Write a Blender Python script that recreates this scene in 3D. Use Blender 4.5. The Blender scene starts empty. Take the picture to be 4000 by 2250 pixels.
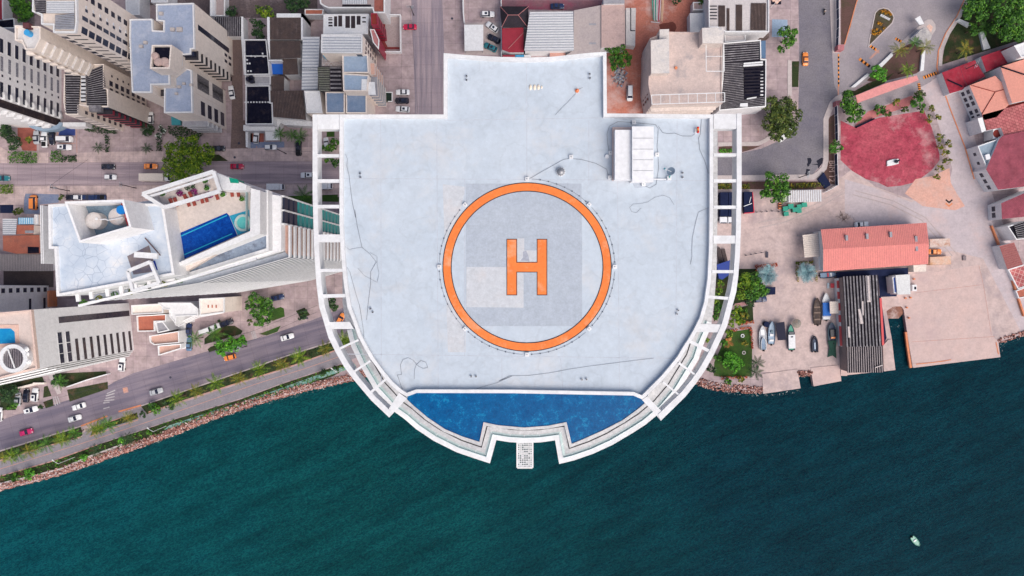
import bpy, math, random
from mathutils import Vector, Matrix, noise
random.seed(7)
sc = bpy.context.scene
R = math.radians
# ---------------------------------------------------------------- camera, world, sun, exposure
CAM_H, FPX, NX, NY = 224.0, 2667.0, 2040.0, 1075.0
cam = bpy.data.cameras.new('camera'); cam_o = bpy.data.objects.new('camera', cam)
sc.collection.objects.link(cam_o)
cam_o.location = (0, 0, CAM_H)
cam.sensor_width = 36; cam.lens = 36 * FPX / 4000
cam.shift_x = (2000 - NX) / 4000; cam.shift_y = (NY - 1125) / 4000
cam.clip_start = 1; cam.clip_end = 20000
sc.camera = cam_o
SUN_EL, SUN_AZ = R(50), R(140)          # azimuth from +Y (top of the picture), negative = towards -X
wd = bpy.data.worlds.new('World'); sc.world = wd; wd.use_nodes = True
nt = wd.node_tree; bg = nt.nodes['Background']
sky = nt.nodes.new('ShaderNodeTexSky'); sky.sky_type = 'NISHITA'; sky.sun_disc = False
sky.sun_elevation = SUN_EL; sky.sun_rotation = SUN_AZ
sky.air_density = 1.0; sky.dust_density = 5; sky.ozone_density = 1.0
nt.links.new(sky.outputs[0], bg.inputs[0]); bg.inputs[1].default_value = 0.11
sl = bpy.data.lights.new('sun', 'SUN'); sl.energy = 2.2; sl.angle = R(65); sl.color = (1, .945, .87)
so = bpy.data.objects.new('sun', sl); sc.collection.objects.link(so)
sdir = Vector((math.sin(SUN_AZ) * math.cos(SUN_EL), math.cos(SUN_AZ) * math.cos(SUN_EL), math.sin(SUN_EL)))
so.rotation_euler = sdir.to_track_quat('Z', 'Y').to_euler()
vs = sc.view_settings; vs.view_transform = 'Standard'; vs.look = 'None'; vs.gamma = 1; vs.exposure = 0.2
sc.cycles.max_bounces = 6; sc.cycles.diffuse_bounces = 3; sc.cycles.glossy_bounces = 3
sc.cycles.transmission_bounces = 4; sc.cycles.transparent_max_bounces = 6
sc.cycles.use_denoising = True
# ---------------------------------------------------------------- mapping from the picture to the place
def W(px, py, z=0.0):
    d = CAM_H - z
    return ((px - NX) * d / FPX, (NY - py) * d / FPX)
def Z(x0, y0, s):
    def f(*c): return [(x0 + c[i] / s, y0 + c[i + 1] / s) for i in range(0, len(c), 2)]
    return f
z1 = Z(0, 0, 3.623); z2 = Z(600, 0, 3.623); z3 = Z(0, 350, 3.623); z4 = Z(600, 350, 3.623); z5 = Z(0, 700, 3.623)
z6 = Z(600, 700, 3.22); z7 = Z(0, 1050, 3.623); z8 = Z(600, 1050, 3.22); z9 = Z(0, 1450, 2.8986); z11 = Z(1200, 0, 3.623)
z12 = Z(1700, 0, 3.22); z13 = Z(2300, 0, 3.22); z14 = Z(2900, 0, 4.262); z15 = Z(3400, 0, 4.262); z16 = Z(2700, 350, 3.623)
z17 = Z(3300, 300, 3.623); z18 = Z(2700, 700, 3.623); z19 = Z(3200, 800, 3.22); z20 = Z(2650, 1050, 2.8986)
z21 = Z(3100, 1000, 2.862); z22 = Z(1150, 400, 3.22); z23 = Z(1200, 800, 3.22); z24 = Z(1200, 1200, 2.229)
z25 = Z(1900, 1300, 2.635); z26 = Z(2200, 400, 3.22); z27 = Z(1700, 680, 2.012); z28 = Z(2400, 800, 2.4145); pp = Z(0, 0, 1)
def WP(pts, z=0.0): return [W(x, y, z) for x, y in pts]
def M1(p, z=0.0): return W(p[0][0], p[0][1], z)
# ---------------------------------------------------------------- materials
MATS = {}
def nn(t, k, **kw):
    n = t.nodes.new(k)
    for a, v in kw.items(): setattr(n, a, v)
    return n
def ramp(t, fac, stops):
    r = nn(t, 'ShaderNodeValToRGB'); e = r.color_ramp.elements
    while len(e) < len(stops): e.new(.5)
    for i, (p, c) in enumerate(stops): e[i].position = p; e[i].color = (*c, 1)
    t.links.new(fac, r.inputs[0]); return r.outputs[0]
def mixc(t, fac, a, b, mode='MIX'):
    m = nn(t, 'ShaderNodeMix', data_type='RGBA', blend_type=mode)
    for s, v in ((m.inputs[0], fac), (m.inputs[6], a), (m.inputs[7], b)):
        if isinstance(v, (int, float)): s.default_value = v
        elif isinstance(v, tuple): s.default_value = (*v, 1)
        else: t.links.new(v, s)
    return m.outputs[2]
def base(name, rough=.8, spec=.3, metal=0):
    m = bpy.data.materials.new(name); m.use_nodes = True; t = m.node_tree
    b = t.nodes['Principled BSDF']; b.inputs['Roughness'].default_value = rough
    b.inputs['Specular IOR Level'].default_value = spec; b.inputs['Metallic'].default_value = metal
    MATS[name] = m; return m, t, b
def noise_(t, co, s, det=5, rough=.6, scale3=None):
    if scale3:
        r0 = nn(t, 'ShaderNodeMapping'); r0.inputs['Rotation'].default_value = (0, 0, scale3[3] if len(scale3) > 3 else 0)
        mp = nn(t, 'ShaderNodeMapping'); mp.inputs['Scale'].default_value = scale3[:3]
        t.links.new(co, r0.inputs[0]); t.links.new(r0.outputs[0], mp.inputs[0]); co = mp.outputs[0]
    n = nn(t, 'ShaderNodeTexNoise'); n.inputs['Scale'].default_value = s; n.inputs['Detail'].default_value = det
    n.inputs['Roughness'].default_value = rough; t.links.new(co, n.inputs['Vector']); return n.outputs['Fac']
def bump_(t, b, h, st, dist=.05):
    k = nn(t, 'ShaderNodeBump'); k.inputs['Strength'].default_value = st; k.inputs['Distance'].default_value = dist
    t.links.new(h, k.inputs['Height']); t.links.new(k.outputs[0], b.inputs['Normal'])
def mat(name, c, c2=None, s=.25, s2=3.0, fine=.18, rough=.85, spec=.25, metal=0, lo=.35, hi=.68, stain=None, ss=.12, sa=.6, stretch=None, bump=0, broad=.1, rings=0):
    """Worn surface: two tones by a broad noise, a fine grain, and optional stains of a third tone."""
    if name in MATS: return MATS[name]
    m, t, b = base(name, rough, spec, metal)
    c2 = c2 or tuple(x * .82 for x in c)
    co = nn(t, 'ShaderNodeNewGeometry').outputs['Position']
    col = ramp(t, noise_(t, co, s, 6, .65, stretch), [(lo, c), (hi, c2)])
    mid = noise_(t, co, s * 4.5, 6, .75)
    if broad: col = mixc(t, 1.0, col, ramp(t, mid, [(.36, (1 - broad,) * 3), (.62, (1 + broad * .4,) * 3)]), 'MULTIPLY')
    g = noise_(t, co, s2, 4, .7)
    col = mixc(t, 1.0, col, ramp(t, g, [(.3, (1 - fine,) * 3), (.72, (1 + fine * .5,) * 3)]), 'MULTIPLY')
    if stain:
        mp = nn(t, 'ShaderNodeMapping'); mp.inputs['Location'].default_value = (31, 17, 5); t.links.new(co, mp.inputs[0])
        k = ramp(t, noise_(t, mp.outputs[0], ss, 7, .7), [(.52, (0, 0, 0)), (.68, (sa,) * 3)])
        col = mixc(t, k, col, stain)
    t.links.new(col, b.inputs['Base Color'])
    if rings:      # outlines of dried puddles and grime trails
        rr = noise_(t, co, .33, 3, .5); k = ramp(t, rr, [(.5, (1,) * 3), (.52, (1 - rings,) * 3), (.55, (1 - rings * .25,) * 3), (.62, (1,) * 3)])
        col = mixc(t, 1.0, col, k, 'MULTIPLY'); col = mixc(t, 1.0, col, ramp(t, noise_(t, co, .9, 7, .8), [(.28, (1 - rings * 1.2,) * 3), (.42, (1,) * 3)]), 'MULTIPLY')
        t.links.new(col, b.inputs['Base Color'])
    if bump: bump_(t, b, g, bump)
    return m
def plain(name, c, rough=.5, spec=.4, metal=0, coat=0):
    if name in MATS: return MATS[name]
    m, t, b = base(name, rough, spec, metal); b.inputs['Base Color'].default_value = (*c, 1)
    b.inputs['Coat Weight'].default_value = coat
    co = nn(t, 'ShaderNodeNewGeometry').outputs['Position']
    col = mixc(t, 1.0, c, ramp(t, noise_(t, co, 2.2, 4), [(.3, (.88,) * 3), (.7, (1.06,) * 3)]), 'MULTIPLY')
    t.links.new(col, b.inputs['Base Color'])
    return m
def brick(name, c1, c2, mortar, sx, sy, rot=0, msize=.05, rough=.85, off=.5, grime=None):
    if name in MATS: return MATS[name]
    m, t, b = base(name, rough, .2)
    co = nn(t, 'ShaderNodeNewGeometry').outputs['Position']
    mp = nn(t, 'ShaderNodeMapping'); mp.inputs['Rotation'].default_value = (0, 0, rot); t.links.new(co, mp.inputs[0])
    k = nn(t, 'ShaderNodeTexBrick'); k.offset = off
    k.inputs['Color1'].default_value = (*c1, 1); k.inputs['Color2'].default_value = (*c2, 1); k.inputs['Mortar'].default_value = (*mortar, 1)
    k.inputs['Scale'].default_value = 1; k.inputs['Brick Width'].default_value = sx; k.inputs['Row Height'].default_value = sy
    k.inputs['Mortar Size'].default_value = msize; t.links.new(mp.outputs[0], k.inputs[0])
    col = mixc(t, 1.0, k.outputs[0], ramp(t, noise_(t, co, .35, 7, .7), [(.32, (.66,) * 3), (.66, (1.14,) * 3)]), 'MULTIPLY')
    if grime: col = mixc(t, ramp(t, noise_(t, co, .5, 7, .75), [(.5, (0, 0, 0)), (.66, (.75,) * 3)]), col, grime)
    t.links.new(col, b.inputs['Base Color']); return m
def leafmat(name, stops):
    if name in MATS: return MATS[name]
    m, t, b = base(name, .55, .25)
    g = nn(t, 'ShaderNodeNewGeometry')
    n = noise_(t, g.outputs['Position'], .45, 4)
    a = nn(t, 'ShaderNodeMath', operation='MULTIPLY_ADD'); t.links.new(g.outputs['Random Per Island'], a.inputs[0]); a.inputs[1].default_value = .6
    s = nn(t, 'ShaderNodeMath', operation='MULTIPLY_ADD'); t.links.new(n, s.inputs[0]); s.inputs[1].default_value = .9; s.inputs[2].default_value = -.25
    t.links.new(s.outputs[0], a.inputs[2])
    col = ramp(t, a.outputs[0], stops)
    t.links.new(col, b.inputs['Base Color'])
    b.inputs['Transmission Weight'].default_value = 0
    return m
# ---------------------------------------------------------------- mesh building
def area2(p): return sum(p[i - 1][0] * p[i][1] - p[i][0] * p[i - 1][1] for i in range(len(p)))
def ccw(p): return list(p) if area2(p) > 0 else list(reversed(p))
def offs(pts, d, closed=False):
    """Offset a 2D polyline to its left by d (mitred)."""
    n = len(pts); out = []
    for i in range(n):
        a = pts[i - 1] if (i > 0 or closed) else None; c = pts[(i + 1) % n] if (i < n - 1 or closed) else None; b = pts[i]
        ns = []
        for p, q in ((a, b), (b, c)):
            if p is None or q is None: continue
            dx, dy = q[0] - p[0], q[1] - p[1]; l = math.hypot(dx, dy) or 1e-9; ns.append((-dy / l, dx / l))
        if len(ns) == 1: m = ns[0]; k = 1
        else:
            m = (ns[0][0] + ns[1][0], ns[0][1] + ns[1][1]); l = math.hypot(*m) or 1e-9; m = (m[0] / l, m[1] / l)
            k = 1 / max(.35, m[0] * ns[0][0] + m[1] * ns[0][1])
        out.append((b[0] + m[0] * d * k, b[1] + m[1] * d * k))
    return out
ORG = {}
COL = sc.collection
class MB:
    def __init__(s): s.v = []; s.f = []; s.m = []; s.mi = 0; s.sm = []; s.smooth = False
    def face(s, pts):
        i = len(s.v); s.v += [tuple(p) for p in pts]; s.f.append(tuple(range(i, i + len(pts)))); s.m.append(s.mi); s.sm.append(s.smooth); return s
    def grid(s, rows, closed=False):
        i0 = len(s.v); n = len(rows[0])
        for r in rows: s.v += [tuple(p) for p in r]
        for a in range(len(rows) - 1):
            for b in range(n if closed else n - 1):
                c = (b + 1) % n
                s.f.append((i0 + a * n + b, i0 + a * n + c, i0 + (a + 1) * n + c, i0 + (a + 1) * n + b)); s.m.append(s.mi); s.sm.append(s.smooth)
        return s
    def prism(s, pts, z0, z1, top=True, bot=False, mtop=None):
        p = ccw(pts); n = len(p)
        for i in range(n):
            a, b = p[i - 1], p[i]; s.face([(a[0], a[1], z0), (b[0], b[1], z0), (b[0], b[1], z1), (a[0], a[1], z1)])
        k = s.mi
        if mtop is not None: s.mi = mtop
        if top: s.face([(x, y, z1) for x, y in p])
        s.mi = k
        if bot: s.face([(x, y, z0) for x, y in reversed(p)])
        return s
    def flat(s, pts, z): s.face([(x, y, z) for x, y in ccw(pts)]); return s
    def box(s, cx, cy, z0, sx, sy, sz, rot=0):
        c, n = math.cos(rot), math.sin(rot)
        q = [(cx + x * c - y * n, cy + x * n + y * c) for x, y in ((-sx / 2, -sy / 2), (sx / 2, -sy / 2), (sx / 2, sy / 2), (-sx / 2, sy / 2))]
        return s.prism(q, z0, z0 + sz, bot=True)
    def band(s, line, w, z0, z1=None, closed=False):
        """A strip of width w centred on a 2D line; flat at z0, or a wall from z0 to z1."""
        a, b = offs(line, w / 2, closed), offs(line, -w / 2, closed); n = len(line)
        for i in range(n if closed else n - 1):
            j = (i + 1) % n
            q = [b[i], b[j], a[j], a[i]]
            if z1 is None: s.flat(q, z0)
            else:
                s.face([(x, y, z1) for x, y in q]); s.face([(*b[i], z0), (*b[j], z0), (*b[j], z1), (*b[i], z1)])
                s.face([(*a[j], z0), (*a[i], z0), (*a[i], z1), (*a[j], z1)])
        if z1 is not None and not closed:
            for i, fl in ((0, 1), (n - 1, 0)):
                q = [(*a[i], z0), (*b[i], z0), (*b[i], z1), (*a[i], z1)]; s.face(q if fl else q[::-1])
        return s
    def tube(s, p, q, r0, r1=None, n=6, caps=True):
        r1 = r0 if r1 is None else r1; p, q = Vector(p), Vector(q); d = (q - p).normalized()
        u = d.orthogonal().normalized(); v = d.cross(u)
        ra = [p + (u * math.cos(2 * math.pi * i / n) + v * math.sin(2 * math.pi * i / n)) * r0 for i in range(n)]
        rb = [q + (u * math.cos(2 * math.pi * i / n) + v * math.sin(2 * math.pi * i / n)) * r1 for i in range(n)]
        s.grid([ra, rb], True)
        if caps: s.face(rb); s.face(ra[::-1])
        return s
    def path(s, pts, r, n=4):
        for a, b in zip(pts, pts[1:]): s.tube(a, b, r, r, n, False)
        return s
    def cyl(s, cx, cy, r, z0, z1, n=24, r2=None):
        r2 = r if r2 is None else r2
        a = [(cx + r * math.cos(2 * math.pi * i / n), cy + r * math.sin(2 * math.pi * i / n), z0) for i in range(n)]
        b = [(cx + r2 * math.cos(2 * math.pi * i / n), cy + r2 * math.sin(2 * math.pi * i / n), z1) for i in range(n)]
        s.grid([a, b], True); s.face(b); return s
    def ring(s, cx, cy, r0, r1, z0, z1=None, n=64):
        a = [(cx + r0 * math.cos(2 * math.pi * i / n), cy + r0 * math.sin(2 * math.pi * i / n)) for i in range(n)]
        b = [(cx + r1 * math.cos(2 * math.pi * i / n), cy + r1 * math.sin(2 * math.pi * i / n)) for i in range(n)]
        zt = z0 if z1 is None else z1
        s.grid([[(*p, zt) for p in b], [(*p, zt) for p in a]], True)
        if z1 is not None:
            s.grid([[(*p, z0) for p in b], [(*p, z1) for p in b]], True); s.grid([[(*p, z1) for p in a], [(*p, z0) for p in a]], True)
        return s
    def dome(s, cx, cy, z, r, h, n=16, k=5):
        rows = [[(cx + r * math.cos(R(90 * j / k)) * math.cos(2 * math.pi * i / n), cy + r * math.cos(R(90 * j / k)) * math.sin(2 * math.pi * i / n), z + h * math.sin(R(90 * j / k))) for i in range(n)] for j in range(k + 1)]
        s.grid(rows, True); return s
    def build(s, name, mats, parent=None, org=None):
        me = bpy.data.meshes.new(name)
        if parent is not None: o0 = ORG[parent]
        elif org is not None: o0 = org
        else:
            xs = [v[0] for v in s.v]; ys = [v[1] for v in s.v]; o0 = ((min(xs) + max(xs)) / 2, (min(ys) + max(ys)) / 2, min(v[2] for v in s.v))
        me.from_pydata([(v[0] - o0[0], v[1] - o0[1], v[2] - o0[2]) for v in s.v], [], s.f)
        mats = mats if isinstance(mats, (list, tuple)) else [mats]
        for m in mats: me.materials.append(m)
        if len(mats) > 1:
            for p, i in zip(me.polygons, s.m): p.material_index = min(i, len(mats) - 1)
        if any(s.sm):
            for p, i in zip(me.polygons, s.sm): p.use_smooth = i
        me.update()
        o = bpy.data.objects.new(name, me); COL.objects.link(o); ORG[o] = o0
        if parent is not None: o.parent = parent
        else: o.location = o0
        return o
def tag(o, label=None, cat=None, group=None, kind=None):
    for k, v in (('label', label), ('category', cat), ('group', group), ('kind', kind)):
        if v: o[k] = v
    return o
def thing(name, label, cat, loc, rz=0, group=None):
    o = bpy.data.objects.new(name, None); COL.objects.link(o); o.location = loc; o.rotation_euler = (0, 0, rz)
    o.empty_display_size = .5; ORG[o] = tuple(loc); return tag(o, label, cat, group)
def proto(name, cat, group=None):
    o = bpy.data.objects.new(name, None); ORG[o] = (0, 0, 0); tag(o, None, cat, group); return o
def kids(o): return [c for c in bpy.data.objects if c.parent == o]
PTREE = {}
def dup(root, loc, rz, label, paint=None, scale=None, group=None):
    """A copy of a finished thing with copies of its parts and sub-parts (meshes shared)."""
    if root not in PTREE:
        PTREE[root] = [(c, kids(c)) for c in kids(root)]
    r = root.copy(); COL.objects.link(r); r.location = loc; r.rotation_euler = (0, 0, rz); tag(r, label, None, group)
    if scale: r.scale = scale if isinstance(scale, tuple) else (scale,) * 3
    for c, gs in PTREE[root]:
        k = c.copy(); COL.objects.link(k); k.parent = r
        if paint and k.material_slots and k.name.split('.')[0] in ('body', 'roof', 'hull'):
            k.material_slots[0].link = 'OBJECT'; k.material_slots[0].material = paint
        for g in gs:
            h = g.copy(); COL.objects.link(h); h.parent = k
    return r
def ppart(mb, name, mats, parent):
    """A part of a prototype: not linked to the scene, only its copies are."""
    o = mb.build(name, mats, parent); COL.objects.unlink(o); return o
def sheet(name, pts, z, m, kind='structure', h=None, label=None, cat=None):
    b = MB()
    if h: b.prism(pts, z, z + h)
    else: b.flat(pts, z)
    o = b.build(name, m); tag(o, label, cat, None, kind); return o
ORD = ['first', 'second', 'third', 'fourth', 'fifth', 'sixth', 'seventh', 'eighth', 'ninth', 'tenth', 'eleventh', 'twelfth', 'thirteenth', 'fourteenth', 'fifteenth', 'sixteenth', 'seventeenth', 'eighteenth', 'nineteenth', 'twentieth']
# palette
white = mat('white_paint', (.8, .8, .82), (.74, .745, .77), .3, 3, .1, .6)
whiteb = mat('bright_white_coating', (.76, .77, .8), (.7, .71, .745), .3, 3, .08, .55, stain=(.56, .55, .56), ss=.3, sa=.4)
roofcoat = mat('pale_roof_membrane', (.525, .59, .675), (.48, .55, .64), .22, 2.5, .08, .7, stain=(.6, .585, .595), ss=.2, sa=.5, broad=.05, rings=.07)
beige = mat('beige_render', (.74, .64, .58), (.68, .58, .52), .18, 2.5, .1, .85)
lbeige = mat('pale_beige_render', (.85, .76, .7), (.8, .71, .655), .2, 2.5, .08, .85)
greywall = mat('light_grey_render', (.84, .84, .865), (.79, .79, .82), .2, 2.5, .1, .85)
blueroof = mat('blue_grey_roof_coating', (.32, .38, .52), (.37, .43, .57), .3, 4, .16, .8, stain=(.55, .58, .66), ss=.25, sa=.5)
bluedeck = mat('dusty_blue_roof_paint', (.16, .24, .38), (.24, .31, .44), .4, 4, .2, .8)
dark = plain('dark_opening', (.01, .011, .026), .8, .05)
glassd = plain('dark_window_glass', (.02, .024, .05), .12, .6)
teal = plain('teal_window_glass', (.03, .26, .26), .12, .6)
cglass = plain('pale_green_glass', (.42, .58, .6), .15, .6)
black = plain('black_line_paint', (.02, .018, .025), .6)
navy = mat('navy_tarpaulin', (.012, .017, .05), (.022, .03, .075), .4, 4, .3, .9, .06)
terra = mat('terracotta_roof', (.5, .17, .11), (.42, .13, .09), .4, 5, .25, .85, stain=(.2, .1, .09), ss=.4, sa=.5)
redroof = mat('crimson_roof_tiles', (.36, .035, .06), (.3, .03, .05), .6, 6, .3, .8)
pinkroof = mat('coral_pink_roof', (.75, .27, .24), (.68, .23, .22), .15, 3, .08, .75)
steel = plain('grey_metal', (.4, .42, .46), .4, .5, .6)
wsteel = plain('white_metal', (.75, .76, .8), .4, .4)
bal_shade = mat('balcony_shade_tone', (.05, .046, .055), (.035, .033, .042), .6, 4, .25)  # dark colour on balcony tops stands for the shade inside them
orange = mat('orange_marking_paint', (.88, .23, .055), (.8, .2, .05), .5, 4, .12, .7, stain=(.9, .42, .26), ss=.45, sa=.75)
rubber = plain('black_rubber', (.012, .012, .015), .7, .2)
bark = mat('tree_bark', (.12, .08, .06), (.07, .05, .04), 2, 9, .3)
concrete = mat('pale_concrete', (.5, .42, .41), (.44, .37, .37), .12, 2, .12, .9, stain=(.3, .26, .28), ss=.1, sa=.4)
# ---------------------------------------------------------------- ground, water, roads
def road_mat(name, c, c2, track, rot):
    """Worn road: broad blotches, fine grain, streaks worn along the driving direction."""
    m, t, b = base(name, .9, .2)
    co = nn(t, 'ShaderNodeNewGeometry').outputs['Position']
    col = ramp(t, noise_(t, co, .1, 7, .7), [(.35, c), (.65, c2)])
    st = noise_(t, co, 1.0, 5, .65, (.03, .55, .03, -rot))
    col = mixc(t, ramp(t, st, [(.42, (0, 0, 0)), (.6, (.85,) * 3)]), col, track)
    col = mixc(t, 1.0, col, ramp(t, noise_(t, co, 3.5, 4, .75), [(.3, (.86,) * 3), (.7, (1.1,) * 3)]), 'MULTIPLY')
    k = nn(t, 'ShaderNodeTexBrick'); mp = nn(t, 'ShaderNodeMapping'); mp.inputs['Rotation'].default_value = (0, 0, -rot); t.links.new(co, mp.inputs[0])
    k.inputs['Scale'].default_value = 1; k.inputs['Brick Width'].default_value = 4.6; k.inputs['Row Height'].default_value = 3.3; k.inputs['Mortar Size'].default_value = .035; k.offset = 0
    k.inputs['Color1'].default_value = (1, 1, 1, 1); k.inputs['Color2'].default_value = (.93, .93, .95, 1); k.inputs['Mortar'].default_value = (.55, .5, .52, 1)
    t.links.new(mp.outputs[0], k.inputs[0]); col = mixc(t, .8, col, k.outputs[0], 'MULTIPLY')
    t.links.new(col, b.inputs['Base Color']); return m
m_land = brick('concrete_yard', (0.45, 0.355, 0.365), (0.36, 0.285, 0.305), (0.23, 0.185, 0.21), 4.4, 3.8, 0, .04, .9, 0, grime=(0.348, 0.261, 0.29))
m_street = road_mat('worn_concrete_road', (0.45, 0.36, 0.385), (0.37, 0.3, 0.33), (0.26, 0.21, 0.245), 0)
m_street2 = road_mat('worn_concrete_road_across', (0.45, 0.36, 0.38), (0.36, 0.295, 0.325), (0.23, 0.2, 0.245), math.pi / 2)
m_ave = road_mat('grey_avenue_concrete', (0.26, 0.22, 0.26), (0.215, 0.185, 0.235), (0.145, 0.13, 0.18), R(15.5))
m_asph = mat('dark_asphalt', (0.175, 0.165, 0.205), (0.225, 0.21, 0.235), .07, 2.2, .3, .9, stain=(0.1, 0.095, 0.14), ss=.06, sa=.55)
m_asph2 = mat('dusty_asphalt', (0.35, 0.315, 0.335), (0.28, 0.25, 0.285), .08, 2.2, .16, .9, stain=(0.2, 0.175, 0.215), ss=.05, sa=.5)
m_prom = mat('promenade_paving', (0.27, 0.25, 0.28), (0.22, 0.205, 0.245), .2, 2.5, .18, .9)
m_pave = brick('pavement_slabs', (0.575, 0.45, 0.438), (0.525, 0.413, 0.413), (0.375, 0.3, 0.312), 1.5, 1.5, 0, .03, .9, 0)
m_kerb = mat('pale_kerb', (.52, .46, .46), (.46, .4, .41), .3, 3, .12)
m_kerbo = mat('orange_kerb', (.72, .26, .12), (.6, .24, .15), .5, 3, .2)
m_dirt = mat('red_dirt', (0.54, 0.207, 0.149), (0.425, 0.149, 0.115), .1, 1.8, .22, .95, stain=(0.575, 0.414, 0.391), ss=.09, sa=.8, bump=.2)
m_plaza = mat('crimson_gravel', (.48, .1, .135), (.39, .05, .09), .09, 1.5, .35, .95, stain=(.56, .34, .35), ss=.07, sa=.85, broad=.32)
m_yard = mat('pink_yard_concrete', (0.58, 0.45, 0.43), (0.5, 0.4, 0.395), .08, 1.4, .12, .9, stain=(0.34, 0.28, 0.3), ss=.08, sa=.85, broad=.2)
m_ramp = mat('salmon_concrete', (.6, .445, .42), (.53, .415, .405), .1, 1.6, .12, .9, stain=(.44, .33, .34), ss=.08, sa=.6)
m_grass = mat('grass_turf', (.035, .085, .018), (.055, .12, .02), .5, 4, .45, .95, stain=(.09, .06, .04), ss=.3, sa=.6)
m_grassd = mat('dark_ground_cover', (.022, .04, .016), (.045, .06, .022), .4, 3, .5, .95, stain=(.12, .06, .045), ss=.25, sa=.8)
m_soil = mat('brown_soil', (.13, .07, .065), (.1, .06, .05), .4, 3, .3, .95, stain=(.05, .06, .025), ss=.3, sa=.7)
m_brickpav = brick('red_brick_paving', (.42, .13, .1), (.36, .11, .09), (.2, .09, .08), .6, .3, 0, .03)
m_blueslab = mat('blue_painted_slab', (.17, .22, .36), (.24, .28, .4), .4, 3, .25, .85, stain=(.36, .36, .42), ss=.3, sa=.5)

def sea_mat():
    m, t, b = base('sea_water', .3, .03)
    co = nn(t, 'ShaderNodeNewGeometry').outputs['Position']
    sx = nn(t, 'ShaderNodeSeparateXYZ'); t.links.new(co, sx.inputs[0])
    # water colour is brighter in the west and darker in the east
    g = nn(t, 'ShaderNodeMapRange'); g.inputs[1].default_value = -170; g.inputs[2].default_value = 150; t.links.new(sx.outputs[0], g.inputs[0])
    big = noise_(t, co, .018, 4, .6)
    a = nn(t, 'ShaderNodeMath', operation='MULTIPLY_ADD'); t.links.new(big, a.inputs[0]); a.inputs[1].default_value = .5; t.links.new(g.outputs[0], a.inputs[2])
    sea_tone = ramp(t, a.outputs[0], [(.15, (.002, .057, .08)), (.6, (.002, .049, .06)), (1.3, (.0012, .026, .043))])
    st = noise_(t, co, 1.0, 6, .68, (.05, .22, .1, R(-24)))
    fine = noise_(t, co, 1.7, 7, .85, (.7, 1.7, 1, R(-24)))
    col = mixc(t, 1.0, sea_tone, ramp(t, st, [(.36, (.76,) * 3), (.64, (1.28, 1.25, 1.2))]), 'MULTIPLY')
    col = mixc(t, 1.0, col, ramp(t, fine, [(.42, (.42, .5, .66)), (.58, (1.75, 1.5, 1.3))]), 'MULTIPLY')  # light and dark of the ripples put into the colour
    t.links.new(col, b.inputs['Base Color'])
    w = nn(t, 'ShaderNodeMath', operation='MULTIPLY_ADD'); t.links.new(st, w.inputs[0]); w.inputs[1].default_value = 1.4; t.links.new(fine, w.inputs[2])
    bump_(t, b, w.outputs[0], .8, .35); return m
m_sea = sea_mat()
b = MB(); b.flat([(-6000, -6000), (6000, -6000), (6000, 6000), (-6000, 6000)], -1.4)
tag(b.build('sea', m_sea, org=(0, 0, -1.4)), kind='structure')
shoreL = pp(-2500,2675, -900,2190, 0,1912, 150,1877, 311,1825, 490,1762, 668,1695, 830,1632, 994,1578, 1180,1527, 1366,1486, 1420,1466)
shoreR = pp(1700,1420, 2300,1440, 2700,1485, 2736,1494, 2800,1513, 2880,1520, 2978,1530, 2978,1470, 3110,1448, 3175,1448, 3270,1440, 3285,1468, 3498,1445, 3483,1327, 3472,1297, 3462,1215, 3490,1195, 3520,1195,
            3530,1210, 3551,1349, 3565,1436, 3908,1395, 3897,1338, 3960,1318, 4000,1303, 4300,1240, 8000,700)
land = WP(pp(-30000, 11000) + shoreL + shoreR + pp(30000, -2000, 30000, -30000, -30000, -30000))
b = MB(); b.prism(land, -5, 0)
tag(b.build('ground', m_land, org=(0, 0, 0)), kind='structure')

# streets
sheet('street', WP(pp(-4000,638, 0,638, 1000,631, 2240,630, 2897,600, 2976,582, 3059,546, 3117,488, 3119,350, 3119,-2500, 3262,-2500, 3241,0, 3250,200, 3285,380, 3241,405, 3216,460, 3216,612, 3195,655, 3175,681, 3108,685, 2897,687, 1000,718, 640,722, 0,725, -4000,725)), .012, m_street)
sheet('road', WP(pp(1588,-3000, 1738,-3000, 1728,0, 1735,200, 1735,632, 1625,632, 1622,440, 1615,200, 1606,0)), .02, m_street2)
sheet('asphalt_road', WP(pp(2700,612, 2897,597, 2976,580, 3059,543, 3117,488, 3121,340, 3122,160, 3119,0, 3119,-2500, 3262,-2500, 3241,0, 3246,120, 3250,205, 3258,330, 3280,378, 3241,405, 3218,460, 3216,612, 3200,650, 3175,681, 3108,685, 2897,687, 2700,690)), .024, m_asph)
sheet('dusty_forecourt', WP(pp(3252,205, 3300,190, 3330,0, 3390,-300, 3900,-300, 3760,20, 3700,150, 3660,270, 3630,330, 3600,340, 3590,310, 3470,330, 3420,300, 3340,345, 3280,385, 3258,330)), .016, m_asph2)
ave_n = pp(-1500,2010, 0,1642, 62,1621, 166,1594, 300,1552, 379,1531, 450,1490, 520,1458, 600,1435, 817,1370, 1047,1311, 1221,1250, 1420,1170, 1760,1060)
ave_s = pp(1760,1210, 1420,1297, 1292,1336, 1120,1390, 951,1449, 700,1534, 552,1585, 317,1664, 0,1760, -1500,2210)
sheet('avenue', WP(ave_n + ave_s), .014, m_ave)
sheet('promenade', WP(pp(-1500,2260, 0,1798, 180,1742, 317,1712, 328,1690, 420,1625, 560,1592, 572,1620, 700,1578, 900,1512, 1110,1445, 1311,1373, 1500,1310, 1540,1340, 1330,1421, 1120,1490, 940,1556, 700,1630, 520,1690, 380,1735, 200,1800, 0,1858, -1500,2320)), .018, m_prom)
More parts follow.
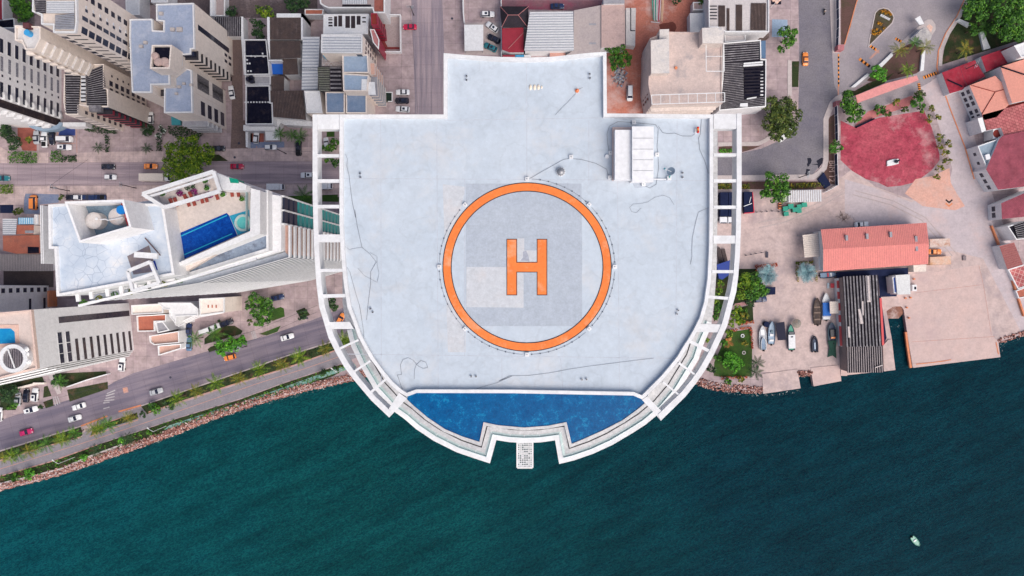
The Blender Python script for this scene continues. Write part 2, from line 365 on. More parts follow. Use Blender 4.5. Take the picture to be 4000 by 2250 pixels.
# painted lines on the promenade and avenue
def lines(name, segs, w, z, m, kind='structure'):
    b = MB()
    for s in segs: b.band(WP(s), w, z)
    return tag(b.build(name, m), kind=kind)
m_lineo = mat('faded_orange_line', (.6, .3, .22), (.42, .28, .28), .5, 3, .25)
m_linew = mat('faded_white_line', (.5, .48, .5), (.34, .31, .35), .6, 3, .25)
lines('promenade_line', [pp(-900,2105, 0,1832, 200,1770, 420,1700, 600,1640, 830,1560, 1000,1500, 1200,1437, 1320,1395)], .16, .03, m_lineo)
lines('promenade_edge', [pp(0,1800, 180,1744, 317,1706), pp(350,1705, 420,1680, 540,1640), pp(365,1668, 470,1633), pp(580,1610, 700,1571, 900,1505, 1110,1440, 1311,1368), pp(0,1860, 200,1803, 380,1738)], .3, .035, m_lineo)
lines('kerb_line', [pp(317,1664, 420,1625), pp(463,1608, 552,1583)], .5, .04, m_kerbo)
lines('kerb', [pp(-900,2030, 0,1761, 317,1664), pp(552,1585, 700,1534, 951,1449, 1120,1390, 1292,1336, 1420,1297)], .3, .05, m_kerb)
def crossing(name, zone, stripes, w, m=m_linew):
    b = MB()
    for s in stripes: b.band(WP(zone(*s)), w, .034)
    return tag(b.build(name, m), kind='structure')
crossing('road_crossing', z9, [(1210,255,1305,215), (1200,280,1300,250), (1195,310,1300,285), (1180,335,1295,322), (1170,360,1240,350), (1170,425,1240,405)], .38)
crossing('road_marking', z8, [(1230,790,1260,885), (1250,785,1280,880), (1268,780,1295,875)], .3)
crossing('road_marking', z9, [(600,285,630,390), (625,285,655,380), (650,285,680,370)], .3)
crossing('road_marking', z9, [(1415,185,1430,245)], 1.6, m_lineo)
# pavements north and south of the upper street, with real kerbs
KH = .13
for pts in (pp(-3000,572, 0,572, 30,590, 30,637, -3000,637), pp(144,596, 190,596, 190,637, 144,637), pp(300,597, 460,592, 640,590, 638,632, 300,634), pp(790,585, 1000,578, 1230,575, 1230,629, 895,631, 850,600, 790,598), pp(1230,560, 1580,560, 1580,629, 1230,629),
            pp(-3000,728, 0,728, 260,727, 260,760, 100,756, 90,800, 0,800, -3000,800), pp(262,727, 640,724, 1000,722, 1320,719, 1320,760, 1060,768, 560,790, 270,776), pp(1320,718, 2700,692, 2700,740, 1320,770)):
    sheet('pavement', WP(pts), 0, m_pave, h=KH)
pts = pp(3241,-600, 3241,0, 3245,120, 3250,200, 3255,209, 3280,206, 3295,192, 3270,180, 3268,-600)
sheet('pavement', WP(pts), 0, m_kerb, h=KH)
b = MB(); b.band(WP(z16(300,1252, 715,1250, 1000,1245, 1480,1240, 1720,1240, 1800,1190, 1880,1110, 1905,1000, 1905,420, 1950,300, 1990,200, 2060,130, 2130,95)), 1.7, 0, .14)
tag(b.build('curved_pavement', m_kerb), kind='structure')
b = MB(); b.band(WP(z16(380,775, 720,770, 950,765, 1050,720, 1130,660)), 1.25, 0, .14)
tag(b.build('pavement_strip', m_kerb), kind='structure')
# planted strips along the water, bare soil and lawns
strips = [pp(-1500,2215, 0,1765, 317,1668, 322,1700, 300,1715, 180,1740, 0,1795, -1500,2250), pp(365,1668, 535,1612, 540,1635, 420,1672, 355,1700), pp(552,1588, 700,1537, 951,1452, 1120,1393, 1292,1340, 1420,1300, 1430,1330, 1311,1368, 1110,1438, 900,1503, 700,1568, 575,1618),
          pp(-1500,2322, 0,1860, 200,1803, 380,1738, 520,1693, 700,1633, 940,1560, 1120,1494, 1330,1425, 1385,1420, 1300,1470, 1100,1535, 900,1600, 700,1665, 520,1730, 390,1768, 250,1830, 150,1855, 0,1890, -1500,2370)]
for s in strips: sheet('planted_strip', WP(s), .03, m_grassd)
for s in (z16(720,800, 910,800, 1000,790, 880,840, 720,885), z16(390,810, 580,790, 580,890, 390,895), z16(1945,400, 2045,330, 2050,1350, 1950,1330, 1880,1170, 1945,1020), z16(380,1300, 1780,1300, 1900,1410, 380,1410)):
    sheet('flower_bed', WP(s), .02, m_soil)
sheet('lawn', WP(z8(1450,540, 1500,510, 1600,480, 1640,500, 1650,600, 1500,655, 1450,640)), .05, m_grass)
sheet('lawn', WP(z8(1330,820, 1600,715, 1560,790, 1420,840)), .05, m_grass)
sheet('lawn', WP(z8(640,880, 700,830, 880,720, 1020,715, 1120,780, 1100,820, 640,950)), .05, m_grassd)
sheet('lawn', WP(z8(680,1010, 720,980, 1130,850, 1160,900, 700,1050)), .05, m_grassd)
sheet('lawn', WP(z8(1790,530, 1900,490, 1970,580, 1850,620)), .05, m_grassd)
sheet('lawn', WP(z6(1380,165, 1640,175, 1990,185, 1990,330, 1700,240)), .05, m_grass)
sheet('lawn', WP(z6(2050,165, 2330,160, 2330,285, 2050,280)), .06, m_grass)
sheet('lawn', WP(z4(2450,600, 2560,590, 2560,670, 2450,670)), .05, m_grass)
sheet('lawn', WP(z9(560,30, 1200,0, 1205,40, 750,180, 640,150)), .05, m_grassd)
sheet('lawn', WP(z9(760,210, 1220,120, 1225,200, 790,345)), .05, m_grassd)
sheet('lawn', WP(z9(500,175, 540,165, 585,280, 490,300)), .05, m_grassd)
sheet('lawn', WP(z9(0,150, 480,60, 510,140, 380,150, 260,190, 170,220, 180,440, 0,440)), .03, m_grassd)
sheet('lawn', WP(z9(490,350, 595,310, 610,390, 520,420)), .05, m_grassd)
sheet('lawn', WP(z4(735,935, 980,915, 1070,1010, 735,1015)), .05, m_grassd)
# forecourts in front of the blocks on the upper street
sheet('brick_forecourt', WP(z3(250,480, 420,470, 520,600, 520,870, 320,860, 250,700)), .02, m_brickpav)
sheet('brick_forecourt', WP(z4(1340,590, 1560,590, 1560,745, 1340,745)), .02, m_brickpav)
sheet('blue_parking_slab', WP(z4(1350,745, 1850,735, 1850,945, 1350,950)), .022, m_blueslab)
sheet('blue_parking_slab', WP(z5(340,200, 830,200, 830,330, 560,360, 560,490, 340,490)), .022, m_blueslab)
sheet('blue_parking_slab', WP(z5(0,330, 190,330, 190,480, 0,480)), .022, navy)
sheet('blue_parking_bay', WP(z3(850,550, 1065,550, 1065,650, 830,650)), .024, mat('navy_painted_bay', (.03, .05, .2), (.04, .07, .24), .4, 3, .2))
lines('parking_line', [z4(1460,800, 1455,940), z4(1585,870, 1580,945), z4(1720,880, 1718,940)], .25, .03, m_lineo)
lines('bay_line', [z3(820,560, 815,650), z3(1070,760, 840,765), z3(1085,560, 1090,900)], .2, .03, m_lineo)
# dirt lot, crimson gravel, boat yard
sheet('dirt_lot', WP(pp(2368,443, 2368,200, 2440,150, 2440,-200, 2760,-200, 2760,120, 2640,443)), .01, m_dirt)
sheet('crimson_gravel_yard', WP(z17(-60,620, 130,710, 480,580, 1120,480, 1230,720, 1340,1100, 1340,1180, 1220,1330, 1060,1449, 960,1500, 800,1540, 600,1560, 480,1500, 300,1449, 100,1330, -60,1180, -60,900)), .026, m_plaza)
sheet('yard', WP(pp(2700,740, 3250,720, 3290,690, 3330,660, 3420,730, 3560,780, 3700,745, 3840,790, 3905,960, 3990,1290, 3897,1336, 3905,1394, 3566,1435, 3552,1349, 3531,1210, 3520,1197, 3490,1197, 3463,1215, 3484,1327, 3497,1444, 3286,1467, 3270,1441, 2980,1455, 2940,1400, 2935,1080, 2700,1040)), .008, m_yard)
sheet('right_road', WP(pp(3590,345, 3635,320, 3700,270, 3740,330, 3790,480, 3830,620, 3900,830, 3990,1050, 4100,1280, 3990,1300, 3840,1010, 3720,980, 3500,1000, 3300,830, 3300,700, 3420,735, 3560,790, 3700,740, 3720,660, 3690,560, 3650,440)), .02, mat('pale_road_concrete', (0.528, 0.456, 0.48), (0.468, 0.408, 0.444), .1, 1.5, .12, .9, stain=(0.6, 0.432, 0.408), ss=.08, sa=.5))
sheet('salmon_apron', WP(z17(1000,1449, 1100,1430, 1250,1400, 1480,1290, 1500,1500, 1580,1640, 1700,1830, 1560,1890, 1100,1830, 850,1650)), .03, mat('salmon_patch', (.68, .38, .31), (.62, .37, .31), .15, 1.6, .14, .9, stain=(.52, .4, .38), ss=.12, sa=.7))
sheet('quay_apron', WP(z21(1330,200, 1500,195, 2060,100, 2110,260, 2200,700, 2230,900, 2290,960, 2310,1130, 1340,1250, 1230,600, 1150,430, 1310,430)), .012, m_ramp)
lines('yard_seam', [z21(1370,410, 2110,320), z21(1320,960, 2250,900), z21(2070,100, 2120,320, 2160,560, 2210,880), z21(1330,1200, 1700,1180)], .12, .034, m_lineo)
# quay edge in orange, worn
b = MB(); b.band(WP(z21(1255,850, 1280,1050, 1310,1250)), .7, -.6, .12); b.band(WP(z21(1370,1210, 1560,1190, 1760,1160)), .25, 0, .1); b.band(WP(z21(2262,965, 2290,1100)), .3, 0, .1)
tag(b.build('orange_quay_edge', m_kerbo), kind='structure')
for i, pts in enumerate((z20(945,1190, 1345,1135, 1382,1352, 958,1415), z20(1495,1120, 1825,1090, 1842,1270, 1530,1330))):
    o = sheet('concrete_jetty', WP(pts), -1.6, m_ramp if i else m_yard, h=1.75, kind=None)
    tag(o, ['pale concrete jetty at the yard edge, the wider one beside the garden', 'salmon concrete jetty with an orange side, beside the long dark roofed shed'][i], 'jetty', 'jetties')
sheet('slipway', WP(z21(1010,450, 1210,470, 1235,640, 1180,700, 1050,700)), -.4, mat('muddy_slipway', (.3, .13, .09), (.2, .1, .08), .3, 2, .3, .7, stain=(.5, .4, .38), ss=.2, sa=.9))
# rocks along the shore: nobody could count them
def rocks(name, line, w0, w1, n, label, m, seed):
    rnd = random.Random(seed); b = MB(); L = WP(line); seg = [math.dist(a, c) for a, c in zip(L, L[1:])]; tot = sum(seg)
    for _ in range(n):
        d = rnd.random() * tot; i = 0
        while d > seg[i]: d -= seg[i]; i += 1
        a, c = L[i], L[i + 1]; k = d / seg[i]; dx, dy = (c[0] - a[0]) / seg[i], (c[1] - a[1]) / seg[i]
        o = rnd.uniform(-w0, w1); x, y = a[0] + (c[0] - a[0]) * k + dy * o, a[1] + (c[1] - a[1]) * k - dx * o
        t = (o + w0) / (w0 + w1); z = .05 - 1.45 * max(0, o / w1) + rnd.uniform(-.1, .15); r = rnd.uniform(.2, .52)
        rz = rnd.random() * 6.3; pts = []
        for q in range(6):
            an = rz + q * 1.047; rr = r * rnd.uniform(.7, 1.2); pts.append((x + rr * math.cos(an), y + rr * math.sin(an)))
        tp = [(x + (px - x) * .55 + rnd.uniform(-.1, .1), y + (py - y) * .55, z + r * rnd.uniform(.5, .9)) for px, py in pts]
        bt = [(px, py, z - .3) for px, py in pts]
        b.grid([bt, tp], True); b.face(tp)
    o = b.build(name, m); tag(o, label, 'rocks', None, 'stuff')
def rockmat():
    m, t, b = base('shore_rock', .9, .2); g = nn(t, 'ShaderNodeNewGeometry')
    col = ramp(t, g.outputs['Random Per Island'], [(0, (.08, .04, .04)), (.4, (.3, .13, .11)), (.75, (.52, .27, .23)), (.97, (.66, .54, .52))])
    col = mixc(t, 1.0, col, ramp(t, noise_(t, g.outputs['Position'], 2.5, 4), [(.3, (.6,) * 3), (.7, (1.2,) * 3)]), 'MULTIPLY')
    t.links.new(col, b.inputs['Base Color']); return m
m_rock = rockmat()
rocks('shore_rocks', pp(-300,2004, 0,1906, 150,1870, 311,1820, 490,1757, 668,1692, 830,1628, 994,1572, 1180,1520, 1366,1480, 1430,1460), 1.5, 1.0, 3600, 'pinkish boulders piled along the promenade shoreline', m_rock, 3)
rocks('shore_rocks', pp(2700,1478, 2736,1492, 2800,1510, 2880,1518, 2978,1524), 1.2, 1.5, 420, 'pale boulders along the garden shoreline beside the white tower', m_rock, 4)
rocks('shore_rocks', pp(3898,1330, 3960,1312, 4010,1297, 4200,1255), .6, 1.3, 260, 'brown rocks at the water edge beyond the big quay', m_rock, 5)
rocks('shore_rocks', pp(3114,1458, 3172,1458), .8, 1.2, 90, 'brown rocks in the gap between the two concrete jetties', m_rock, 6)
def foam_mat():
    m, t, b = base('foam', .6, .2); b.inputs['Base Color'].default_value = (.5, .56, .56, 1); co = nn(t, 'ShaderNodeNewGeometry').outputs['Position']
    a = ramp(t, noise_(t, co, 1.3, 6, .75), [(.56, (0, 0, 0)), (.66, (.75,) * 3)]); t.links.new(a, b.inputs['Alpha']); return m
m_foam = foam_mat()
for L, w in ((pp(300,1836, 490,1772, 668,1706, 830,1643, 994,1590, 1180,1540, 1300,1508), .7), (pp(2745,1502, 2800,1522, 2880,1532, 2975,1542), 1.8), (pp(2985,1548, 3126,1526), 1.0), (pp(3118,1466, 3170,1466), 1.6), (pp(3905,1405, 3915,1345, 3990,1318), 1.0), (pp(3480,1272, 3540,1276), .8)):
    b = MB(); b.band(WP(L, -1.35), w, -1.36); tag(b.build('water_edge', m_foam), kind='structure')
b = MB(); b.band(WP(pp(-300,1985, 0,1889, 150,1853, 250,1828, 330,1790, 480,1735)), .5, 0, .4)
tag(b.build('sea_wall', m_kerb), 'low pale sea wall between the planted strip and the boulders at the left edge', 'wall')
# ---------------------------------------------------------------- the white tower with the helipad
ZD = 165.0; ZP = 165.45; ZT = 159.4
marble = mat('white_veined_marble', (.6, .6, .62), (.46, .47, .5), .9, 4, .22, .35, .4)
def floors_mat(name, wall, glass, h=3.3, wfrac=.5, w=3.0):
    """Rendered wall with ribbon windows at every storey (a pattern of the wall itself)."""
    m, t, b = base(name, .5, .4); co = nn(t, 'ShaderNodeNewGeometry').outputs['Position']
    sx = nn(t, 'ShaderNodeSeparateXYZ'); t.links.new(co, sx.inputs[0])
    f = nn(t, 'ShaderNodeMath', operation='FRACT'); d = nn(t, 'ShaderNodeMath', operation='DIVIDE'); d.inputs[1].default_value = h
    t.links.new(sx.outputs[2], d.inputs[0]); t.links.new(d.outputs[0], f.inputs[0])
    g = nn(t, 'ShaderNodeMath', operation='GREATER_THAN'); t.links.new(f.outputs[0], g.inputs[0]); g.inputs[1].default_value = 1 - wfrac
    col = mixc(t, g.outputs[0], wall, glass); t.links.new(col, b.inputs['Base Color']); return m
ht = thing('hotel_tower', 'tall white tower topped by a helipad with an orange ring and letter H', 'tower', (*W(2059, 1000), 0))
roofL = pp(1326,447, 1326,880, 1332,986, 1337,1048, 1343,1110, 1357,1200, 1380,1258, 1398,1312, 1425,1364, 1452,1409, 1488,1458, 1524,1501, 1559,1532, 1588,1550, 1628,1535)
roofR = pp(2000,1536, 2473,1545, 2509,1560, 2522,1550, 2556,1516, 2594,1478, 2632,1433, 2659,1399, 2684,1357, 2702,1330, 2721,1297, 2746,1247, 2765,1181, 2778,1090, 2784,966, 2786,800, 2786,447)
north = pp(2371,443, 2369,202, 2305,206, 2228,214, 2150,222, 2057,225, 1948,222, 1812,214, 1733,207, 1733,447)
roof_px = roofL + roofR + north
roofW = ccw(WP(roof_px, ZP))
coping_px = pp(1338,455, 1338,1180, 1346,1240, 1357,1290, 1373,1353, 1411,1433, 1465,1525, 1521,1586, 1545,1610, 1581,1636, 1626,1675, 1693,1720, 1783,1765, 1850,1788, 1914,1809, 1939,1718, 1990,1726, 2048,1729, 2110,1727, 2168,1719, 2184,1811,
               2242,1797, 2317,1771, 2393,1736, 2469,1691, 2522,1657, 2590,1600, 2650,1530, 2684,1474, 2727,1405, 2744,1352, 2766,1301, 2779,1260, 2791,1172, 2799,1060, 2803,821, 2803,455)
copW = WP(coping_px, ZT); copc = ccw(copW)
b = MB(); b.prism(offs(copc, .5, True), 0, ZT - .8); b.build('tower_walls', floors_mat('tower_facade', (.7, .71, .74), (.05, .09, .13)), ht)
b = MB(); b.prism(copc, ZT - .8, ZT); b.build('terrace', marble, ht)
b = MB(); b.prism(offs(roofW, .35, True), ZT, ZD - .6, top=False); b.build('penthouse_walls', white, ht)
b = MB(); b.prism(roofW, ZD - .6, ZD); deck = b.build('roof_deck', roofcoat, ht)
b = MB(); b.band(offs(roofW, .15, True), .3, ZD - .3, ZP, True); b.build('parapet', whiteb, ht)
# seams of the roof sheets
m_seam = mat('roof_seam', (.46, .50, .58), (.52, .56, .64), .5, 2, .1)
b = MB()
for s in (pp(1487,470, 1490,1500), pp(1706,460, 1712,1525), pp(2410,470, 2420,1530), pp(2645,470, 2640,1390), pp(1345,697, 2770,705), pp(1355,1383, 2660,1400), pp(1735,470, 2370,460), pp(2057,235, 2058,700), pp(1815,700, 1815,1390), pp(2300,470, 2300,720), pp(1960,1400, 1962,1530), pp(2190,1400, 2200,1530)):
    b.band(WP(s, ZD), .055, ZD + .004)
b.build('roof_seam', m_seam, deck)
patchA = mat('bare_grey_roof_patch', (.44, .49, .57), (.41, .46, .545), .5, 6, .12, .85)
patchB = mat('faded_roof_patch', (.56, .58, .63), (.54, .57, .62), .5, 5, .1, .85, stain=(.62, .56, .55), ss=.3, sa=.4)
for pts, m, dz in ((z27(240,75, 1150,75, 1155,1195, 240,1195), patchA, .006), (z27(245,730, 695,730, 695,1050, 245,1045), patchB, .010), (z27(645,505, 800,505, 800,690, 645,690), patchB, .011), (z27(700,465, 1155,465, 1155,760, 880,760, 880,600, 700,600), patchA, .012),
                   (z27(670,680, 690,655, 690,610, 715,600, 735,650, 740,685), mat('dark_roof_stain', (.36, .38, .46), (.4, .42, .5), 1, 5, .15), .014), (z27(240,100, 130,600, 130,900, 240,1150, 240,1400, 100,1400, 60,80), patchB, .003),
                   (z26(560,175, 960,175, 900,210, 780,225, 650,205), patchA, .006), (z26(870,1010, 1130,1010, 1060,1060, 900,1080), patchA, .006)):
    b = MB(); b.flat(WP(pts, ZD), ZD + dz); b.build('roof_patch', m, deck)
cx, cy = W(2059, 1043, ZD); s = (CAM_H - ZD) / FPX
b = MB(); b.ring(cx, cy, 294.5 * s, 330.5 * s, ZD + .018, n=128); b.build('marking_outline', black, deck)
b = MB(); b.ring(cx, cy, 298 * s, 327 * s, ZD + .023, n=128); b.build('helipad_ring', orange, deck)
def hpoly(e):
    x0, x1, x2, x3 = 563 + e, 641 - e, 801 + e, 878 - e; y0, y1, y2, y3 = 512 + e, 693 + e, 770 - e, 950 - e
    return WP(z27(x0,y0, x1,y0, x1,y1, x2,y1, x2,y0, x3,y0, x3,y3, x2,y3, x2,y2, x1,y2, x1,y3, x0,y3), ZD)
b = MB(); b.flat(hpoly(-3), ZD + .018); b.build('letter_outline', black, deck)
b = MB(); b.flat(hpoly(3), ZD + .023); b.build('letter', orange, deck)
# pergola crown: outer ring beam, cross beams, solid ends
zb = ZP - 1.3
def beam(poly, zt, zlo, name='cross_beam'):
    k = MB(); k.prism(WP(poly, zt), zlo, zt, bot=True); return k.build(name, whiteb, ht)
oL = pp(1221,447, 1221,740, 1225,900, 1229,1010, 1236,1110, 1247,1200, 1263,1252, 1282,1317, 1310,1374, 1344,1433, 1379,1480, 1415,1523, 1451,1565, 1520,1631)
iL = pp(1240,447, 1240,740, 1243,900, 1248,1010, 1256,1110, 1268,1195, 1285,1250, 1303,1308, 1330,1365, 1362,1420, 1396,1467, 1432,1510, 1467,1550, 1528,1608)
oR = pp(2897,443, 2897,740, 2894,900, 2890,1000, 2884,1080, 2876,1140, 2860,1200, 2840,1274, 2816,1328, 2788,1387, 2753,1449, 2719,1497, 2678,1549, 2581,1644)
iR = pp(2878,443, 2878,740, 2875,900, 2871,1000, 2865,1075, 2856,1130, 2841,1190, 2821,1262, 2797,1316, 2769,1375, 2735,1436, 2702,1483, 2661,1533, 2570,1620)
for o_, i_ in ((oL, iL), (oR, iR)):
    k = MB(); a, c = WP(o_, ZP), WP(i_, ZP)
    for i in range(len(a) - 1):
        k.face([(*a[i], ZP), (*a[i + 1], ZP), (*c[i + 1], ZP), (*c[i], ZP)])
        k.face([(*a[i], zb), (*a[i + 1], zb), (*a[i + 1], ZP), (*a[i], ZP)]); k.face([(*c[i], zb), (*c[i + 1], zb), (*c[i + 1], ZP), (*c[i], ZP)])
        k.face([(*a[i], zb), (*a[i + 1], zb), (*c[i + 1], zb), (*c[i], zb)])
    k.build('ring_beam', whiteb, ht)
zc = ZP - .05
for x0, x1, y0, y1, lo in ((1241,1325,447,505,.9), (1241,1325,602,614,.4), (1241,1325,700,713,.4), (1241,1325,800,813,.4), (1243,1330,916,946,.5), (1249,1338,1050,1062,.4)):
    beam(pp(x0,y0, x1,y0, x1,y1, x0,y1), zc, zc - lo, 'end_slab' if y0 == 447 else 'cross_beam')
for x0, x1, y0, y1, lo in ((2788,2877,445,503,.9), (2788,2877,599,611,.4), (2788,2877,700,712,.4), (2788,2877,803,815,.4), (2787,2873,920,951,.5), (2782,2866,1055,1067,.4)):
    beam(pp(x0,y0, x1,y0, x1,y1, x0,y1), zc, zc - lo, 'end_slab' if y0 == 445 else 'cross_beam')
for poly, lo in ((pp(1258,1150, 1350,1148, 1352,1161, 1261,1164), .4), (z24(150,130, 370,128, 405,190, 178,190), .5), (z24(262,358, 442,278, 452,292, 275,374), .4), (z24(384,565, 545,460, 556,474, 395,580), .4), (z24(545,735, 680,618, 694,632, 558,752), .4),
                 (z24(700,900, 800,745, 868,795, 715,960), .6), (pp(2768,1154, 2852,1160, 2850,1172, 2763,1165), .4), (z28(800,1122, 1030,1130, 1005,1205, 772,1198), .5), (pp(2702,1330, 2775,1367, 2770,1378, 2694,1340), .4), (z25(1985,300, 2150,420, 2140,436, 1972,318), .4),
                 (z25(1825,500, 2010,650, 1998,664, 1812,514), .4), (z25(1655,655, 1812,815, 1790,895, 1603,692), .6)):
    beam(poly, zc, zc - lo)
# terrace edge: coping, glass strip, gutter line, pool and its marble rim
low = coping_px[3:-4]; lowW = WP(low, ZT)
if True:
    sgn = 1 if area2(copW) > 0 else -1
    u = (CAM_H - ZT) / FPX
    b = MB(); b.band(offs(lowW, sgn * 10 * u), 20 * u, ZT - .4, ZT + .12); b.build('coping', whiteb, ht)
    b = MB(); b.band(offs(lowW, sgn * 25.5 * u), 9 * u, ZT + .01); b.build('glass_strip', mat('pale_teal_glass_strip', (.42, .55, .56), (.5, .6, .61), 1.2, 4, .1, .2, .5), ht)
    b = MB(); b.band(offs(lowW, sgn * 20.5 * u), 1.2 * u, ZT, ZT + .2); b.build('glass_balustrade', cglass, ht)
    b = MB()
    L = offs(lowW, sgn * 25.5 * u); A, B_ = offs(lowW, sgn * 20.5 * u), offs(lowW, sgn * 30 * u)
    for i in range(len(L) - 1):
        n = max(1, int(math.dist(L[i], L[i + 1]) / 1.0))
        for j in range(n):
            t = j / n; p = [A[i][k] + (A[i + 1][k] - A[i][k]) * t for k in (0, 1)]; q = [B_[i][k] + (B_[i + 1][k] - B_[i][k]) * t for k in (0, 1)]
            b.band([p, q], .05, ZT + .015)
    b.build('glass_joint', white, ht)
    b = MB(); b.band(offs(lowW, sgn * 49 * u), 4.2 * u, ZT + .02); b.build('gutter_line', black, ht)
pool_px = pp(1570,1520, 1592,1562, 1622,1590, 1671,1631, 1738,1676, 1806,1705, 1873,1726, 1889,1649, 1945,1661, 2048,1670, 2140,1663, 2213,1649, 2233,1734, 2279,1715, 2355,1681, 2431,1642, 2488,1601, 2517,1576, 2540,1520)
def pool_mat(name, c1, c2, c3, vs_=2.2):
    m, t, b = base(name, .15, .12); co = nn(t, 'ShaderNodeNewGeometry').outputs['Position']
    n1 = noise_(t, co, 1.3, 6, .7); n2 = noise_(t, co, vs_ * 2.5, 4, .75)
    a = nn(t, 'ShaderNodeMath', operation='MULTIPLY_ADD'); t.links.new(n2, a.inputs[0]); a.inputs[1].default_value = .6; t.links.new(n1, a.inputs[2])
    col = ramp(t, a.outputs[0], [(.55, c1), (.85, c2), (1.0, c3)]); t.links.new(col, b.inputs['Base Color'])
    bump_(t, b, n2, .35, .05); return m
poolW = WP(pool_px, ZT + .25); ps = 1 if area2(poolW) > 0 else -1
b = MB(); b.flat(poolW, ZT + .22); b.build('pool_water', pool_mat('deep_pool_water', (.0008, .052, .175), (.001, .09, .26), (.006, .19, .4)), ht)
b = MB(); b.band(offs(poolW, -ps * 5.5 * u), 11 * u, ZT, ZT + .3); b.build('pool_rim', marble, ht)
# pierced white slab hanging out over the water
zs = 150.0
x0, y1 = W(2021, 1727, zs); x1, y0 = W(2080, 1827, zs)
b = MB(); nx, ny = 7, 12; bw = .075
for i in range(nx + 1):
    x = x0 + (x1 - x0) * i / nx; b.box(x, (y0 + y1) / 2, zs - .2, bw if 0 < i < nx else .2, y1 - y0, .2)
for j in range(ny + 1):
    y = y0 + (y1 - y0) * j / ny; b.box((x0 + x1) / 2, y, zs - .205, x1 - x0, bw if 0 < j < ny else .2, .2)
rnd = random.Random(2)
for i in range(nx):
    for j in range(ny):
        if rnd.random() < .5: b.flat([(x0 + (x1 - x0) * (i + a) / nx, y0 + (y1 - y0) * (j + c) / ny) for a, c in ((0, 0), (1, 0), (1, 1), (0, 1))], zs - .1)
b.build('pierced_canopy', whiteb, ht)
b = MB()
for x in (x0 + .4, x1 - .4): b.box(x, y1 + .4, zs - .5, .25, 3, .3)
b.build('canopy_bracket', white, ht)
# ---- things standing on the tower roof
shed = thing('equipment_shed', 'white flat roofed equipment shed in two panels standing on the helipad roof', 'shed', (*W(2490, 590, ZD), ZD))
b = MB(); b.prism(WP(z26(622,312, 870,312, 870,970, 622,975), ZD + .5), ZD, ZD + .5); b.build('rim', mat('pinkish_metal_rim', (.66, .5, .47), (.6, .47, .45), .5, 3, .1), shed)
b = MB(); b.prism(WP(z26(652,345, 868,345, 868,972, 650,972), ZD + 1.35), ZD + .52, ZD + 1.35, bot=True); b.build('low_roof_panel', wsteel, shed)
b = MB(); b.prism(WP(z26(872,320, 1128,320, 1128,985, 872,985), ZD + 1.5), ZD, ZD + 1.5); b.build('wall', white, shed)
b = MB(); b.prism(WP(z26(866,302, 1140,302, 1136,1003, 868,1003), ZD + 1.7), ZD + 1.5, ZD + 1.7, bot=True); b.build('high_roof_panel', wsteel, shed)
for y in (450, 588, 722, 858): b = MB(); b.band(WP(z26(880,y, 1130,y), ZD + 1.72), .04, ZD + 1.72); b.build('panel_seam', steel, shed)
vt = thing('roof_vent', 'round grey roof vent dome between the helipad ring and the white shed', 'vent', (*W(2190, 672, ZD), ZD)); x, y = W(2190, 672, ZD)
b = MB(); b.cyl(x, y, .38, ZD, ZD + .18, 24); b.build('base', white, vt)
b = MB(); b.smooth = True; b.dome(x, y, ZD + .18, .34, .28); b.build('dome', plain('dull_metal', (.3, .31, .34), .45, .4, .5), vt)
b = MB()
for i in range(12): a = i * math.pi / 6; b.box(x + .34 * math.cos(a), y + .34 * math.sin(a), ZD + .18, .1, .04, .1, a)
b.build('fin', steel, vt)
dish = thing('satellite_dish', 'grey satellite dish on a white block beside the equipment shed', 'satellite dish', (*W(2612, 697, ZD), ZD)); x, y = W(2612, 697, ZD)
b = MB(); b.box(x, y, ZD, .34, .34, .3); b.build('base_block', whiteb, dish)
b = MB(); b.tube((x, y, ZD + .3), (x + .05, y + .5, ZD + .75), .04, .04, 8); b.build('mount', plain('green_metal', (.03, .3, .28), .5), dish)
b = MB(); b.smooth = True; c = Vector((*W(2620, 668, ZD + .9), ZD + .9)); d = Vector((-.45, .25, .85)).normalized(); uu = d.orthogonal().normalized(); vv = d.cross(uu)
b.grid([[c + uu * r * math.cos(2 * math.pi * i / 20) + vv * r * math.sin(2 * math.pi * i / 20) + d * (r * r * .5 - .1) for i in range(20)] for r in (.02, .15, .28, .37)], True)
b.build('reflector', plain('dish_grey', (.2, .27, .36), .45), dish)
b = MB(); tip = Vector((*W(2596, 659, ZD + 1.2), ZD + 1.2)); b.tube(c + vv * -.1, tip, .018, .018, 5); b.build('arm', steel, dish)
b = MB(); b.box(tip.x, tip.y, tip.z - .06, .14, .12, .12, .5); b.build('receiver', plain('teal_plastic', (.02, .2, .28), .5), dish)
tb = MB(); tb.path([(*W(2553, 700, ZD), ZD + .1), (*W(2602, 700, ZD), ZD + .1)], .045, 8)
tag(tb.build('conduit_pipe', wsteel), 'straight white pipe from the equipment shed to the satellite dish', 'pipe')
bx = thing('obstruction_light', 'twin red and orange obstruction light near the right edge of the tower roof', 'warning light', (*W(2726, 508, ZD), ZD)); x, y = W(2720, 512, ZD)
b = MB(); b.box(x, y, ZD, .34, .36, .16); b.build('base', whiteb, bx)
b = MB(); x, y = W(2726, 507, ZD + .3); b.tube((x - .02, y + .17, ZD + .35), (x + .03, y - .2, ZD + .35), .09, .09, 10); b.build('housing', plain('orange_plastic', (.8, .25, .04), .4), bx)
for yy in (.17, -.2):
    b = MB(); b.smooth = True; b.dome(x, y + yy, ZD + .33, .11, .2, 12, 4); b.build('lamp', plain('red_lens', (.62, .01, .012), .2), bx)
bc = thing('warning_beacon', 'orange beacon on a thin cable on the north wing of the tower roof', 'beacon', (*W(2255, 355, ZD), ZD)); x, y = W(2254, 355, ZD)
b = MB(); b.cyl(x, y, .17, ZD, ZD + .12, 14); b.build('base', plain('orange_plastic', (.8, .25, .04), .4), bc)
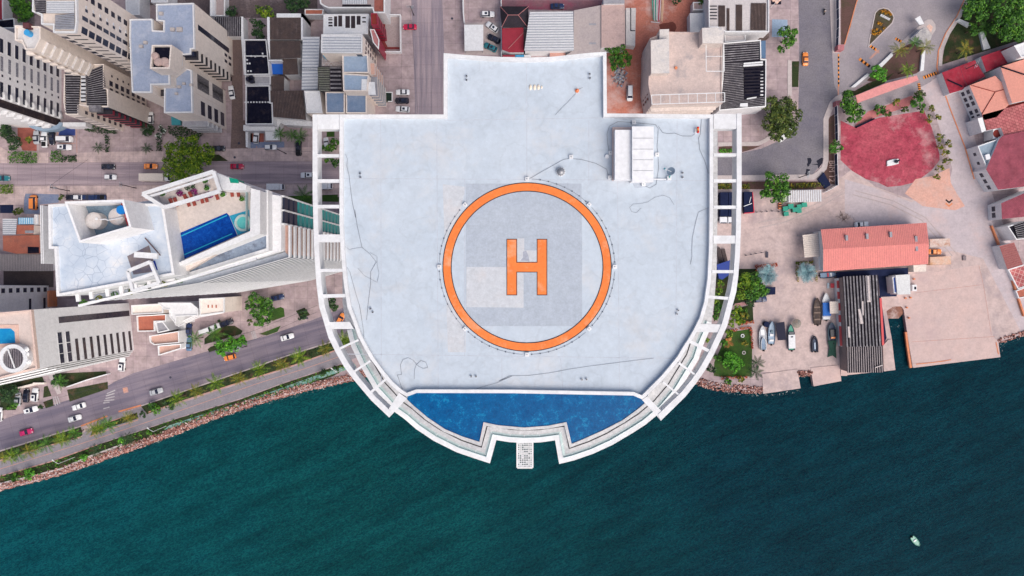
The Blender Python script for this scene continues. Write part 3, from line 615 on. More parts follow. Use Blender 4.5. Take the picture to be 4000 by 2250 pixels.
b = MB(); b.smooth = True; b.dome(x, y, ZD + .12, .14, .2); b.build('lens', plain('orange_lens', (.85, .22, .1), .25), bc)
def cable(pts, label, r=.02, ties=False, z=ZD):
    b = MB(); q = [(*W(px_, py_, z), z + .03) for px_, py_ in pts]; b.path(q, r * .62, 4)
    if ties:
        L = 0
        for p, n in zip(q, q[1:]): b.box(n[0], n[1], z, .09, .09, .07)
    tag(b.build('cable', plain('dark_cable', (.09, .1, .14), .6)), label, 'cable', None); return b
def arc(c0, r, a0, a1, n=12): return [(c0[0] + r * math.cos(R(a0 + (a1 - a0) * i / n)), c0[1] - r * math.sin(R(a0 + (a1 - a0) * i / n))) for i in range(n + 1)]
C = (2059, 1042)
for a0, a1, t in ((87, 48, 'upper right'), (43, 3, 'right'), (-3, -42, 'lower right'), (-48, -87, 'bottom right'), (-93, -132, 'bottom left'), (-138, -177, 'lower left'), (177, 140, 'upper left')):
    cable(arc(C, 343, a0, a1, 7), 'dark clipped cable along the %s of the orange ring' % t, .018, True)
bp = proto('lamp_box', 'lamp box', 'white lamp boxes on the tower roof')
k = MB(); k.box(0, 0, 0, .33, .33, .2); ppart(k, 'case', whiteb, bp)
k = MB(); k.cyl(0, 0, .05, .2, .26, 8); ppart(k, 'lamp', steel, bp)
def place(p, x, y, z, rz, label, **kw): return dup(p, (*W(x, y, z), z), rz, label, **kw)
for a, t in ((90, 'at the top of the orange ring'), (45, 'at the upper right of the orange ring'), (0, 'at the right of the orange ring'), (-45, 'at the lower right of the orange ring'), (-90, 'at the bottom of the orange ring'), (-135, 'at the lower left of the orange ring'), (180, 'at the left of the orange ring'), (135, 'at the upper left of the orange ring')):
    place(bp, C[0] + 342 * math.cos(R(a)), C[1] - 342 * math.sin(R(a)), ZD, R(a), 'small white lamp box ' + t)
for x, y, t in ((2231, 614, 'midway on the cable between the ring and the shed'), (2475, 480, 'above the white equipment shed'), (2384, 598, 'left of the white shed, upper of two'), (2382, 694, 'at the lower left corner of the white shed'), (2513, 721, 'below the white equipment shed'), (2566, 605, 'right of the white equipment shed')):
    place(bp, x, y, ZD, 0, 'small white lamp box ' + t)
fl = MB(); x, y = W(2370, 612, ZD); fl.cyl(x, y, .2, ZD, ZD + .22, 14, .16); tag(fl.build('floodlight', wsteel), 'round white floodlight beside the left edge of the equipment shed', 'floodlight')
for pts, lab, r in ((z27(740,38, 780,15, 805,0) + z26(0,720, 80,705, 230,720, 410,768, 545,840, 570,935), 'long dark cable from the ring to the corner of the equipment shed', .022),
                 (z26(575,605, 560,520, 550,400, 580,300, 690,240, 810,250, 900,255, 1160,280, 1195,330, 1190,450, 1180,560, 1190,640, 1200,830, 1180,950, 1170,1030, 1090,1078, 1035,1055), 'dark cable looped around the equipment shed', .022),
                 (z26(1195,300, 1250,380, 1310,395, 1400,388, 1500,425, 1620,425, 1655,395), 'dark wavy cable from the shed to the red obstruction light', .022),
                 (z26(1738,210, 1725,400, 1703,450, 1715,590, 1780,740, 1850,980, 1890,1080, 1895,1290), 'long dark cable along the right edge of the tower roof', .022),
                 (z26(1890,1300, 1800,1335, 1700,1380, 1680,1449) + z28(765,170, 735,310, 730,420, 732,490, 715,560), 'dark cable hanging down the right of the tower roof below the shed', .02),
                 (z26(1395,1290, 1340,1200, 1260,1168, 1150,1195, 1060,1255, 990,1270, 880,1280, 835,1320, 860,1375, 920,1388, 980,1330), 'thin curly wire lying below the equipment shed', .015),
                 (z12(1505,1449, 1760,1190, 1780,1140, 1855,1100), 'thin straight wire running from the orange beacon', .018),
                 (z22(645,655, 668,710, 660,800, 690,920, 705,1060, 725,1230, 770,1449) + z23(600,60, 630,260, 690,535, 790,620, 870,720, 800,840, 800,1000, 770,1220, 748,1449), 'long dark cable wandering down the left of the tower roof', .022),
                 (z23(690,535, 560,555, 540,570, 450,500), 'short looped wire at the left edge of the tower roof', .016),
                 (z23(640,800, 720,890, 880,975, 905,860, 880,750, 880,650, 790,600), 'looped wire crossing the long cable on the left of the tower roof', .016),
                 (z23(430,660, 540,850, 610,1110, 660,1270, 688,1449) + z24(460,0, 490,200, 500,330, 530,420), 'thin wire curving along the left rim of the tower roof', .018),
                 (z24(865,770, 820,690, 785,590, 822,585, 813,500, 835,455, 880,440, 920,460, 970,515, 1010,533, 1050,525, 1035,480, 990,465, 950,500, 935,550, 932,625), 'dark curly cable at the lower left corner of the tower roof', .02),
                 (z24(1440,722, 1520,695, 1660,655, 1783,600) + z25(130,495, 235,443, 430,440, 640,415, 850,375, 1050,345, 1560,280, 1720,262), 'long thin wire along the bottom of the helipad roof', .018)):
    cable(pts, lab, r)
vp = proto('vent_pipe', 'vent pipe', 'paired vent pipes on the tower roof')
k = MB(); k.cyl(0, 0, .09, 0, .2, 12); ppart(k, 'pipe', steel, vp); k = MB(); k.cyl(0, 0, .05, .2, .21, 10); ppart(k, 'opening', dark, vp)
for x, y, t in ((1823,299,'upper left of the north wing, upper'), (1823,314,'upper left of the north wing, lower'), (2303,291,'upper right of the north wing, upper'), (2304,307,'upper right of the north wing, lower'), (1408,678,'left of the roof, upper'), (1409,693,'left of the roof, lower'), (2665,676,'right of the satellite dish, upper'), (2665,693,'right of the satellite dish, lower'),
                (1448,1206,'lower left of the ring, upper'), (1457,1219,'lower left of the ring, lower'), (2648,1212,'lower right of the ring, upper'), (2643,1226,'lower right of the ring, lower'), (1841,1470,'bottom left above the pool, left'), (1860,1470,'bottom left above the pool, right'), (2273,1482,'bottom right above the pool, left'), (2291,1481,'bottom right above the pool, right')):
    place(vp, x, y, ZD, 0, 'small round vent pipe, %s of its pair' % t)
sp = proto('skylight', 'skylight', 'pale skylights on the north wing')
k = MB(); k.smooth = True; k.dome(0, 0, 0, .13, .12); ppart(k, 'dome', plain('cream_plastic', (.8, .7, .58), .3), sp)
for i, (x, h) in enumerate(((2072,1), (2088,1), (2103,1), (2116,.55))):
    place(sp, x, 341, ZD, 0, ['leftmost cream capsule skylight of four on the north wing', 'second cream capsule skylight from the left on the north wing', 'third cream capsule skylight from the left on the north wing', 'smallest cream capsule skylight at the right of the row on the north wing'][i], scale=(1 * h, 1.9 * h, 1))
# ---------------------------------------------------------------- building helpers
def vol(th, pts, zt, zb_, wall, roof, par=.5, pw=.3, pm=None, inset=0, rname='roof', dz=0):
    """Walls, a roof slab and a parapet; the outline is read off the picture at the height of the roof."""
    w = ccw(WP(pts, zt + par if par else zt)); reg(th, w)
    b = MB(); b.prism(w, zb_, zt - .02, top=False); b.build('wall', wall, th)
    b = MB(); b.flat(offs(w, pw * .5, True) if par else w, zt + dz); r = b.build(rname, roof, th)
    if par:
        b = MB(); b.band(offs(w, pw / 2, True), pw + .004, zt - .3, zt + par, True); b.build('parapet', pm or white, th)
    return w
def bld(name, label, cat, pts, zt, wall, roof, zb_=0, grp=None, **k):
    c = WP(pts, zt); th = thing(name, label, cat, (sum(p[0] for p in c) / len(c), sum(p[1] for p in c) / len(c), zb_), 0, grp)
    vol(th, pts, zt, zb_, wall, roof, **k); return th
WM = {}
EDG = {}
def reg(th, w): EDG.setdefault(th, []).extend((w[i - 1], w[i]) for i in range(len(w)))
def snap(th, A, B):
    """Moves the line A-B onto the nearest parallel wall of the building, just proud of it."""
    best = None; m = ((A[0] + B[0]) / 2, (A[1] + B[1]) / 2); l = math.dist(A, B) or 1; d = ((B[0] - A[0]) / l, (B[1] - A[1]) / l)
    for p, q in EDG.get(th, []):
        e = math.dist(p, q)
        if e < 1.5: continue
        t = ((q[0] - p[0]) / e, (q[1] - p[1]) / e)
        if abs(t[0] * d[0] + t[1] * d[1]) < .93: continue
        s_ = (m[0] - p[0]) * t[0] + (m[1] - p[1]) * t[1]; n = abs((m[0] - p[0]) * -t[1] + (m[1] - p[1]) * t[0]) + max(0, -s_, s_ - e)
        if best is None or n < best[0]: best = (n, p, t)
    if best is None or best[0] > 3.5: return A, B
    _, p, t = best; o = (t[1] * .025, -t[0] * .025)
    f = lambda X: (p[0] + t[0] * ((X[0] - p[0]) * t[0] + (X[1] - p[1]) * t[1]) + o[0], p[1] + t[1] * ((X[0] - p[0]) * t[0] + (X[1] - p[1]) * t[1]) + o[1])
    return f(A), f(B)
def put(th, name, mb_key, mk, x, y, z, rot, mats):
    if mb_key not in WM:
        k = MB(); mk(k); WM[mb_key] = k.build(name, mats, None, (0, 0, 0)); o = WM[mb_key]
    else:
        o = WM[mb_key].copy(); COL.objects.link(o)
    o.name = name; c = ORG[th]; o.parent = th; o.location = (x - c[0], y - c[1], z - c[2]); o.rotation_euler = (0, 0, rot); return o
def wins(th, A, B, us, zs, w, h, m=glassd, name='window', proud=.05, frame=None):
    """Windows on the wall from A to B (world), at fractions us and sill heights zs."""
    A, B = snap(th, A, B); dx, dy = B[0] - A[0], B[1] - A[1]; rot = math.atan2(dy, dx)
    key = (name, round(w, 2), round(h, 2), m.name, frame.name if frame else '')
    def mk(k):
        if frame:
            k.mi = 1; k.box(0, 0, -.12, w + .24, .08, .12); k.box(0, 0, h, w + .24, .08, .12); k.box(-w / 2 - .06, 0, 0, .12, .08, h); k.box(w / 2 + .06, 0, 0, .12, .08, h); k.mi = 0
        k.box(0, 0, 0, w, .06, h)
    for z in zs:
        for u in us: put(th, name, key, mk, A[0] + dx * u, A[1] + dy * u, z, rot, [m, frame] if frame else m)
def slab(th, name, poly, z0, z1, m, mtop=None):
    b = MB(); b.prism(poly, z0, z1, bot=True, mtop=1 if mtop else None); return b.build(name, [m, mtop] if mtop else m, th)
def corr(name, a, b_, c, d, n, amp, mats, th=None, thick=.0, frac=.64):
    """Ribbed sheet roof: ribs run a->b, stepping from a to d. Corners are 3D."""
    a, b_, c, d = map(Vector, (a, b_, c, d)); k = MB()
    if mats[0].name.startswith(('white_sheet', 'cream_sheet')): frac = .86
    up = Vector((0, 0, amp))
    for i in range(n):
        t0, t1, t2, t3 = i / n, (i + frac * .75) / n, (i + frac) / n, (i + .97) / n
        P = lambda t, z: (a.lerp(d, t) + up * z, b_.lerp(c, t) + up * z)
        q = [P(t0, 0), P(t0 + .04 / n, 1), P(t1, 1), P(t2, 0), P((i + 1) / n, 0)]
        for j in range(4):
            k.mi = 0 if j == 1 else 1
            k.face([q[j][0], q[j][1], q[j + 1][1], q[j + 1][0]])
    return k.build(name, mats, th)
def Q3(pts, *zs):
    r = []
    for i, (x, y) in enumerate(pts):
        z = zs[i % len(zs)]; r.append((*W(x, y, z), z))
    return r
fibA = mat('weathered_fibre_cement', (.24, .225, .24), (.13, .125, .15), .6, 4, .35, .9, stain=(.42, .4, .43), ss=.5, sa=.7)
fibB = mat('dark_roof_channel', (.02, .019, .03), (.035, .03, .04), .6, 4, .3, .95, .05)  # very dark tone for roof channels
brownA = mat('brown_sheet_roof', (.15, .105, .095), (.1, .075, .075), .5, 4, .4, .9, stain=(.26, .2, .19), ss=.5, sa=.5)
brownB = mat('brown_sheet_groove', (.07, .05, .05), (.05, .04, .045), .5, 4, .3)
blackroof = mat('black_bitumen_roof', (.008, .009, .022), (.016, .016, .032), .6, 4, .5, .95, .03, stain=(.06, .045, .05), ss=.5, sa=.5)
whiteA = mat('white_sheet_roof', (.68, .69, .72), (.58, .59, .63), .5, 3, .12)
whiteB = mat('white_sheet_groove', (.3, .33, .4), (.4, .42, .48), .5, 3, .15)
greyroof = mat('grey_concrete_roof', (.36, .36, .4), (.3, .3, .34), .3, 3, .18, .9, stain=(.22, .2, .22), ss=.25, sa=.6)
peach = mat('peach_balcony_tiles', (.6, .38, .32), (.54, .34, .29), .5, 3, .12)
crack = None
def cracked():
    m, t, b = base('cracked_pale_roof', .6, .3); co = nn(t, 'ShaderNodeNewGeometry').outputs['Position']
    v = nn(t, 'ShaderNodeTexVoronoi'); v.feature = 'DISTANCE_TO_EDGE'; v.inputs['Scale'].default_value = .55
    n2 = nn(t, 'ShaderNodeTexNoise'); n2.inputs['Scale'].default_value = .6; t.links.new(co, n2.inputs[0])
    ad = nn(t, 'ShaderNodeMix', data_type='VECTOR') if False else None
    t.links.new(co, v.inputs['Vector'])
    body = ramp(t, noise_(t, co, .18, 6, .7), [(.35, (.42, .5, .62)), (.55, (.56, .62, .71)), (.7, (.72, .72, .74))])
    gate = ramp(t, noise_(t, co, .12, 3), [(.42, (0, 0, 0)), (.6, (.75,) * 3)])
    ln = ramp(t, v.outputs[0], [(.0, (1, 1, 1)), (.035, (0, 0, 0))])
    f = mixc(t, 1.0, gate, ln, 'MULTIPLY'); col = mixc(t, f, body, (.2, .27, .4)); t.links.new(col, b.inputs['Base Color']); return m
crackroof = cracked()
# ---------------------------------------------------------------- blocks of flats, upper left
A = thing('apartment_block', 'beige apartment block with blue grey flat roofs and a rooftop tank room', 'apartment block', (*W(640, 200, 26), 0))
zA = 26
wA = vol(A, pp(506,74, 595,73, 597,118, 637,120, 638,83, 610,80, 609,15, 756,11, 760,190, 745,192, 745,212, 710,214, 708,255, 662,290, 663,330, 591,331, 591,362, 515,361, 509,240, 505,150), zA, 0, lbeige, blueroof, .45, .35, white)
vol(A, pp(641,337, 660,334, 668,300, 690,293, 708,262, 748,273, 752,440, 640,441), 22.5, 0, lbeige, blueroof, .5, .35, white)
w = ccw(WP(pp(593,175, 671,175, 663,268, 585,268), 32.5)); b = MB(); b.band(offs(w, .2, True), .4, 26.1, 32.5, True); b.build('tank_room_wall', lbeige, A)
b = MB(); b.flat(w, 31.6); b.build('tank_room_floor', blackroof, A)
for x, y, r in ((602, 217, 1.1), (615, 240, 1.2), (640, 240, 1.3), (652, 255, .8)):
    b = MB(); p = W(x, y, 32.5); b.cyl(p[0], p[1], r, 31.6, 32.2, 16); b.smooth = True; b.dome(p[0], p[1], 32.2, r, .5, 16, 3); b.build('water_tank', mat('stained_tank', (.62, .46, .42), (.5, .36, .34), .8, 3, .2), A)
for z in [2.6 + 2.9 * i for i in range(8)]:        # corner balconies
    slab(A, 'balcony', WP(pp(708,196, 765,192, 766,228, 706,228), 26), z, z + 1.5, lbeige, bal_shade)
b = MB(); b.prism(WP(pp(714,205, 757,200, 757,217, 714,219), 26), 0, 25.9); b.build('balcony_recess', glassd, A)  # dark prism stands for the shaded recess behind the balconies
for z in [2 + 3.0 * i for i in range(7)]:
    slab(A, 'balcony', WP(pp(560,350, 641,345, 641,372, 560,372), 22.5), z, z + 1.3, lbeige, bal_shade)
    if z < 12: slab(A, 'balcony', WP(pp(645,440, 748,440, 748,462, 645,462), 22.5), z, z + 1.2, white, greyroof)
E0, E1 = W(757.5, 20, 26), W(761, 190, 26)
wins(A, E0, E1, [.45], [3], 1.6, 21, glassd, 'stair_window'); wins(A, E0, E1, [.62, .78], [1.5, 4.5], .9, 1.8)
F0, F1 = W(749.5, 275, 22.5), W(753, 438, 22.5)
for u in (.1, .2):
    wins(A, F0, F1, [u + .04], [2, 12], 3.2, 7.5, mat('dark_louvres', (.05, .05, .07), (.3, .27, .27), 3, 3, .1), 'louvre_panel')
wins(A, F0, F1, [.72, .88], [1.5, 6, 10.5, 15], 2.2, 2.6); wins(A, F0, F1, [.35, .5], [5], .12, 16, beige, 'wall_joint')
for p, s_ in ((pp(632,55)[0], 1.1), (pp(571,168)[0], 1), (pp(554,183)[0], 1), (pp(677,117)[0], 1.2), (pp(704,117)[0], 1.5), (pp(727,320)[0], .9), (pp(668,355)[0], .8), (pp(679,328)[0], .9), (pp(698,315)[0], .8)):
    q = W(*p, 26); b = MB(); b.box(q[0], q[1], 22.5 if p[1] > 300 else 26, s_, s_ * .8, .7); b.build('rooftop_unit', mat('dusty_unit', (.55, .5, .48), (.48, .43, .42), 1, 4, .15), A)
b = MB(); b.prism(WP(pp(668,452, 705,452, 705,488, 670,488), 1), 0, 1, bot=True); b.build('teal_canopy', plain('teal_canopy_glass', (.05, .3, .36), .3), A)

B_ = thing('apartment_tower', 'tall beige apartment tower at the top left with a white sheet roof', 'apartment tower', (*W(210, 60, 48), 0))
vol(B_, pp(128,-90, 297,-90, 300,85, 294,127, 207,127, 207,97, 160,95, 160,57, 125,45), 48, 0, lbeige, beige, .5, .35, white)
corr('roof_sheet', *Q3(pp(182,5, 292,5, 292,52, 182,52), 48.4), 7, .12, [whiteA, whiteB], B_)
corr('roof_sheet', *Q3(pp(216,60, 292,52, 292,115, 216,115), 48.4), 9, .15, [fibA, whiteB], B_)
corr('roof_sheet', *Q3(pp(135,0, 180,0, 180,52, 140,52), 48.4), 7, .15, [fibA, fibB], B_)
vol(B_, pp(57,98, 158,103, 158,150, 137,193, 98,193, 83,158, 58,158), 44, 0, lbeige, mat('stained_white_terrace', (.72, .7, .7), (.64, .6, .6), .3, 3, .15, stain=(.4, .42, .5), ss=.4, sa=.5), .7, .3, lbeige)
q = W(119, 134, 44); b = MB(); b.cyl(*q, .8, 44, 45.4, 16); b.build('water_tank', plain('sky_blue_tank', (.05, .35, .7), .4), B_)
q = W(118, 107, 44); b = MB(); b.box(*q, 44, 1.6, 1.3, 1.6); b.build('stair_hatch', mat('maroon_hatch', (.15, .05, .06), (.1, .04, .05)), B_)
zsB = [2 + 3.0 * i for i in range(15)]
e0, e1 = W(301, 85, 48), W(296, 127, 48)
wins(B_, W(299, -80, 48), W(302, 85, 48), [.62], zsB, .8, 1.0); wins(B_, W(299, -80, 48), W(302, 85, 48), [.84], zsB, 1.1, 2.3)
wins(B_, W(299, -80, 48), W(302, 85, 48), [.3], zsB, 1.5, 1.6); wins(B_, W(299, -80, 48), W(302, 85, 48), [.54], [z + .3 for z in zsB], .8, .6, wsteel, 'air_conditioner', .3)
wins(B_, e0, e1, [.5], zsB, 1.7, 2.3, glassd, 'balcony_door')
wins(B_, W(207, 128.5, 48), W(294, 128.5, 48), [.2], zsB, 1.5, 1.6); wins(B_, W(207, 128.5, 48), W(294, 128.5, 48), [.75], [z + 2.1 for z in zsB], 3.6, .45, dark, 'balcony_gap')
b0, b1 = W(98, 194.5, 44), W(137, 194.5, 44)
for z in zsB[:14]:
    slab(B_, 'balcony', WP(pp(137,193, 160,150, 172,160, 150,208), 44), z, z + 1.2, lbeige, MATS['stained_white_terrace']); 
    slab(B_, 'balcony', WP(pp(83,190, 100,190, 120,205, 84,205), 44), z, z + 1.2, lbeige)
C_ = thing('apartment_tower', 'pale grey apartment tower cut by the left frame edge, with tall slit windows', 'apartment tower', (*W(150, 350, 0), 0))
cw = ccw(WP(pp(-300,217, 240,217, 240,499, -300,499), 0)); reg(C_, cw); b = MB(); b.prism(cw, 0, 60); b.build('wall', greywall, C_)
c0, c1 = W(240.6, 499, 0), W(240.6, 217, 0); uy = lambda y: (499 - y) / 282
zsC = [1.2 + 3.0 * i for i in range(11)]
wins(C_, c0, c1, [uy(282)], zsC, 4.0, 1.35, glassd, 'window', .05, white); wins(C_, c0, c1, [uy(434)], zsC, 4.4, 1.25, glassd, 'window', .05, white)
wins(C_, c0, c1, [uy(344)], zsC, 4.2, 1.0, mat('louvre_grille', (.08, .09, .14), (.45, .45, .5), 4, 6, .2), 'louvre')
wins(C_, c0, c1, [uy(385)], zsC, .7, .6)
for z in zsC:
    slab(C_, 'balcony', WP(pp(225,441, 246,441, 249,452, 249,466, 225,466), 0), z - .6, z + .3, white)
wins(C_, c0, c1, [uy(482)], [.5], 2.3, 40, mat('brown_black_strip', (.03, .022, .03), (.12, .08, .07), .5, 3, .3, lo=.5, hi=.75), 'recess_strip')  # the shade of the recess, put in as a flat dark panel
for z in zsC: slab(C_, 'end_balcony', WP(pp(205,499, 238,499, 232,511, 205,513), 0), z, z + .9, white)
b = MB(); b.band([W(174 + 63 * math.cos(R(180 * i / 20)), 478 + 26 * math.sin(R(180 * i / 20)), 3) for i in range(21)], 1.1, 0, 3); b.build('curved_terrace', mat('blue_terrace', (.25, .35, .47), (.33, .42, .52), .5, 3, .15), C_)
b = MB(); b.prism(WP(pp(245,478, 335,478, 335,494, 245,494), 4), 0, 4); b.build('entrance_canopy', white, C_)
D_ = thing('apartment_block', 'beige block with a dark ribbed roof and crimson balconies', 'apartment block', (*W(340, 350, 22), 0))
vol(D_, pp(250,290, 342,285, 342,250, 405,250, 406,342, 422,348, 423,417, 352,418, 306,410, 306,448, 256,448, 248,400), 22.5, 0, lbeige, beige, .4, .3, lbeige)
corr('roof_sheet', *Q3(pp(256,284, 316,284, 308,445, 258,445), 22.7), 17, .35, [fibA, fibB], D_)
corr('roof_sheet', *Q3(pp(336,284, 404,255, 421,412, 340,412), 22.7), 17, .35, [fibA, fibB], D_)
corr('roof_sheet', *Q3(pp(318,296, 336,296, 336,400, 316,400), 22.8), 7, .2, [whiteA, fibB], D_)
crims = plain('crimson_paint', (.3, .02, .05), .5)
for z in [1.6 + 2.9 * i for i in range(7)]:
    slab(D_, 'balcony', WP(pp(356,418, 421,417, 421,440, 358,440), 22.5), z, z + 1.1, crims, bal_shade)
b = MB(); b.prism(WP(pp(352,412, 400,412, 400,438, 354,438), 22.5), 22, 23.2); b.build('balcony_roof', fibA, D_)
b = MB(); b.prism(WP(pp(357,413, 421,413, 421,424, 357,424), 22.5), 0, 22); b.build('balcony_recess', glassd, D_)  # shade behind the crimson balconies, put in as a dark prism
d0, d1 = W(577.6, 488, 0), W(569.6, 333, 0); zsD = [1.2 + 2.9 * i for i in range(7)]
wins(D_, d0, d1, [.22], zsD, 1.7, 1.8); wins(D_, d0, d1, [.62], zsD, 1.5, 1.6); wins(D_, d0, d1, [.8], zsD, .6, .7); wins(D_, d0, d1, [.48], zsD, .8, 1.5)
wins(D_, W(256, 449, 22.5), W(306, 449, 22.5), [.6], zsD, 3, .7, glassd); wins(D_, W(306, 449, 22.5), W(307, 412, 22.5), [.5], zsD, 1, 1.2)
# ---------------------------------------------------------------- tower with the roof pool, left
P = thing('residential_tower', 'white residential tower with a roof pool, loungers and a tank room', 'tower', (*W(620, 920, 88), 0))
zP = 88.0
body = ccw(WP(pp(192,803, 555,760, 833,672, 975,736, 1043,748, 1043,972, 690,1080, 225,1158), zP)); b = MB(); b.prism(body, 0, 80, top=True); b.build('wall', greywall, P)
vol(P, pp(188,799, 250,795, 575,795, 632,795, 640,812, 682,1073, 221,1158, 212,972, 190,972), zP, 79, white, crackroof, .6, .5, white)
west = mat('brown_west_ledge', (.1, .07, .07), (.07, .055, .06), .4, 4, .3)
b = MB(); b.prism(WP(pp(160,802, 188,800, 190,972, 212,974, 212,1030, 165,1030), 70), 0, 70); b.build('side_ledge', west, P)
for x in (156, 163):
    b = MB(); b.prism(WP(pp(x,802, x+4,802, x+8,1030, x+4,1030), 78), 0, 78); b.build('side_fin', white, P)
# tank enclosure
tz = 96.0; te = ccw(WP(pp(252,787, 482,779, 514,888, 310,948), tz)); b = MB(); b.band(offs(te, .2, True), .4, zP + .02, tz, True); b.build('tank_enclosure', greywall, P)
b = MB(); b.flat(offs(te, .4, True), zP + 2.6); b.build('tank_floor', mat('slate_blue_floor', (.16, .25, .36), (.22, .3, .38), .5, 3, .3), P)
for x, y in ((359, 861), (450, 845)):
    q = W(x, y, 93); b = MB(); b.cyl(*q, 1.62, zP + .1, 92.5, 28); b.smooth = True; b.dome(*q, 92.5, 1.62, .5, 28, 3)
    tk = b.build('water_tank', mat('white_fibreglass', (.72, .7, .7), (.66, .6, .58), .6, 3, .1, stain=(.66, .4, .3), ss=.35, sa=.5), P)
    b = MB(); b.cyl(q[0] + .9, q[1] + .3, .3, 92.9, 93.05, 12); b.build('hatch', white, tk)
b = MB(); b.path([(*W(391, 858, 93.2), 93.2), (*W(412, 856, 93.2), 93.2), (*W(422, 861, 93.2), 93.2), (*W(482, 848, 93.2), 93.2)], .13, 6); b.build('tank_pipe', wsteel, P)
b = MB(); q = W(474, 820, 94); b.cyl(*q, .85, 93.6, 94.2, 16); b.build('blue_tank_lid', plain('bright_blue_lid', (.01, .2, .6), .4), P)
b = MB(); b.prism(WP(pp(464,786, 482,781, 511,884, 493,888), 94), 89, 93.5); b.build('red_tarpaulin', mat('red_tarp', (.6, .05, .06), (.5, .04, .06), 1, 3, .3, stain=(.75, .5, .5), ss=1.2, sa=.8), P)
# pergola frame on the roof
def frame(pts, z, w, h, closed=True, name='pergola_beam', m=whiteb, th=P):
    L = WP(pts, z); n = len(L)
    for i in range(n if closed else n - 1):
        b = MB(); b.band([L[i], L[(i + 1) % n]], w, z - h, z + (.004 if i % 2 else 0)); b.build(name, m, th)
frame(pp(555,757, 833,669, 858,745, 640,810), 91.5, .7, .7); frame(pp(566,772, 836,688), 91.3, .35, .5, False)
frame(z7(1800,30, 2120,-100, 2170,20, 2250,200, 1870,310), 90.5, .6, .6, True, 'skylight_frame'); frame(z7(1860,165, 2190,60), 90.4, .6, .5, False, 'skylight_frame')
frame(z5(1895,1065, 2225,1090), 90.9, 1.1, .5, False, 'skylight_frame')
b = MB(); b.flat(WP(z5(1800,1090, 2110,935, 2220,1300, 1890,1350), zP), zP + .03); b.build('skylight_floor', mat('skylight_well', (.3, .24, .23), (.12, .12, .2), .5, 2, .3), P)
b = MB(); b.flat(WP(z5(2115,1180, 2195,1150, 2235,1285, 2140,1300), zP), zP + .05); b.build('skylight_pool', plain('deep_blue_tiles', (.004, .03, .25), .2), P)
# pool terrace
zt = 83.5
b = MB(); b.prism(WP(pp(560,760, 833,680, 962,719, 976,740, 985,912, 700,1075, 650,1075, 640,812), zt), 79.5, zt); b.build('pool_terrace', mat('cream_terrace_paving', (.66, .58, .54), (.6, .53, .5), .3, 3, .12), P)
b = MB(); b.flat(WP(z6(210,795, 320,735, 300,690, 920,425, 950,455, 1055,710, 285,1050, 250,1000), zt), zt + .03); b.build('pool_water', pool_mat('blue_pool_water', (.003, .03, .2), (.005, .06, .33), (.01, .1, .42)), P)
b = MB(); b.band(WP(z6(365,960, 990,685), zt), .22, zt + .045); b.band(WP(z6(325,725, 925,455), zt), .22, zt + .045); b.build('lane_line', plain('cyan_tiles', (.02, .35, .55), .2), P)
b = MB(); b.flat(WP(z6(955,460, 1205,385, 1215,650, 1060,705), zt), zt + .032); b.build('shallow_pool', mat('turquoise_shallow', (.02, .3, .5), (.04, .36, .52), 1, 4, .15, .15, .5), P)
q = W(*z6(1130, 550)[0], zt); b = MB(); b.ring(*q, 1.25, 1.75, zt, zt + .3, 32); b.build('hot_tub_rim', mat('tub_rim', (.5, .62, .6), (.45, .58, .56)), P)
b = MB(); b.cyl(*q, 1.25, zt, zt + .15, 32); b.build('hot_tub_water', mat('mint_water', (.1, .5, .5), (.16, .55, .52), 2, 5, .1, .1, .5), P)
b = MB(); b.band(WP(z6(20,130, 300,730), zt), .1, zt); b.build('deck_edge', white, P)
for l, m_, nm, h in ((pp(962,719, 962,903), cglass, 'glass_balustrade', 1.2),):
    b = MB(); b.band(WP(l, zt + 1), .12, zt, zt + h); b.build(nm, m_, P)
b = MB(); b.prism(WP(pp(979,735, 1016,744, 1016,914, 684,1047, 684,1032, 977,903), 86), 79.6, 86); b.build('pool_parapet', white, P)
b = MB(); b.flat(WP(pp(1016,744, 1041,748, 1046,918, 1046,972, 690,1080, 684,1064, 1016,914), 82), 82.03); b.build('planted_ledge', mat('dirty_blue_ledge', (.28, .34, .44), (.22, .28, .38), .5, 3, .2, stain=(.06, .06, .09), ss=.35, sa=.7), P)
b = MB(); b.prism(WP(pp(1040,742, 1050,744, 1052,978, 690,1092, 690,1080, 1043,970), 82), 80, 82.4); b.build('ledge_rim', white, P)
tealA = plain('teal_window_band', (.02, .27, .25), .15, .6)
b = MB(); b.prism(WP(pp(833,669, 945,715, 962,722, 960,742, 862,742), 88), 80, 88); b.build('stair_block', white, P)
b = MB(); b.prism(WP(z4(1130,1265, 1250,1290, 1270,1345, 1150,1340), 86), 85, 88.1); b.build('green_glass_roof', plain('green_glass', (.01, .3, .2), .15), P)
# storeys: balcony slabs along the south, window bands and balconies on the east
NS = 25
sl = WP(pp(222,1160, 690,1082, 1043,978), zP); so_ = WP(pp(222,1186, 690,1108, 1066,1000), zP)
for i in range(NS):
    z = 1.5 + 3.15 * i
    slab(P, 'balcony', sl + so_[::-1], z, z + .4, glassd, mat('slate_balcony_floor', (.34, .38, .45), (.4, .43, .49)))  # slab edges coloured dark for the shaded gaps between storeys
    b = MB(); b.band(so_, .1, z + .4, z + 1.3); b.build('balcony_parapet', whiteb, P)
    b = MB(); e = WP(pp(1043,748, 1043,860, 1052,860, 1052,748), zP); b.prism(e, z + .2, z + 2.2, bot=True); b.build('window_band', teal if i < NS - 3 else glassd, P)
    slab(P, 'side_balcony', WP(pp(1043,866, 1066,866, 1066,1000, 1043,978), zP), z, z + .3, glassd, peach)  # dark slab edge again in place of gap shade
    b = MB(); b.band(WP(pp(1066,866, 1066,1000), zP), .4, z + .3, z + 1.3); b.build('side_parapet', whiteb, P)
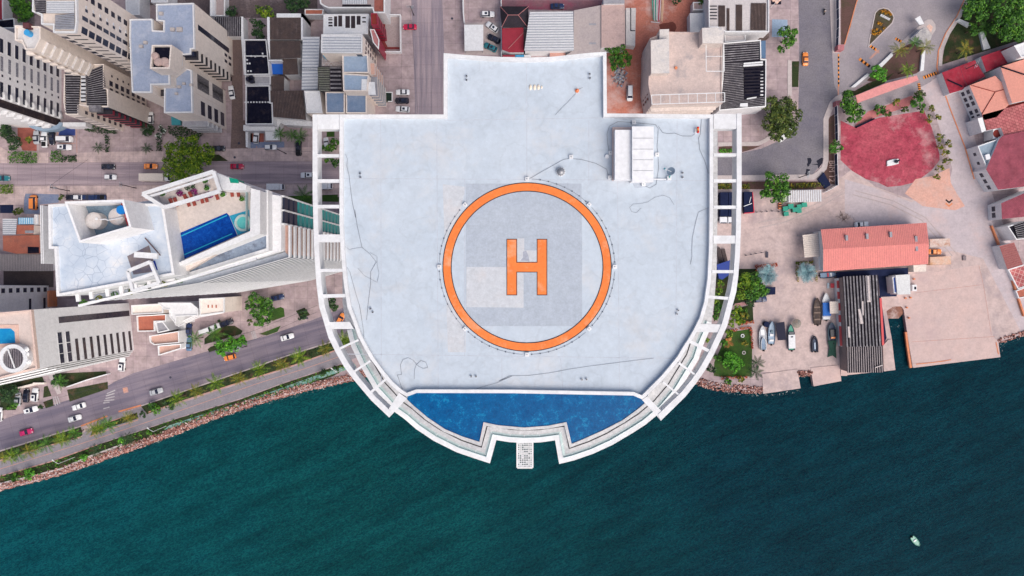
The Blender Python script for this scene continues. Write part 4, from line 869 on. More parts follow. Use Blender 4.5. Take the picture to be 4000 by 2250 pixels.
for yy in (748, 806, 862):
    b = MB(); b.prism(WP(pp(1042,yy - 3, 1056,yy - 3, 1056,yy + 3, 1042,yy + 3), zP), 0, 80); b.build('facade_rib', white, P)
for x, y in ((300, 1148), (352, 1138), (416, 1128), (470, 1118), (526, 1108), (580, 1098)):
    b = MB(); b.band(WP(pp(x,y, x+4,y+30), 84), .7, 83.4, 84); b.build('terrace_beam', whiteb, P)
b = MB(); b.band(WP(pp(305,1195, 690,1100, 1000,1010), 84), .5, 83.4, 84); b.build('terrace_beam', whiteb, P)
b = MB(); b.path([(*W(570, 930, zP), zP + .3), (*W(632, 998, zP), zP + .5)], .12, 6); tag(b.build('steel_pole', mat('rusty_steel', (.2, .12, .12), (.14, .1, .11), 2, 5, .2))); o_ = bpy.data.objects['steel_pole']
tag(o_, 'dark steel pole lying on the cracked white roof beside the roof pool tower skylight', 'pole')
# loungers and pots on the pool terrace
lg = proto('sun_lounger', 'sun lounger', 'loungers on the roof pool terrace'); k = MB(); k.box(0, -.3, .2, .65, 1.3, .12); ppart(k, 'seat', mat('red_brown_cushion', (.34, .07, .05), (.28, .06, .05), 1, 4, .2), lg)
k = MB(); k.prism([(-.32, .35), (.32, .35), (.32, .95), (-.32, .95)], .25, .5, bot=True); ppart(k, 'backrest', mat('red_brown_back', (.3, .055, .045), (.25, .05, .045), 1, 4, .2), lg)
for sx_ in (-.28, .28):
    for sy_ in (-.85, .85): k = MB(); k.box(sx_, sy_, 0, .06, .06, .2); ppart(k, 'leg', steel, lg)
LG = z6(235,300, 290,290, 415,250, 480,215, 510,280, 610,250, 665,235, 800,205, 990,165, 1070,165, 440,290)
for i, (x, y) in enumerate(LG): place(lg, x, y, zt, R(18 if i not in (8, 9) else 8), '%s red brown lounger from the left on the roof pool terrace' % ORD[sorted(range(len(LG)), key=lambda j: LG[j][0]).index(i)])
# ---------------------------------------------------------------- block with a roof pool, lower left
Q = thing('apartment_tower', 'white apartment tower at the left edge with a small roof pool and round pavilion', 'apartment tower', (*W(60, 1340, 44), 0)); zQ = 44
vol(Q, pp(-250,1244, 121,1210, 146,1441, -250,1545), zQ, 0, greywall, mat('cream_deck', (.68, .56, .52), (.62, .53, .5), .3, 3, .12), .7, .5, mat('pink_cream_coping', (.72, .55, .49), (.68, .52, .47)))
b = MB(); b.flat(WP(z7(-300,840, 145,838, 215,900, 232,1055, -300,1085), zQ), zQ + .02); b.build('pool_water', pool_mat('light_blue_pool', (.01, .2, .5), (.015, .26, .55), (.03, .34, .6)), Q)
b = MB(); b.band(WP(z7(-300,820, 235,815, 250,1075, -300,1105), zQ), 1.0, zQ, zQ + .12); b.build('pool_coping', mat('salmon_coping', (.74, .5, .42), (.7, .47, .4)), Q)
q = W(*z7(150, 1275)[0], zQ + 3); b = MB(); b.ring(*q, 2.7, 3.7, zQ, zQ + 2.2, 40); b.build('pavilion_ring', whiteb, Q)
b = MB(); b.cyl(*q, 2.7, zQ, zQ + .1, 32); b.build('pavilion_floor', dark, Q)
for i in range(11): b = MB(); x = -2.4 + .48 * i; hgt = math.sqrt(max(.2, 7.1 - x * x)); b.box(q[0] + x, q[1], zQ + 1.9, .16, 2 * hgt, .2, 0); b.build('pavilion_slat', mat('weathered_slat', (.3, .27, .3), (.2, .18, .22)), Q)
b = MB(); b.box(q[0] - .2, q[1], zQ + 2.3, .3, 5.2, .25, .35); b.build('pavilion_beam', white, Q)
for x, y, t in ((365, 1140, 'top'), (370, 1210, 'middle'), (393, 1318, 'bottom')):
    p_ = z7(x, y)[0]; q = W(*p_, zQ + 2); um = thing('parasol', 'white round parasol on the roof terrace, %s of three' % t, 'parasol', (*q, zQ), 0, 'parasols on the roof terrace')
    b = MB(); b.tube((*q, zQ), (*q, zQ + 2.1), .04); b.build('pole', steel, um); b = MB(); b.cyl(*q, .7, zQ + 1.8, zQ + 2.2, 12, .1); b.build('canopy', white, um)
k0 = 224 / 180.; qe = lambda y: (516 + (y - 1368) * -.105, y)
q0, q1 = W(516.6, 1370, 0), W(498.6, 1183, 0); uq = lambda y: (1370 - y) / 187
zsQ = [1 + 3.3 * i for i in range(13)]
wins(Q, q0, q1, [uq(1330)], zsQ[:9], 6.3, 1.25, mat('brown_glass', (.045, .035, .04), (.02, .02, .035), 2, 4, .2, .2, .6)); 
wins(Q, q0, q1, [uq(1350), uq(1318)], zsQ[9:11], 2.6, 1.7, glassd, 'window', .05, white); wins(Q, q0, q1, [uq(1282)], zsQ[9:11], 3, 1.7, glassd, 'window', .05, white); wins(Q, q0, q1, [uq(1360)], [z + 1.6 for z in zsQ[:9]], .8, .8, wsteel, 'air_conditioner', .3)
wins(Q, q0, q1, [uq(1224)], [.5], 1.75, 34, mat('recess_dark', (.02, .02, .045), (.06, .045, .06), .6, 3, .3, .25, .6), 'recess_strip')  # flat dark strip coloured for the shaded vertical recess
for i, yy in enumerate((1372, 1380, 1388)):
    b = MB(); b.prism(WP(pp(260,yy + 60 - i, 518 - i * 6,yy, 518 - i * 6,yy + 4, 260,yy + 64 - i), 0), 0, 40 - 4 * i); b.build('facade_fin', white, Q)
# grey block whose roof lies outside the frame, and the low roofs around it
G = bld('apartment_block', 'plain grey block at the left edge with small square windows, below the red tiled house', 'apartment block', pp(-330,1117, -37,1120, -37,1222, -330,1235), 24, greywall, greyroof)
g0, g1 = W(170.6, 1212, 0), W(170.6, 1116, 0)
wins(G, g0, g1, [.85], [1 + 3 * i for i in range(8)], 1.4, 1.5, glassd, 'window', .05, white); wins(G, g0, g1, [.3], [1.5, 8], 3.4, 1.0)
# ---------------------------------------------------------------- low houses on the left
def house(name, label, cat, pts, zt, wall, roof, **k): return bld(name, label, cat, pts, zt, wall, roof, **k)
def ribbed(name, label, cat, pts, z, n, mats, amp=.2, wall=None, slope=0):
    """A shed: walls on all sides under a ribbed sheet roof (ribs run from the first to the second corner)."""
    c = WP(pts, z); th = thing(name, label, cat, (sum(p[0] for p in c) / 4, sum(p[1] for p in c) / 4, 0))
    b = MB(); b.prism(offs(ccw(c), .25, True), 0, z - .12 - abs(slope), top=False); b.build('wall', wall or greywall, th)
    q = Q3(pts, z, z, z - slope, z - slope); corr('roof', *q, n, amp, mats, th); return th
T = house('house', 'low terracotta tiled house with a white sheet roof, left of the roof pool tower', 'house', z5(40,800, 560,790, 570,1050, 230,1055, 45,1010), 7, lbeige, terra, par=0)
corr('roof_sheet', *Q3(z5(40,560, 245,560, 225,785, 40,785), 7.6), 8, .1, [whiteA, whiteB], T)
corr('roof_sheet', *Q3(z5(262,545, 262,635, 478,635, 478,545), 7.4), 7, .1, [plain('light_blue_sheet', (.12, .4, .65), .4), plain('pale_sheet_line', (.5, .62, .72), .4)], T)
vol(T, z5(235,650, 480,650, 475,780, 230,780), 7.3, 0, lbeige, terra, 0); vol(T, z5(485,500, 530,500, 530,640, 485,640), 7.8, 0, lbeige, lbeige, .3)
b = MB(); b.prism(WP(z5(355,725, 470,725, 470,765, 355,765), 7.5), 7.3, 7.5); b.build('skylight', greyroof, T); b = MB(); b.prism(WP(z5(390,955, 550,960, 550,1045, 390,1050), 7.1), 7, 7.06); b.build('roof_patch', blackroof, T)
ribbed('shed', 'wide grey ribbed roof below the terracotta house at the left edge', 'shed', z5(-200,1300, -200,1065, 750,1060, 750,1300), 6, 42, [mat('grey_sheet', (.4, .35, .35), (.34, .3, .31), .4, 3, .2), mat('grey_sheet_groove', (.26, .23, .24), (.22, .2, .21))], .08)
sheet('court', WP(z7(50,30, 760,30, 760,260, 50,260)), .02, mat('dark_court', (.1, .075, .075), (.07, .055, .06), .4, 3, .35))
b = MB(); b.prism(WP(z7(668,310, 690,310, 690,540, 670,540), 4), 0, 4); tag(b.build('orange_wall', m_kerbo), 'narrow orange wall beside the dark court at the left', 'wall')
S = house('house', 'red roofed low house with white walls beside the white apartment tower', 'house', z7(1930,665, 2350,640, 2350,745, 2185,750, 2190,885, 1945,890), 8, white, terra, par=.5, pm=white)
vol(S, z7(1855,515, 2300,490, 2305,630, 1860,650), 9.5, 0, lbeige, lbeige, .4, pm=white); vol(S, z8(50,425, 470,425, 560,500, 560,590, 285,600, 280,700, 200,600, 190,515, 130,510), 12, 0, white, white, .3)
vol(S, z8(570,375, 890,360, 890,550, 580,590), 13, 0, lbeige, lbeige, .3); vol(S, z7(2110,950, 2530,880, 2536,1050, 2180,1080, 2120,1040), 5, 0, white, peach, .8, pm=white)
vol(S, z7(2195,760, 2300,740, 2400,870, 2230,910), 7.5, 0, white, greyroof, .4, pm=white); vol(S, z7(2230,1090, 2560,1060, 2560,1130, 2240,1230), 3, 0, white, peach, .7, pm=white)
for i in range(3): b = MB(); x = 680 + 50 * i; b.prism(WP(z8(x,455, x+14,455, x+14,490, x,490), 13.1), 13, 13.15); b.build('roof_slot', terra, S)
for i in range(3): b = MB(); b.band(WP(z8(300,725 - 12 * i, 560,610 - 14 * i, 870,555 - 4 * i), 6), .25, 5.4 + i, 5.7 + i); b.build('roof_louvre', white, S)
b = MB(); b.prism(WP(z8(300,715, 400,695, 410,1000, 360,1010), 1), 0, .9); tag(b.build('entrance_ramp', greywall), 'sloping pale concrete ramp wall beside parked cars below the red roofed house', 'ramp')
b = MB(); b.band(WP(z9(750,180, 980,100, 1210,35), 2), .3, 0, 2); tag(b.build('garden_wall', whiteb), 'long white garden wall beside the lawn below the white apartment tower', 'wall')
for k_ in range(2): b = MB(); b.prism(WP(z9(470 + 0*k_,40, 550,30, 630,265, 585,280), 3), 0, .35)
tag(b.build('entrance_path', m_kerb), kind='structure')
b = MB(); b.prism(WP(z9(265,165, 370,140, 375,130, 500,130, 505,150, 385,152, 375,165, 270,190, 180,200, 180,185), 1), 0, 1); tag(b.build('parking_wall', lbeige), 'stepped low beige wall behind the parked cars at the lower left', 'wall')
# houses between the flats and the main street
wallm = mat('dirty_white_wall', (.74, .74, .77), (.64, .645, .68), .4, 3, .2)
sheet('alley', WP(pp(905,140, 945,140, 950,470, 985,470, 985,590, 900,590, 905,480)), .02, m_soil if False else mat('brown_alley', (.2, .14, .13), (.15, .11, .11), .3, 2, .3, .9))
sheet('back_yard', WP(pp(560,-100, 1240,-100, 1240,70, 1180,120, 1100,70, 945,70, 905,140, 770,20, 560,20)), .018, mat('brown_back_yard', (.16, .12, .12), (.1, .08, .09), .2, 2, .35, .95, stain=(.34, .28, .28), ss=.15, sa=.8))
sheet('back_yard', WP(pp(-200,-100, 135,-100, 135,120, -200,120)), .018, MATS['brown_back_yard'])
ribbed('shed', 'dark wooden shed roof beside the beige block with the blue roof', 'shed', pp(838,66, 838,142, 942,142, 942,66), 4, 14, [fibA, fibB], .15)
rowh = 'terraced houses with dark roofs in the top left block'
h1 = house('house', 'long house with black roofs and white parapets, leftmost of the dark roofed row', 'house', z2(1275,555, 1595,555, 1640,1000, 1640,1055, 1290,1060), 7, wallm, blackroof, par=.6, pm=wallm, grp=rowh)
b = MB(); b.band(WP(z2(1275,792, 1605,792), 7.3), .25, 7, 7.35); b.build('roof_ridge', whiteA, h1)
for x, y in ((1325, 850), (1328, 900), (1362, 900), (1300, 1008), (1340, 1008), (1380, 1008), (1545, 760), (1290, 750), (1440, 800), (1385, 795), (1560, 800)):
    q = W(*z2(x, y)[0], 7); b = MB(); b.box(*q, 7, .5, .5, .2); b.build('roof_tile', whiteA, h1)
vol(h1, z2(1292,1068, 1655,1068, 1655,1195, 1295,1200), 6, 0, wallm, greyroof, .4, pm=wallm)
for x, y in ((1340, 1120), (1380, 1100), (1385, 1145)):
    q = W(*z2(x, y)[0], 7); b = MB(); b.cyl(*q, .8, 6, 7.2, 14); b.build('water_tank', plain('black_tank', (.012, .012, .03), .4), h1)
h2 = house('house', 'black roofed house facing the street with a row of white ridge tiles', 'house', z2(1300,1210, 1640,1205, 1650,1449, 1680,1449, 1690,1760, 1300,1760), 7, wallm, blackroof, par=.5, pm=wallm, grp=rowh)
for i in range(9): q = W(*z4(1295 + i * 41, 178)[0], 7.2); b = MB(); b.box(*q, 7, .42, .42, .3); b.build('ridge_tile', whiteA, h2)
vol(h2, z4(1270,500, 1690,495, 1740,580, 1270,580), 4, 0, wallm, white, .3)
h3 = ribbed('house', 'brown ribbed roof house beside the yard tree in the dark roofed row', 'house', z2(1625,560, 1625,250, 2085,250, 2095,560), 8, 26, [brownA, brownB], .1, wallm)
h4 = ribbed('house', 'brown ribbed roof house above the blue tarpaulin', 'house', z2(1630,840, 1630,575, 2080,580, 2085,820), 8, 26, [brownA, brownB], .1, wallm)
for hh, pl in ((h3, z2(1605,240, 1640,240, 1645,850, 1610,560)), (h4, z2(1625,845, 1815,845, 1815,858, 1625,858)), (h3, z2(2085,190, 2110,190, 2110,560, 2088,560)), (h3, z2(1740,190, 2110,190, 2110,245, 1740,245))):
    b = MB(); b.prism(WP(pl, 8.4), 0, 8.4); b.build('parapet', whiteb, hh)
ribbed('house', 'narrow brown ribbed roof behind the blue tarpaulin', 'house', z2(1830,1060, 1830,815, 2030,815, 2050,1055), 7, 14, [brownA, brownB], .1, wallm)
ribbed('house', 'small brown roof between the black tanks and the blue barrels', 'house', z2(1665,1295, 1665,1080, 1850,1075, 1845,1290), 6, 12, [brownA, brownB], .1, wallm)
h5 = ribbed('house', 'brown roofed house in two halves facing the palms on the street', 'house', z4(1670,385, 1655,15, 2110,15, 2160,430), 7, 22, [brownA, brownB], .1, wallm)
b = MB(); b.prism(WP(z4(1690,400, 2160,440, 2240,450, 2240,520, 1850,500, 1800,470, 1740,560, 1690,560), 3.5), 0, 3.5); b.build('front_terrace', wallm, h5)
b = MB(); b.prism(WP(z2(1640,865, 1800,865, 1800,900, 1830,905, 1830,1050, 1680,1050), 5), 4.7, 5); tag(b.build('tarpaulin', plain('bright_blue_tarp', (.01, .11, .5), .5)), 'bright blue tarpaulin between the black and the brown roofs', 'tarpaulin')
h6 = ribbed('house', 'narrow white sheet roof with dark crosswise seams, beside the mid rise block', 'house', z2(2110,520, 2350,520, 2320,1270, 2095,1275), 8, 17, [whiteA, whiteB], .05, wallm)
b = MB(); b.band(WP(z2(2095,950, 2300,950), 8.3), .08, 8.2, 8.3); b.band(WP(z2(2095,985, 2300,985), 8.3), .08, 8.2, 8.3)
for i in range(7): b.band(WP(z2(2105 + 30*i,950, 2105 + 30*i,985), 8.3), .06, 8.2, 8.3)
b.build('ladder', steel, h6)
vol(h6, z4(2130,15, 2350,15, 2390,330, 2165,330), 10, 0, lbeige, white, .4, pm=white)
b = MB(); b.prism(WP(z2(1225,235, 1265,235, 1290,1060, 1275,1060, 1240,560), 4), 0, 4); b.build('side_wall', whiteb, h1)
b = MB(); b.prism(WP(z4(1580,595, 1775,590, 1785,715, 1585,720), 3), 2.8, 3, bot=True); cp = b.build('car_port', white); tag(cp, 'white flat carport roof between the white car and the palms', 'carport')
b = MB(); b.prism(WP(z4(1300,560, 1335,560, 1335,815, 1305,815), 2.2), 0, 2.2); tag(b.build('garden_wall', whiteb), 'short white boundary wall left of the red brick forecourt', 'wall')
# mid rise block on the corner
Mi = thing('apartment_block', 'beige mid rise block on the side street with blue terraces and a white sheet roof', 'apartment block', (*W(1330, 230, 18), 0))
vol(Mi, z11(200,485, 780,485, 775,745, 195,745), 20, 0, lbeige, whiteA, .4, .3, white)
corr('roof_sheet', *Q3(z11(215,500, 765,505, 760,735, 210,735), 20.1), 6, .06, [whiteA, whiteB], Mi)
vol(Mi, z11(495,750, 855,770, 870,1030, 500,1030), 17, 0, lbeige, bluedeck if False else mat('pale_blue_terrace', (.3, .4, .55), (.36, .45, .58), .4, 3, .15), .6, .3, lbeige)
vol(Mi, z11(500,1035, 870,1060, 850,1290, 510,1285), 17, 0, lbeige, MATS['pale_blue_terrace'], .6, .3, lbeige)
vol(Mi, z11(255,1300, 530,1300, 530,1600, 265,1600), 12, 0, lbeige, bluedeck, .4, .3, lbeige); vol(Mi, z11(545,1290, 840,1290, 840,1600, 550,1600), 12, 0, lbeige, bluedeck, .4, .3, lbeige)
corr('roof_sheet', *Q3(z11(320,1290, 170,1290, 145,945, 320,945), 13), 14, .1, [mat('mossy_sheet', (.22, .24, .18), (.28, .28, .25), .5, 3, .3), fibB], Mi)
corr('roof_sheet', *Q3(z11(325,945, 480,945, 490,1290, 330,1290), 13.2), 6, .2, [fibA, fibB], Mi)
b = MB(); b.prism(WP(z11(205,750, 490,750, 490,940, 205,935), 12), 0, 12); b.build('cluttered_terrace', mat('cluttered_floor', (.4, .3, .28), (.6, .6, .62), 1.5, 4, .5, stain=(.2, .14, .13), ss=1.0, sa=.9), Mi)
q = W(*z11(260, 790)[0], 13); b = MB(); b.cyl(*q, .7, 12, 13.4, 14); b.build('water_tank', plain('turquoise_tank', (.05, .4, .6), .4), Mi)
vol(Mi, z11(770,1120, 845,1120, 845,1280, 765,1280), 17.4, 17, white, white, 0)
mid0, mid1 = W(*z11(870, 1060)[0], 17), W(*z11(870, 780)[0], 17)
for i in range(5):
    z = 1.2 + 3 * i
    slab(Mi, 'balcony', WP(z11(850,1060, 975,1060, 985,1340, 865,1340), 16), z, z + 1.0, lbeige, greyroof)
    slab(Mi, 'balcony', WP(z11(860,870, 935,870, 940,1030, 865,1030), 16), z, z + .9, white, peach)
wins(Mi, W(*z11(782, 740)[0], 20), W(*z11(782, 490)[0], 20), [.2, .5, .85], [2, 5.2, 8.4, 11.6, 14.8], 1.1, 1.3); wins(Mi, W(*z11(495, 752)[0], 20), W(*z11(775, 748)[0], 20), [.8], [17], 1.6, 1.8)
b = MB(); b.prism(WP(z11(865,1160, 955,1160, 970,1340, 865,1340), 16.5), 16.2, 16.5, bot=True); b.build('balcony_roof', whiteb, Mi)
sk = thing('town_house', 'white house with a roof pergola of dark slots, above the mid rise block', 'house', (*W(1340, 90, 9), 0))
vol(sk, z11(230,200, 870,195, 860,480, 225,480), 10, 0, wallm, white, .3, .25, white)
for x0, x1, y0, y1 in ((380,425,230,375), (440,495,220,375), (540,605,225,395), (620,680,225,400), (700,755,225,350), (300,355,245,260), (300,358,270,290), (300,358,310,335), (300,360,350,375), (780,830,240,260), (780,830,300,320)):
    b = MB(); b.flat(WP(z11(x0,y0, x1,y0, x1,y1, x0,y1), 10), 10.02); b.build('roof_slot', mat('dark_slot', (.05, .035, .04), (.03, .025, .035)), sk)
cv = thing('curved_building', 'white building with a curved corner at the top of the frame', 'building', (*W(1370, -40, 9), 0))
vol(cv, z11(120,-500, 1100,-500, 1100,185, 940,185, 920,115, 500,115, 300,115, 240,90, 180,50), 9, 0, wallm, mat('dusty_pink_floor', (.42, .34, .34), (.38, .31, .32)), .5, .4, white)
corr('roof_sheet', *Q3(z11(500,62, 500,-200, 850,-200, 850,62), 9.6), 14, .15, [whiteA, whiteB], cv)
b = MB(); b.flat(WP(z11(495,65, 905,65, 905,112, 495,112), 9), 9.02); b.build('shadow_gutter', fibB, cv); b = MB(); b.flat(WP(z11(950,-200, 1080,-200, 1080,160, 950,160), 9), 9.03); b.build('brick_terrace', m_brickpav, cv)  # strip beside the sheet roof is coloured dark for its shadow
rb = thing('balcony_house', 'small building with stepped crimson balconies beside the walled court', 'house', (*W(1470, 90, 8), 0))
vol(rb, z11(900,185, 985,185, 1000,355, 905,355), 14, 0, crims, mat('dark_red_tiles', (.26, .04, .03), (.22, .035, .03), .8, 5, .2), .3, .25, crims)
for i in range(4): slab(rb, 'balcony', WP(z11(900,250, 1010,250, 1015,385, 895,385), 13), 1.5 + 3 * i, 2.5 + 3 * i, crims, bal_shade)
vol(rb, z11(885,410, 950,410, 1020,560, 1010,700, 930,600), 11, 0, crims, mat('rosy_tiles', (.5, .22, .22), (.4, .16, .17), .8, 5, .2), .2)
sheet('court_tiles', WP(z11(1015,255, 1105,255, 1105,600, 1140,665, 1310,665, 1310,700, 1020,700)), .03, mat('dark_red_paving', (.26, .05, .05), (.2, .04, .045), .6, 4, .3))
sheet('court_floor', WP(z11(1110,225, 1310,225, 1310,665, 1140,665, 1090,600)), .026, mat('court_concrete', (.42, .34, .34), (.36, .3, .31), .4, 2.5, .2))
b = MB(); b.band(WP(z11(1105,212, 1318,212, 1322,735, 1010,735), 1.5), .28, 0, 1.9); tag(b.build('court_wall', whiteb), 'white boundary wall around the paved court by the side street', 'wall')
b = MB(); b.prism(WP(z11(1035,1290, 1190,1290, 1190,1420, 1035,1420), 2.5), 0, .4); b.mi = 0; tag(b.build('planter', mat('dark_planter', (.012, .012, .03), (.02, .05, .012), 3, 6, .2)), 'square dark planter with grass beside the white parked cars on the side street', 'planter')
b = MB(); b.band(WP(z11(1035,1290, 1190,1290, 1190,1420, 1130,1420), 2), .25, 0, .7); tag(b.build('planter_wall', white), 'white low wall around the dark square planter', 'wall')
for i, (pts, zt_, rf, lab) in enumerate(((pp(488,-40, 545,-40, 545,58, 492,58), 6, whiteA, 'small white roof between the tall beige tower and the blue roofed block'), (pp(590,-40, 655,-40, 655,10, 590,10), 6, whiteA, 'small white roof at the top edge above the blue roofed block'),
        (pp(820,-40, 838,-40, 838,62, 820,62), 4, white, 'narrow white wall block at the top edge'), (pp(840,-40, 878,-40, 878,62, 840,62), 3, MATS['dusty_pink_floor'], 'small dusty pink terrace at the top edge'), (pp(-60,-60, 10,-60, 12,80, -60,80), 4, redroof, 'dark red roof at the top left corner'), (pp(-60,85, 55,70, 58,110, -60,112), 4, blackroof, 'black low roof at the left edge beside the tree'),
        (pp(1190,35, 1265,35, 1260,58, 1190,58), 4, terra, 'low rust red roof beside the curved white building'))):
    house('small_house', lab, 'house', pts, zt_, wallm, rf, par=.2)
# ---------------------------------------------------------------- top middle: car lot, workshops, dirt lot
b = MB(); b.prism(WP(z12(365,310, 605,310, 605,635, 370,640), 3.2), 3, 3.2, bot=True); cn = thing('car_canopy', 'plain white canopy beside the angled parked cars', 'canopy', (*W(1848, 148, 3), 0)); b.build('roof', whiteb, cn)
for x, y in ((372, 320), (595, 320), (372, 625), (595, 625)):
    b = MB(); q = W(*z12(x, y)[0], 3); b.box(*q, 0, .15, .15, 3); b.build('post', steel, cn)
sheet('lot_floor', WP(z12(365,285, 830,280, 830,690, 365,690)), .02, mat('pale_lot_concrete', (.46, .39, .39), (.42, .36, .37), .3, 2, .1))
sheet('courtyard_floor', WP(z12(835,0, 2110,0, 2110,60, 1740,130, 1180,120, 835,80)), .02, mat('maroon_courtyard', (.28, .13, .15), (.2, .11, .14), .25, 2, .25, .9, stain=(.28, .05, .1), ss=.15, sa=.8))
b = MB(); b.band(WP(z12(345,-200, 352,150, 365,285), 2), .3, 0, 2); b.band(WP(z12(825,-200, 830,100, 832,700), 2), .25, 0, 2); tag(b.build('boundary_wall', whiteb), 'thin white boundary walls around the car lot on the side street', 'wall')
def hip(name, label, cat, pts, ze, zr, ridge, m, mr, th=None):
    """A hipped roof: four eave corners and a ridge."""
    c = WP(pts, ze); th = thing(name, label, cat, (sum(p[0] for p in c) / 4, sum(p[1] for p in c) / 4, 0)) if th is None else th
    b = MB(); b.prism(offs(ccw(c), .4, True), 0, ze, top=False); b.build('wall', wallm, th)
    e = [(*p, ze) for p in c]; r = [(*W(*p, zr), zr) for p in ridge]; b = MB()
    for f in ([e[0], e[1], r[1], r[0]], [e[1], e[2], r[1]], [e[2], e[3], r[0], r[1]], [e[3], e[0], r[0]]): b.face(f)
    b.build('roof', m, th); b = MB()
    for p, q in ((e[0], r[0]), (e[3], r[0]), (e[1], r[1]), (e[2], r[1]), (r[0], r[1])): b.tube(p, q, .1, .1, 5)
    b.build('roof_ridge', mr, th); return th
tile_d = brick('dark_roof_tiles', (.045, .035, .045), (.03, .025, .038), (.02, .018, .025), .3, .25, 0, .03)
hip('hip_roof_house', 'house with a dark tiled hipped roof behind the angled parked cars', 'house', z12(815,80, 1175,80, 1165,345, 835,345), 4.5, 6.5, z12(915,188, 1045,188), tile_d, MATS['rosy_tiles'])
rr = house('workshop', 'dark red tiled low roof below the hipped roof house', 'workshop', z12(840,355, 1110,345, 1115,660, 935,660, 840,625), 4, wallm, redroof, par=0)
b = MB(); b.tube((*W(*z12(920, 610)[0], 4.1), 4.1), (*W(*z12(1110, 410)[0], 4.1), 4.1), .1); b.build('roof_ridge', MATS['rosy_tiles'], rr)
ribbed('workshop', 'large white ribbed workshop roof in the middle of the top edge', 'workshop', z12(1190,150, 1735,145, 1745,635, 1120,640), 6, 15, [whiteA, whiteB], .12)
yd = house('flat_roof', 'grey flat concrete roof beside the white ribbed workshop', 'workshop', z12(1745,130, 2085,65, 2085,600, 2070,690, 1650,690, 1745,630), 5, wallm, mat('pink_grey_roof', (.44, .38, .38), (.4, .35, .36), .3, 2, .12), par=0)
for y in (305, 545): b = MB(); b.prism(WP(z12(1935,y - 12, 2025,y - 12, 2025,y + 12, 1935,y + 12), 5.1), 5, 5.1); b.build('roof_slot', greyroof, yd)
house('flat_roof', 'pinkish flat roof with dark speckles above the yard tree', 'workshop', z12(2090,60, 2385,55, 2390,590, 2090,600), 5.5, wallm, mat('pink_speckled_roof', (.52, .38, .36), (.46, .34, .33), .3, 2, .15, stain=(.25, .2, .2), ss=.5, sa=.5), par=0)
house('flat_roof', 'small grey square roof at the top edge beside the dirt lot', 'workshop', z12(2120,-40, 2380,-40, 2380,45, 2120,50), 6.5, wallm, greyroof, par=0)
ls = house('long_shed', 'long narrow pale shed beside the red dirt lot', 'shed', z12(2400,100, 2525,100, 2515,580, 2400,565), 3.5, wallm, mat('pale_shed_roof', (.6, .57, .57), (.5, .48, .49), .4, 2, .15), par=0)
b = MB(); b.band(WP(z12(2460,100, 2460,385, 2515,385), 3.6), .25, 3.5, 3.6); b.build('roof_gap', dark, ls)
sheds = ((850, 1000, 690, 715, redroof, 'dark red narrow awning under the tower edge'), (1010, 1115, 690, 718, plain('sky_blue_sheet', (.05, .3, .55), .4), 'sky blue awning under the tower edge'), (1120, 1205, 688, 718, whiteA, 'small white awning under the tower edge'), (1440, 1640, 650, 712, mat('salmon_sheet', (.6, .33, .28), (.55, .3, .26), .5, 3, .15), 'salmon sheet roof under the tower edge'))
for x0, x1, y0, y1, m, lab in sheds: house('awning', lab, 'awning', z12(x0,y0, x1,y0, x1,y1, x0,y1), 3, wallm, m, par=0)
# building with the bare concrete roof, right of the tower's north wing
U = thing('concrete_block', 'weathered concrete block with a bare pink grey roof and white railings', 'building', (*W(2660, 260, 13), 0))
zU = 14; m_bare = mat('bare_pink_concrete', (.62, .5, .47), (.54, .44, .42), .2, 2.2, .15, .9, stain=(.3, .28, .3), ss=.22, sa=.75)
vol(U, z13(770,480, 1010,400, 1680,405, 1670,920, 1680,1300, 795,1320, 750,1060), zU, 0, mat('grimy_beige_wall', (.68, .6, .57), (.58, .51, .49), .2, 2, .2), m_bare, .3, .25, m_bare)
m_pale = mat('pale_weathered_concrete', (.68, .63, .61), (.58, .55, .55), .3, 2, .15, .9, stain=(.25, .28, .36), ss=.3, sa=.5)
vol(U, z13(780,510, 1010,480, 1015,920, 785,925), zU + 3, 0, MATS['grimy_beige_wall'], m_pale, 0); vol(U, z13(890,370, 1010,365, 1010,480, 890,490), zU + 1.5, 0, MATS['grimy_beige_wall'], m_pale, 0); vol(U, z13(1425,350, 1700,345, 1695,545, 1430,545), zU + 4.5, zU, MATS['grimy_beige_wall'], m_pale, 0)
frame(z13(790,1195, 1710,1165, 1710,1280, 795,1310), zU + 3, .22, .22, True, 'railing_beam', whiteb, U)
for i in range(1, 8):
    x = 790 + 115 * i; frame(z13(x,1192 - 3.7 * i, x + 2,1308 - 3.7 * i), zU + 2.98, .16, .16, False, 'railing_beam', whiteb, U)
frame(z13(1475,550, 1700,545, 1705,895, 1478,895), zU + 3, .2, .2, True, 'railing_beam', whiteb, U); frame(z13(1475,708, 1700,708), zU + 2.98, .15, .15, False, 'railing_beam', whiteb, U)
q = W(*z13(1095, 858)[0], zU); b = MB(); b.cyl(*q, .45, zU, zU + .5, 12); b.build('orange_bucket', m_kerbo, U)
uw0, uw1 = W(*z13(772, 1310)[0], zU), W(*z13(775, 480)[0], zU)
wins(U, uw1, uw0, [.4, .5, .6, .7], [2, 5.5, 9], 1.6, 2.0, plain('blue_black_glass', (.02, .03, .08), .12, .6), 'window', .06, white); wins(U, uw1, uw0, [.8, .88], [2.5, 6, 9.5], .7, 1.8)
for i in range(4): slab(U, 'balcony', WP(z13(800,1325, 1640,1300, 1640,1345, 810,1370), zU), 1 + 3 * i, 1.3 + 3 * i, MATS['grimy_beige_wall'])
V = thing('tiled_roof_house', 'two storey house with a dark brown ribbed roof and white parapets beside the road', 'house', (*W(2900, 290, 8), 0)); zV = 9
vol(V, z13(1690,540, 2165,500, 2170,740, 2235,745, 2230,1340, 1640,1390, 1680,1000), zV, 0, wallm, fibB, .5, .3, white)
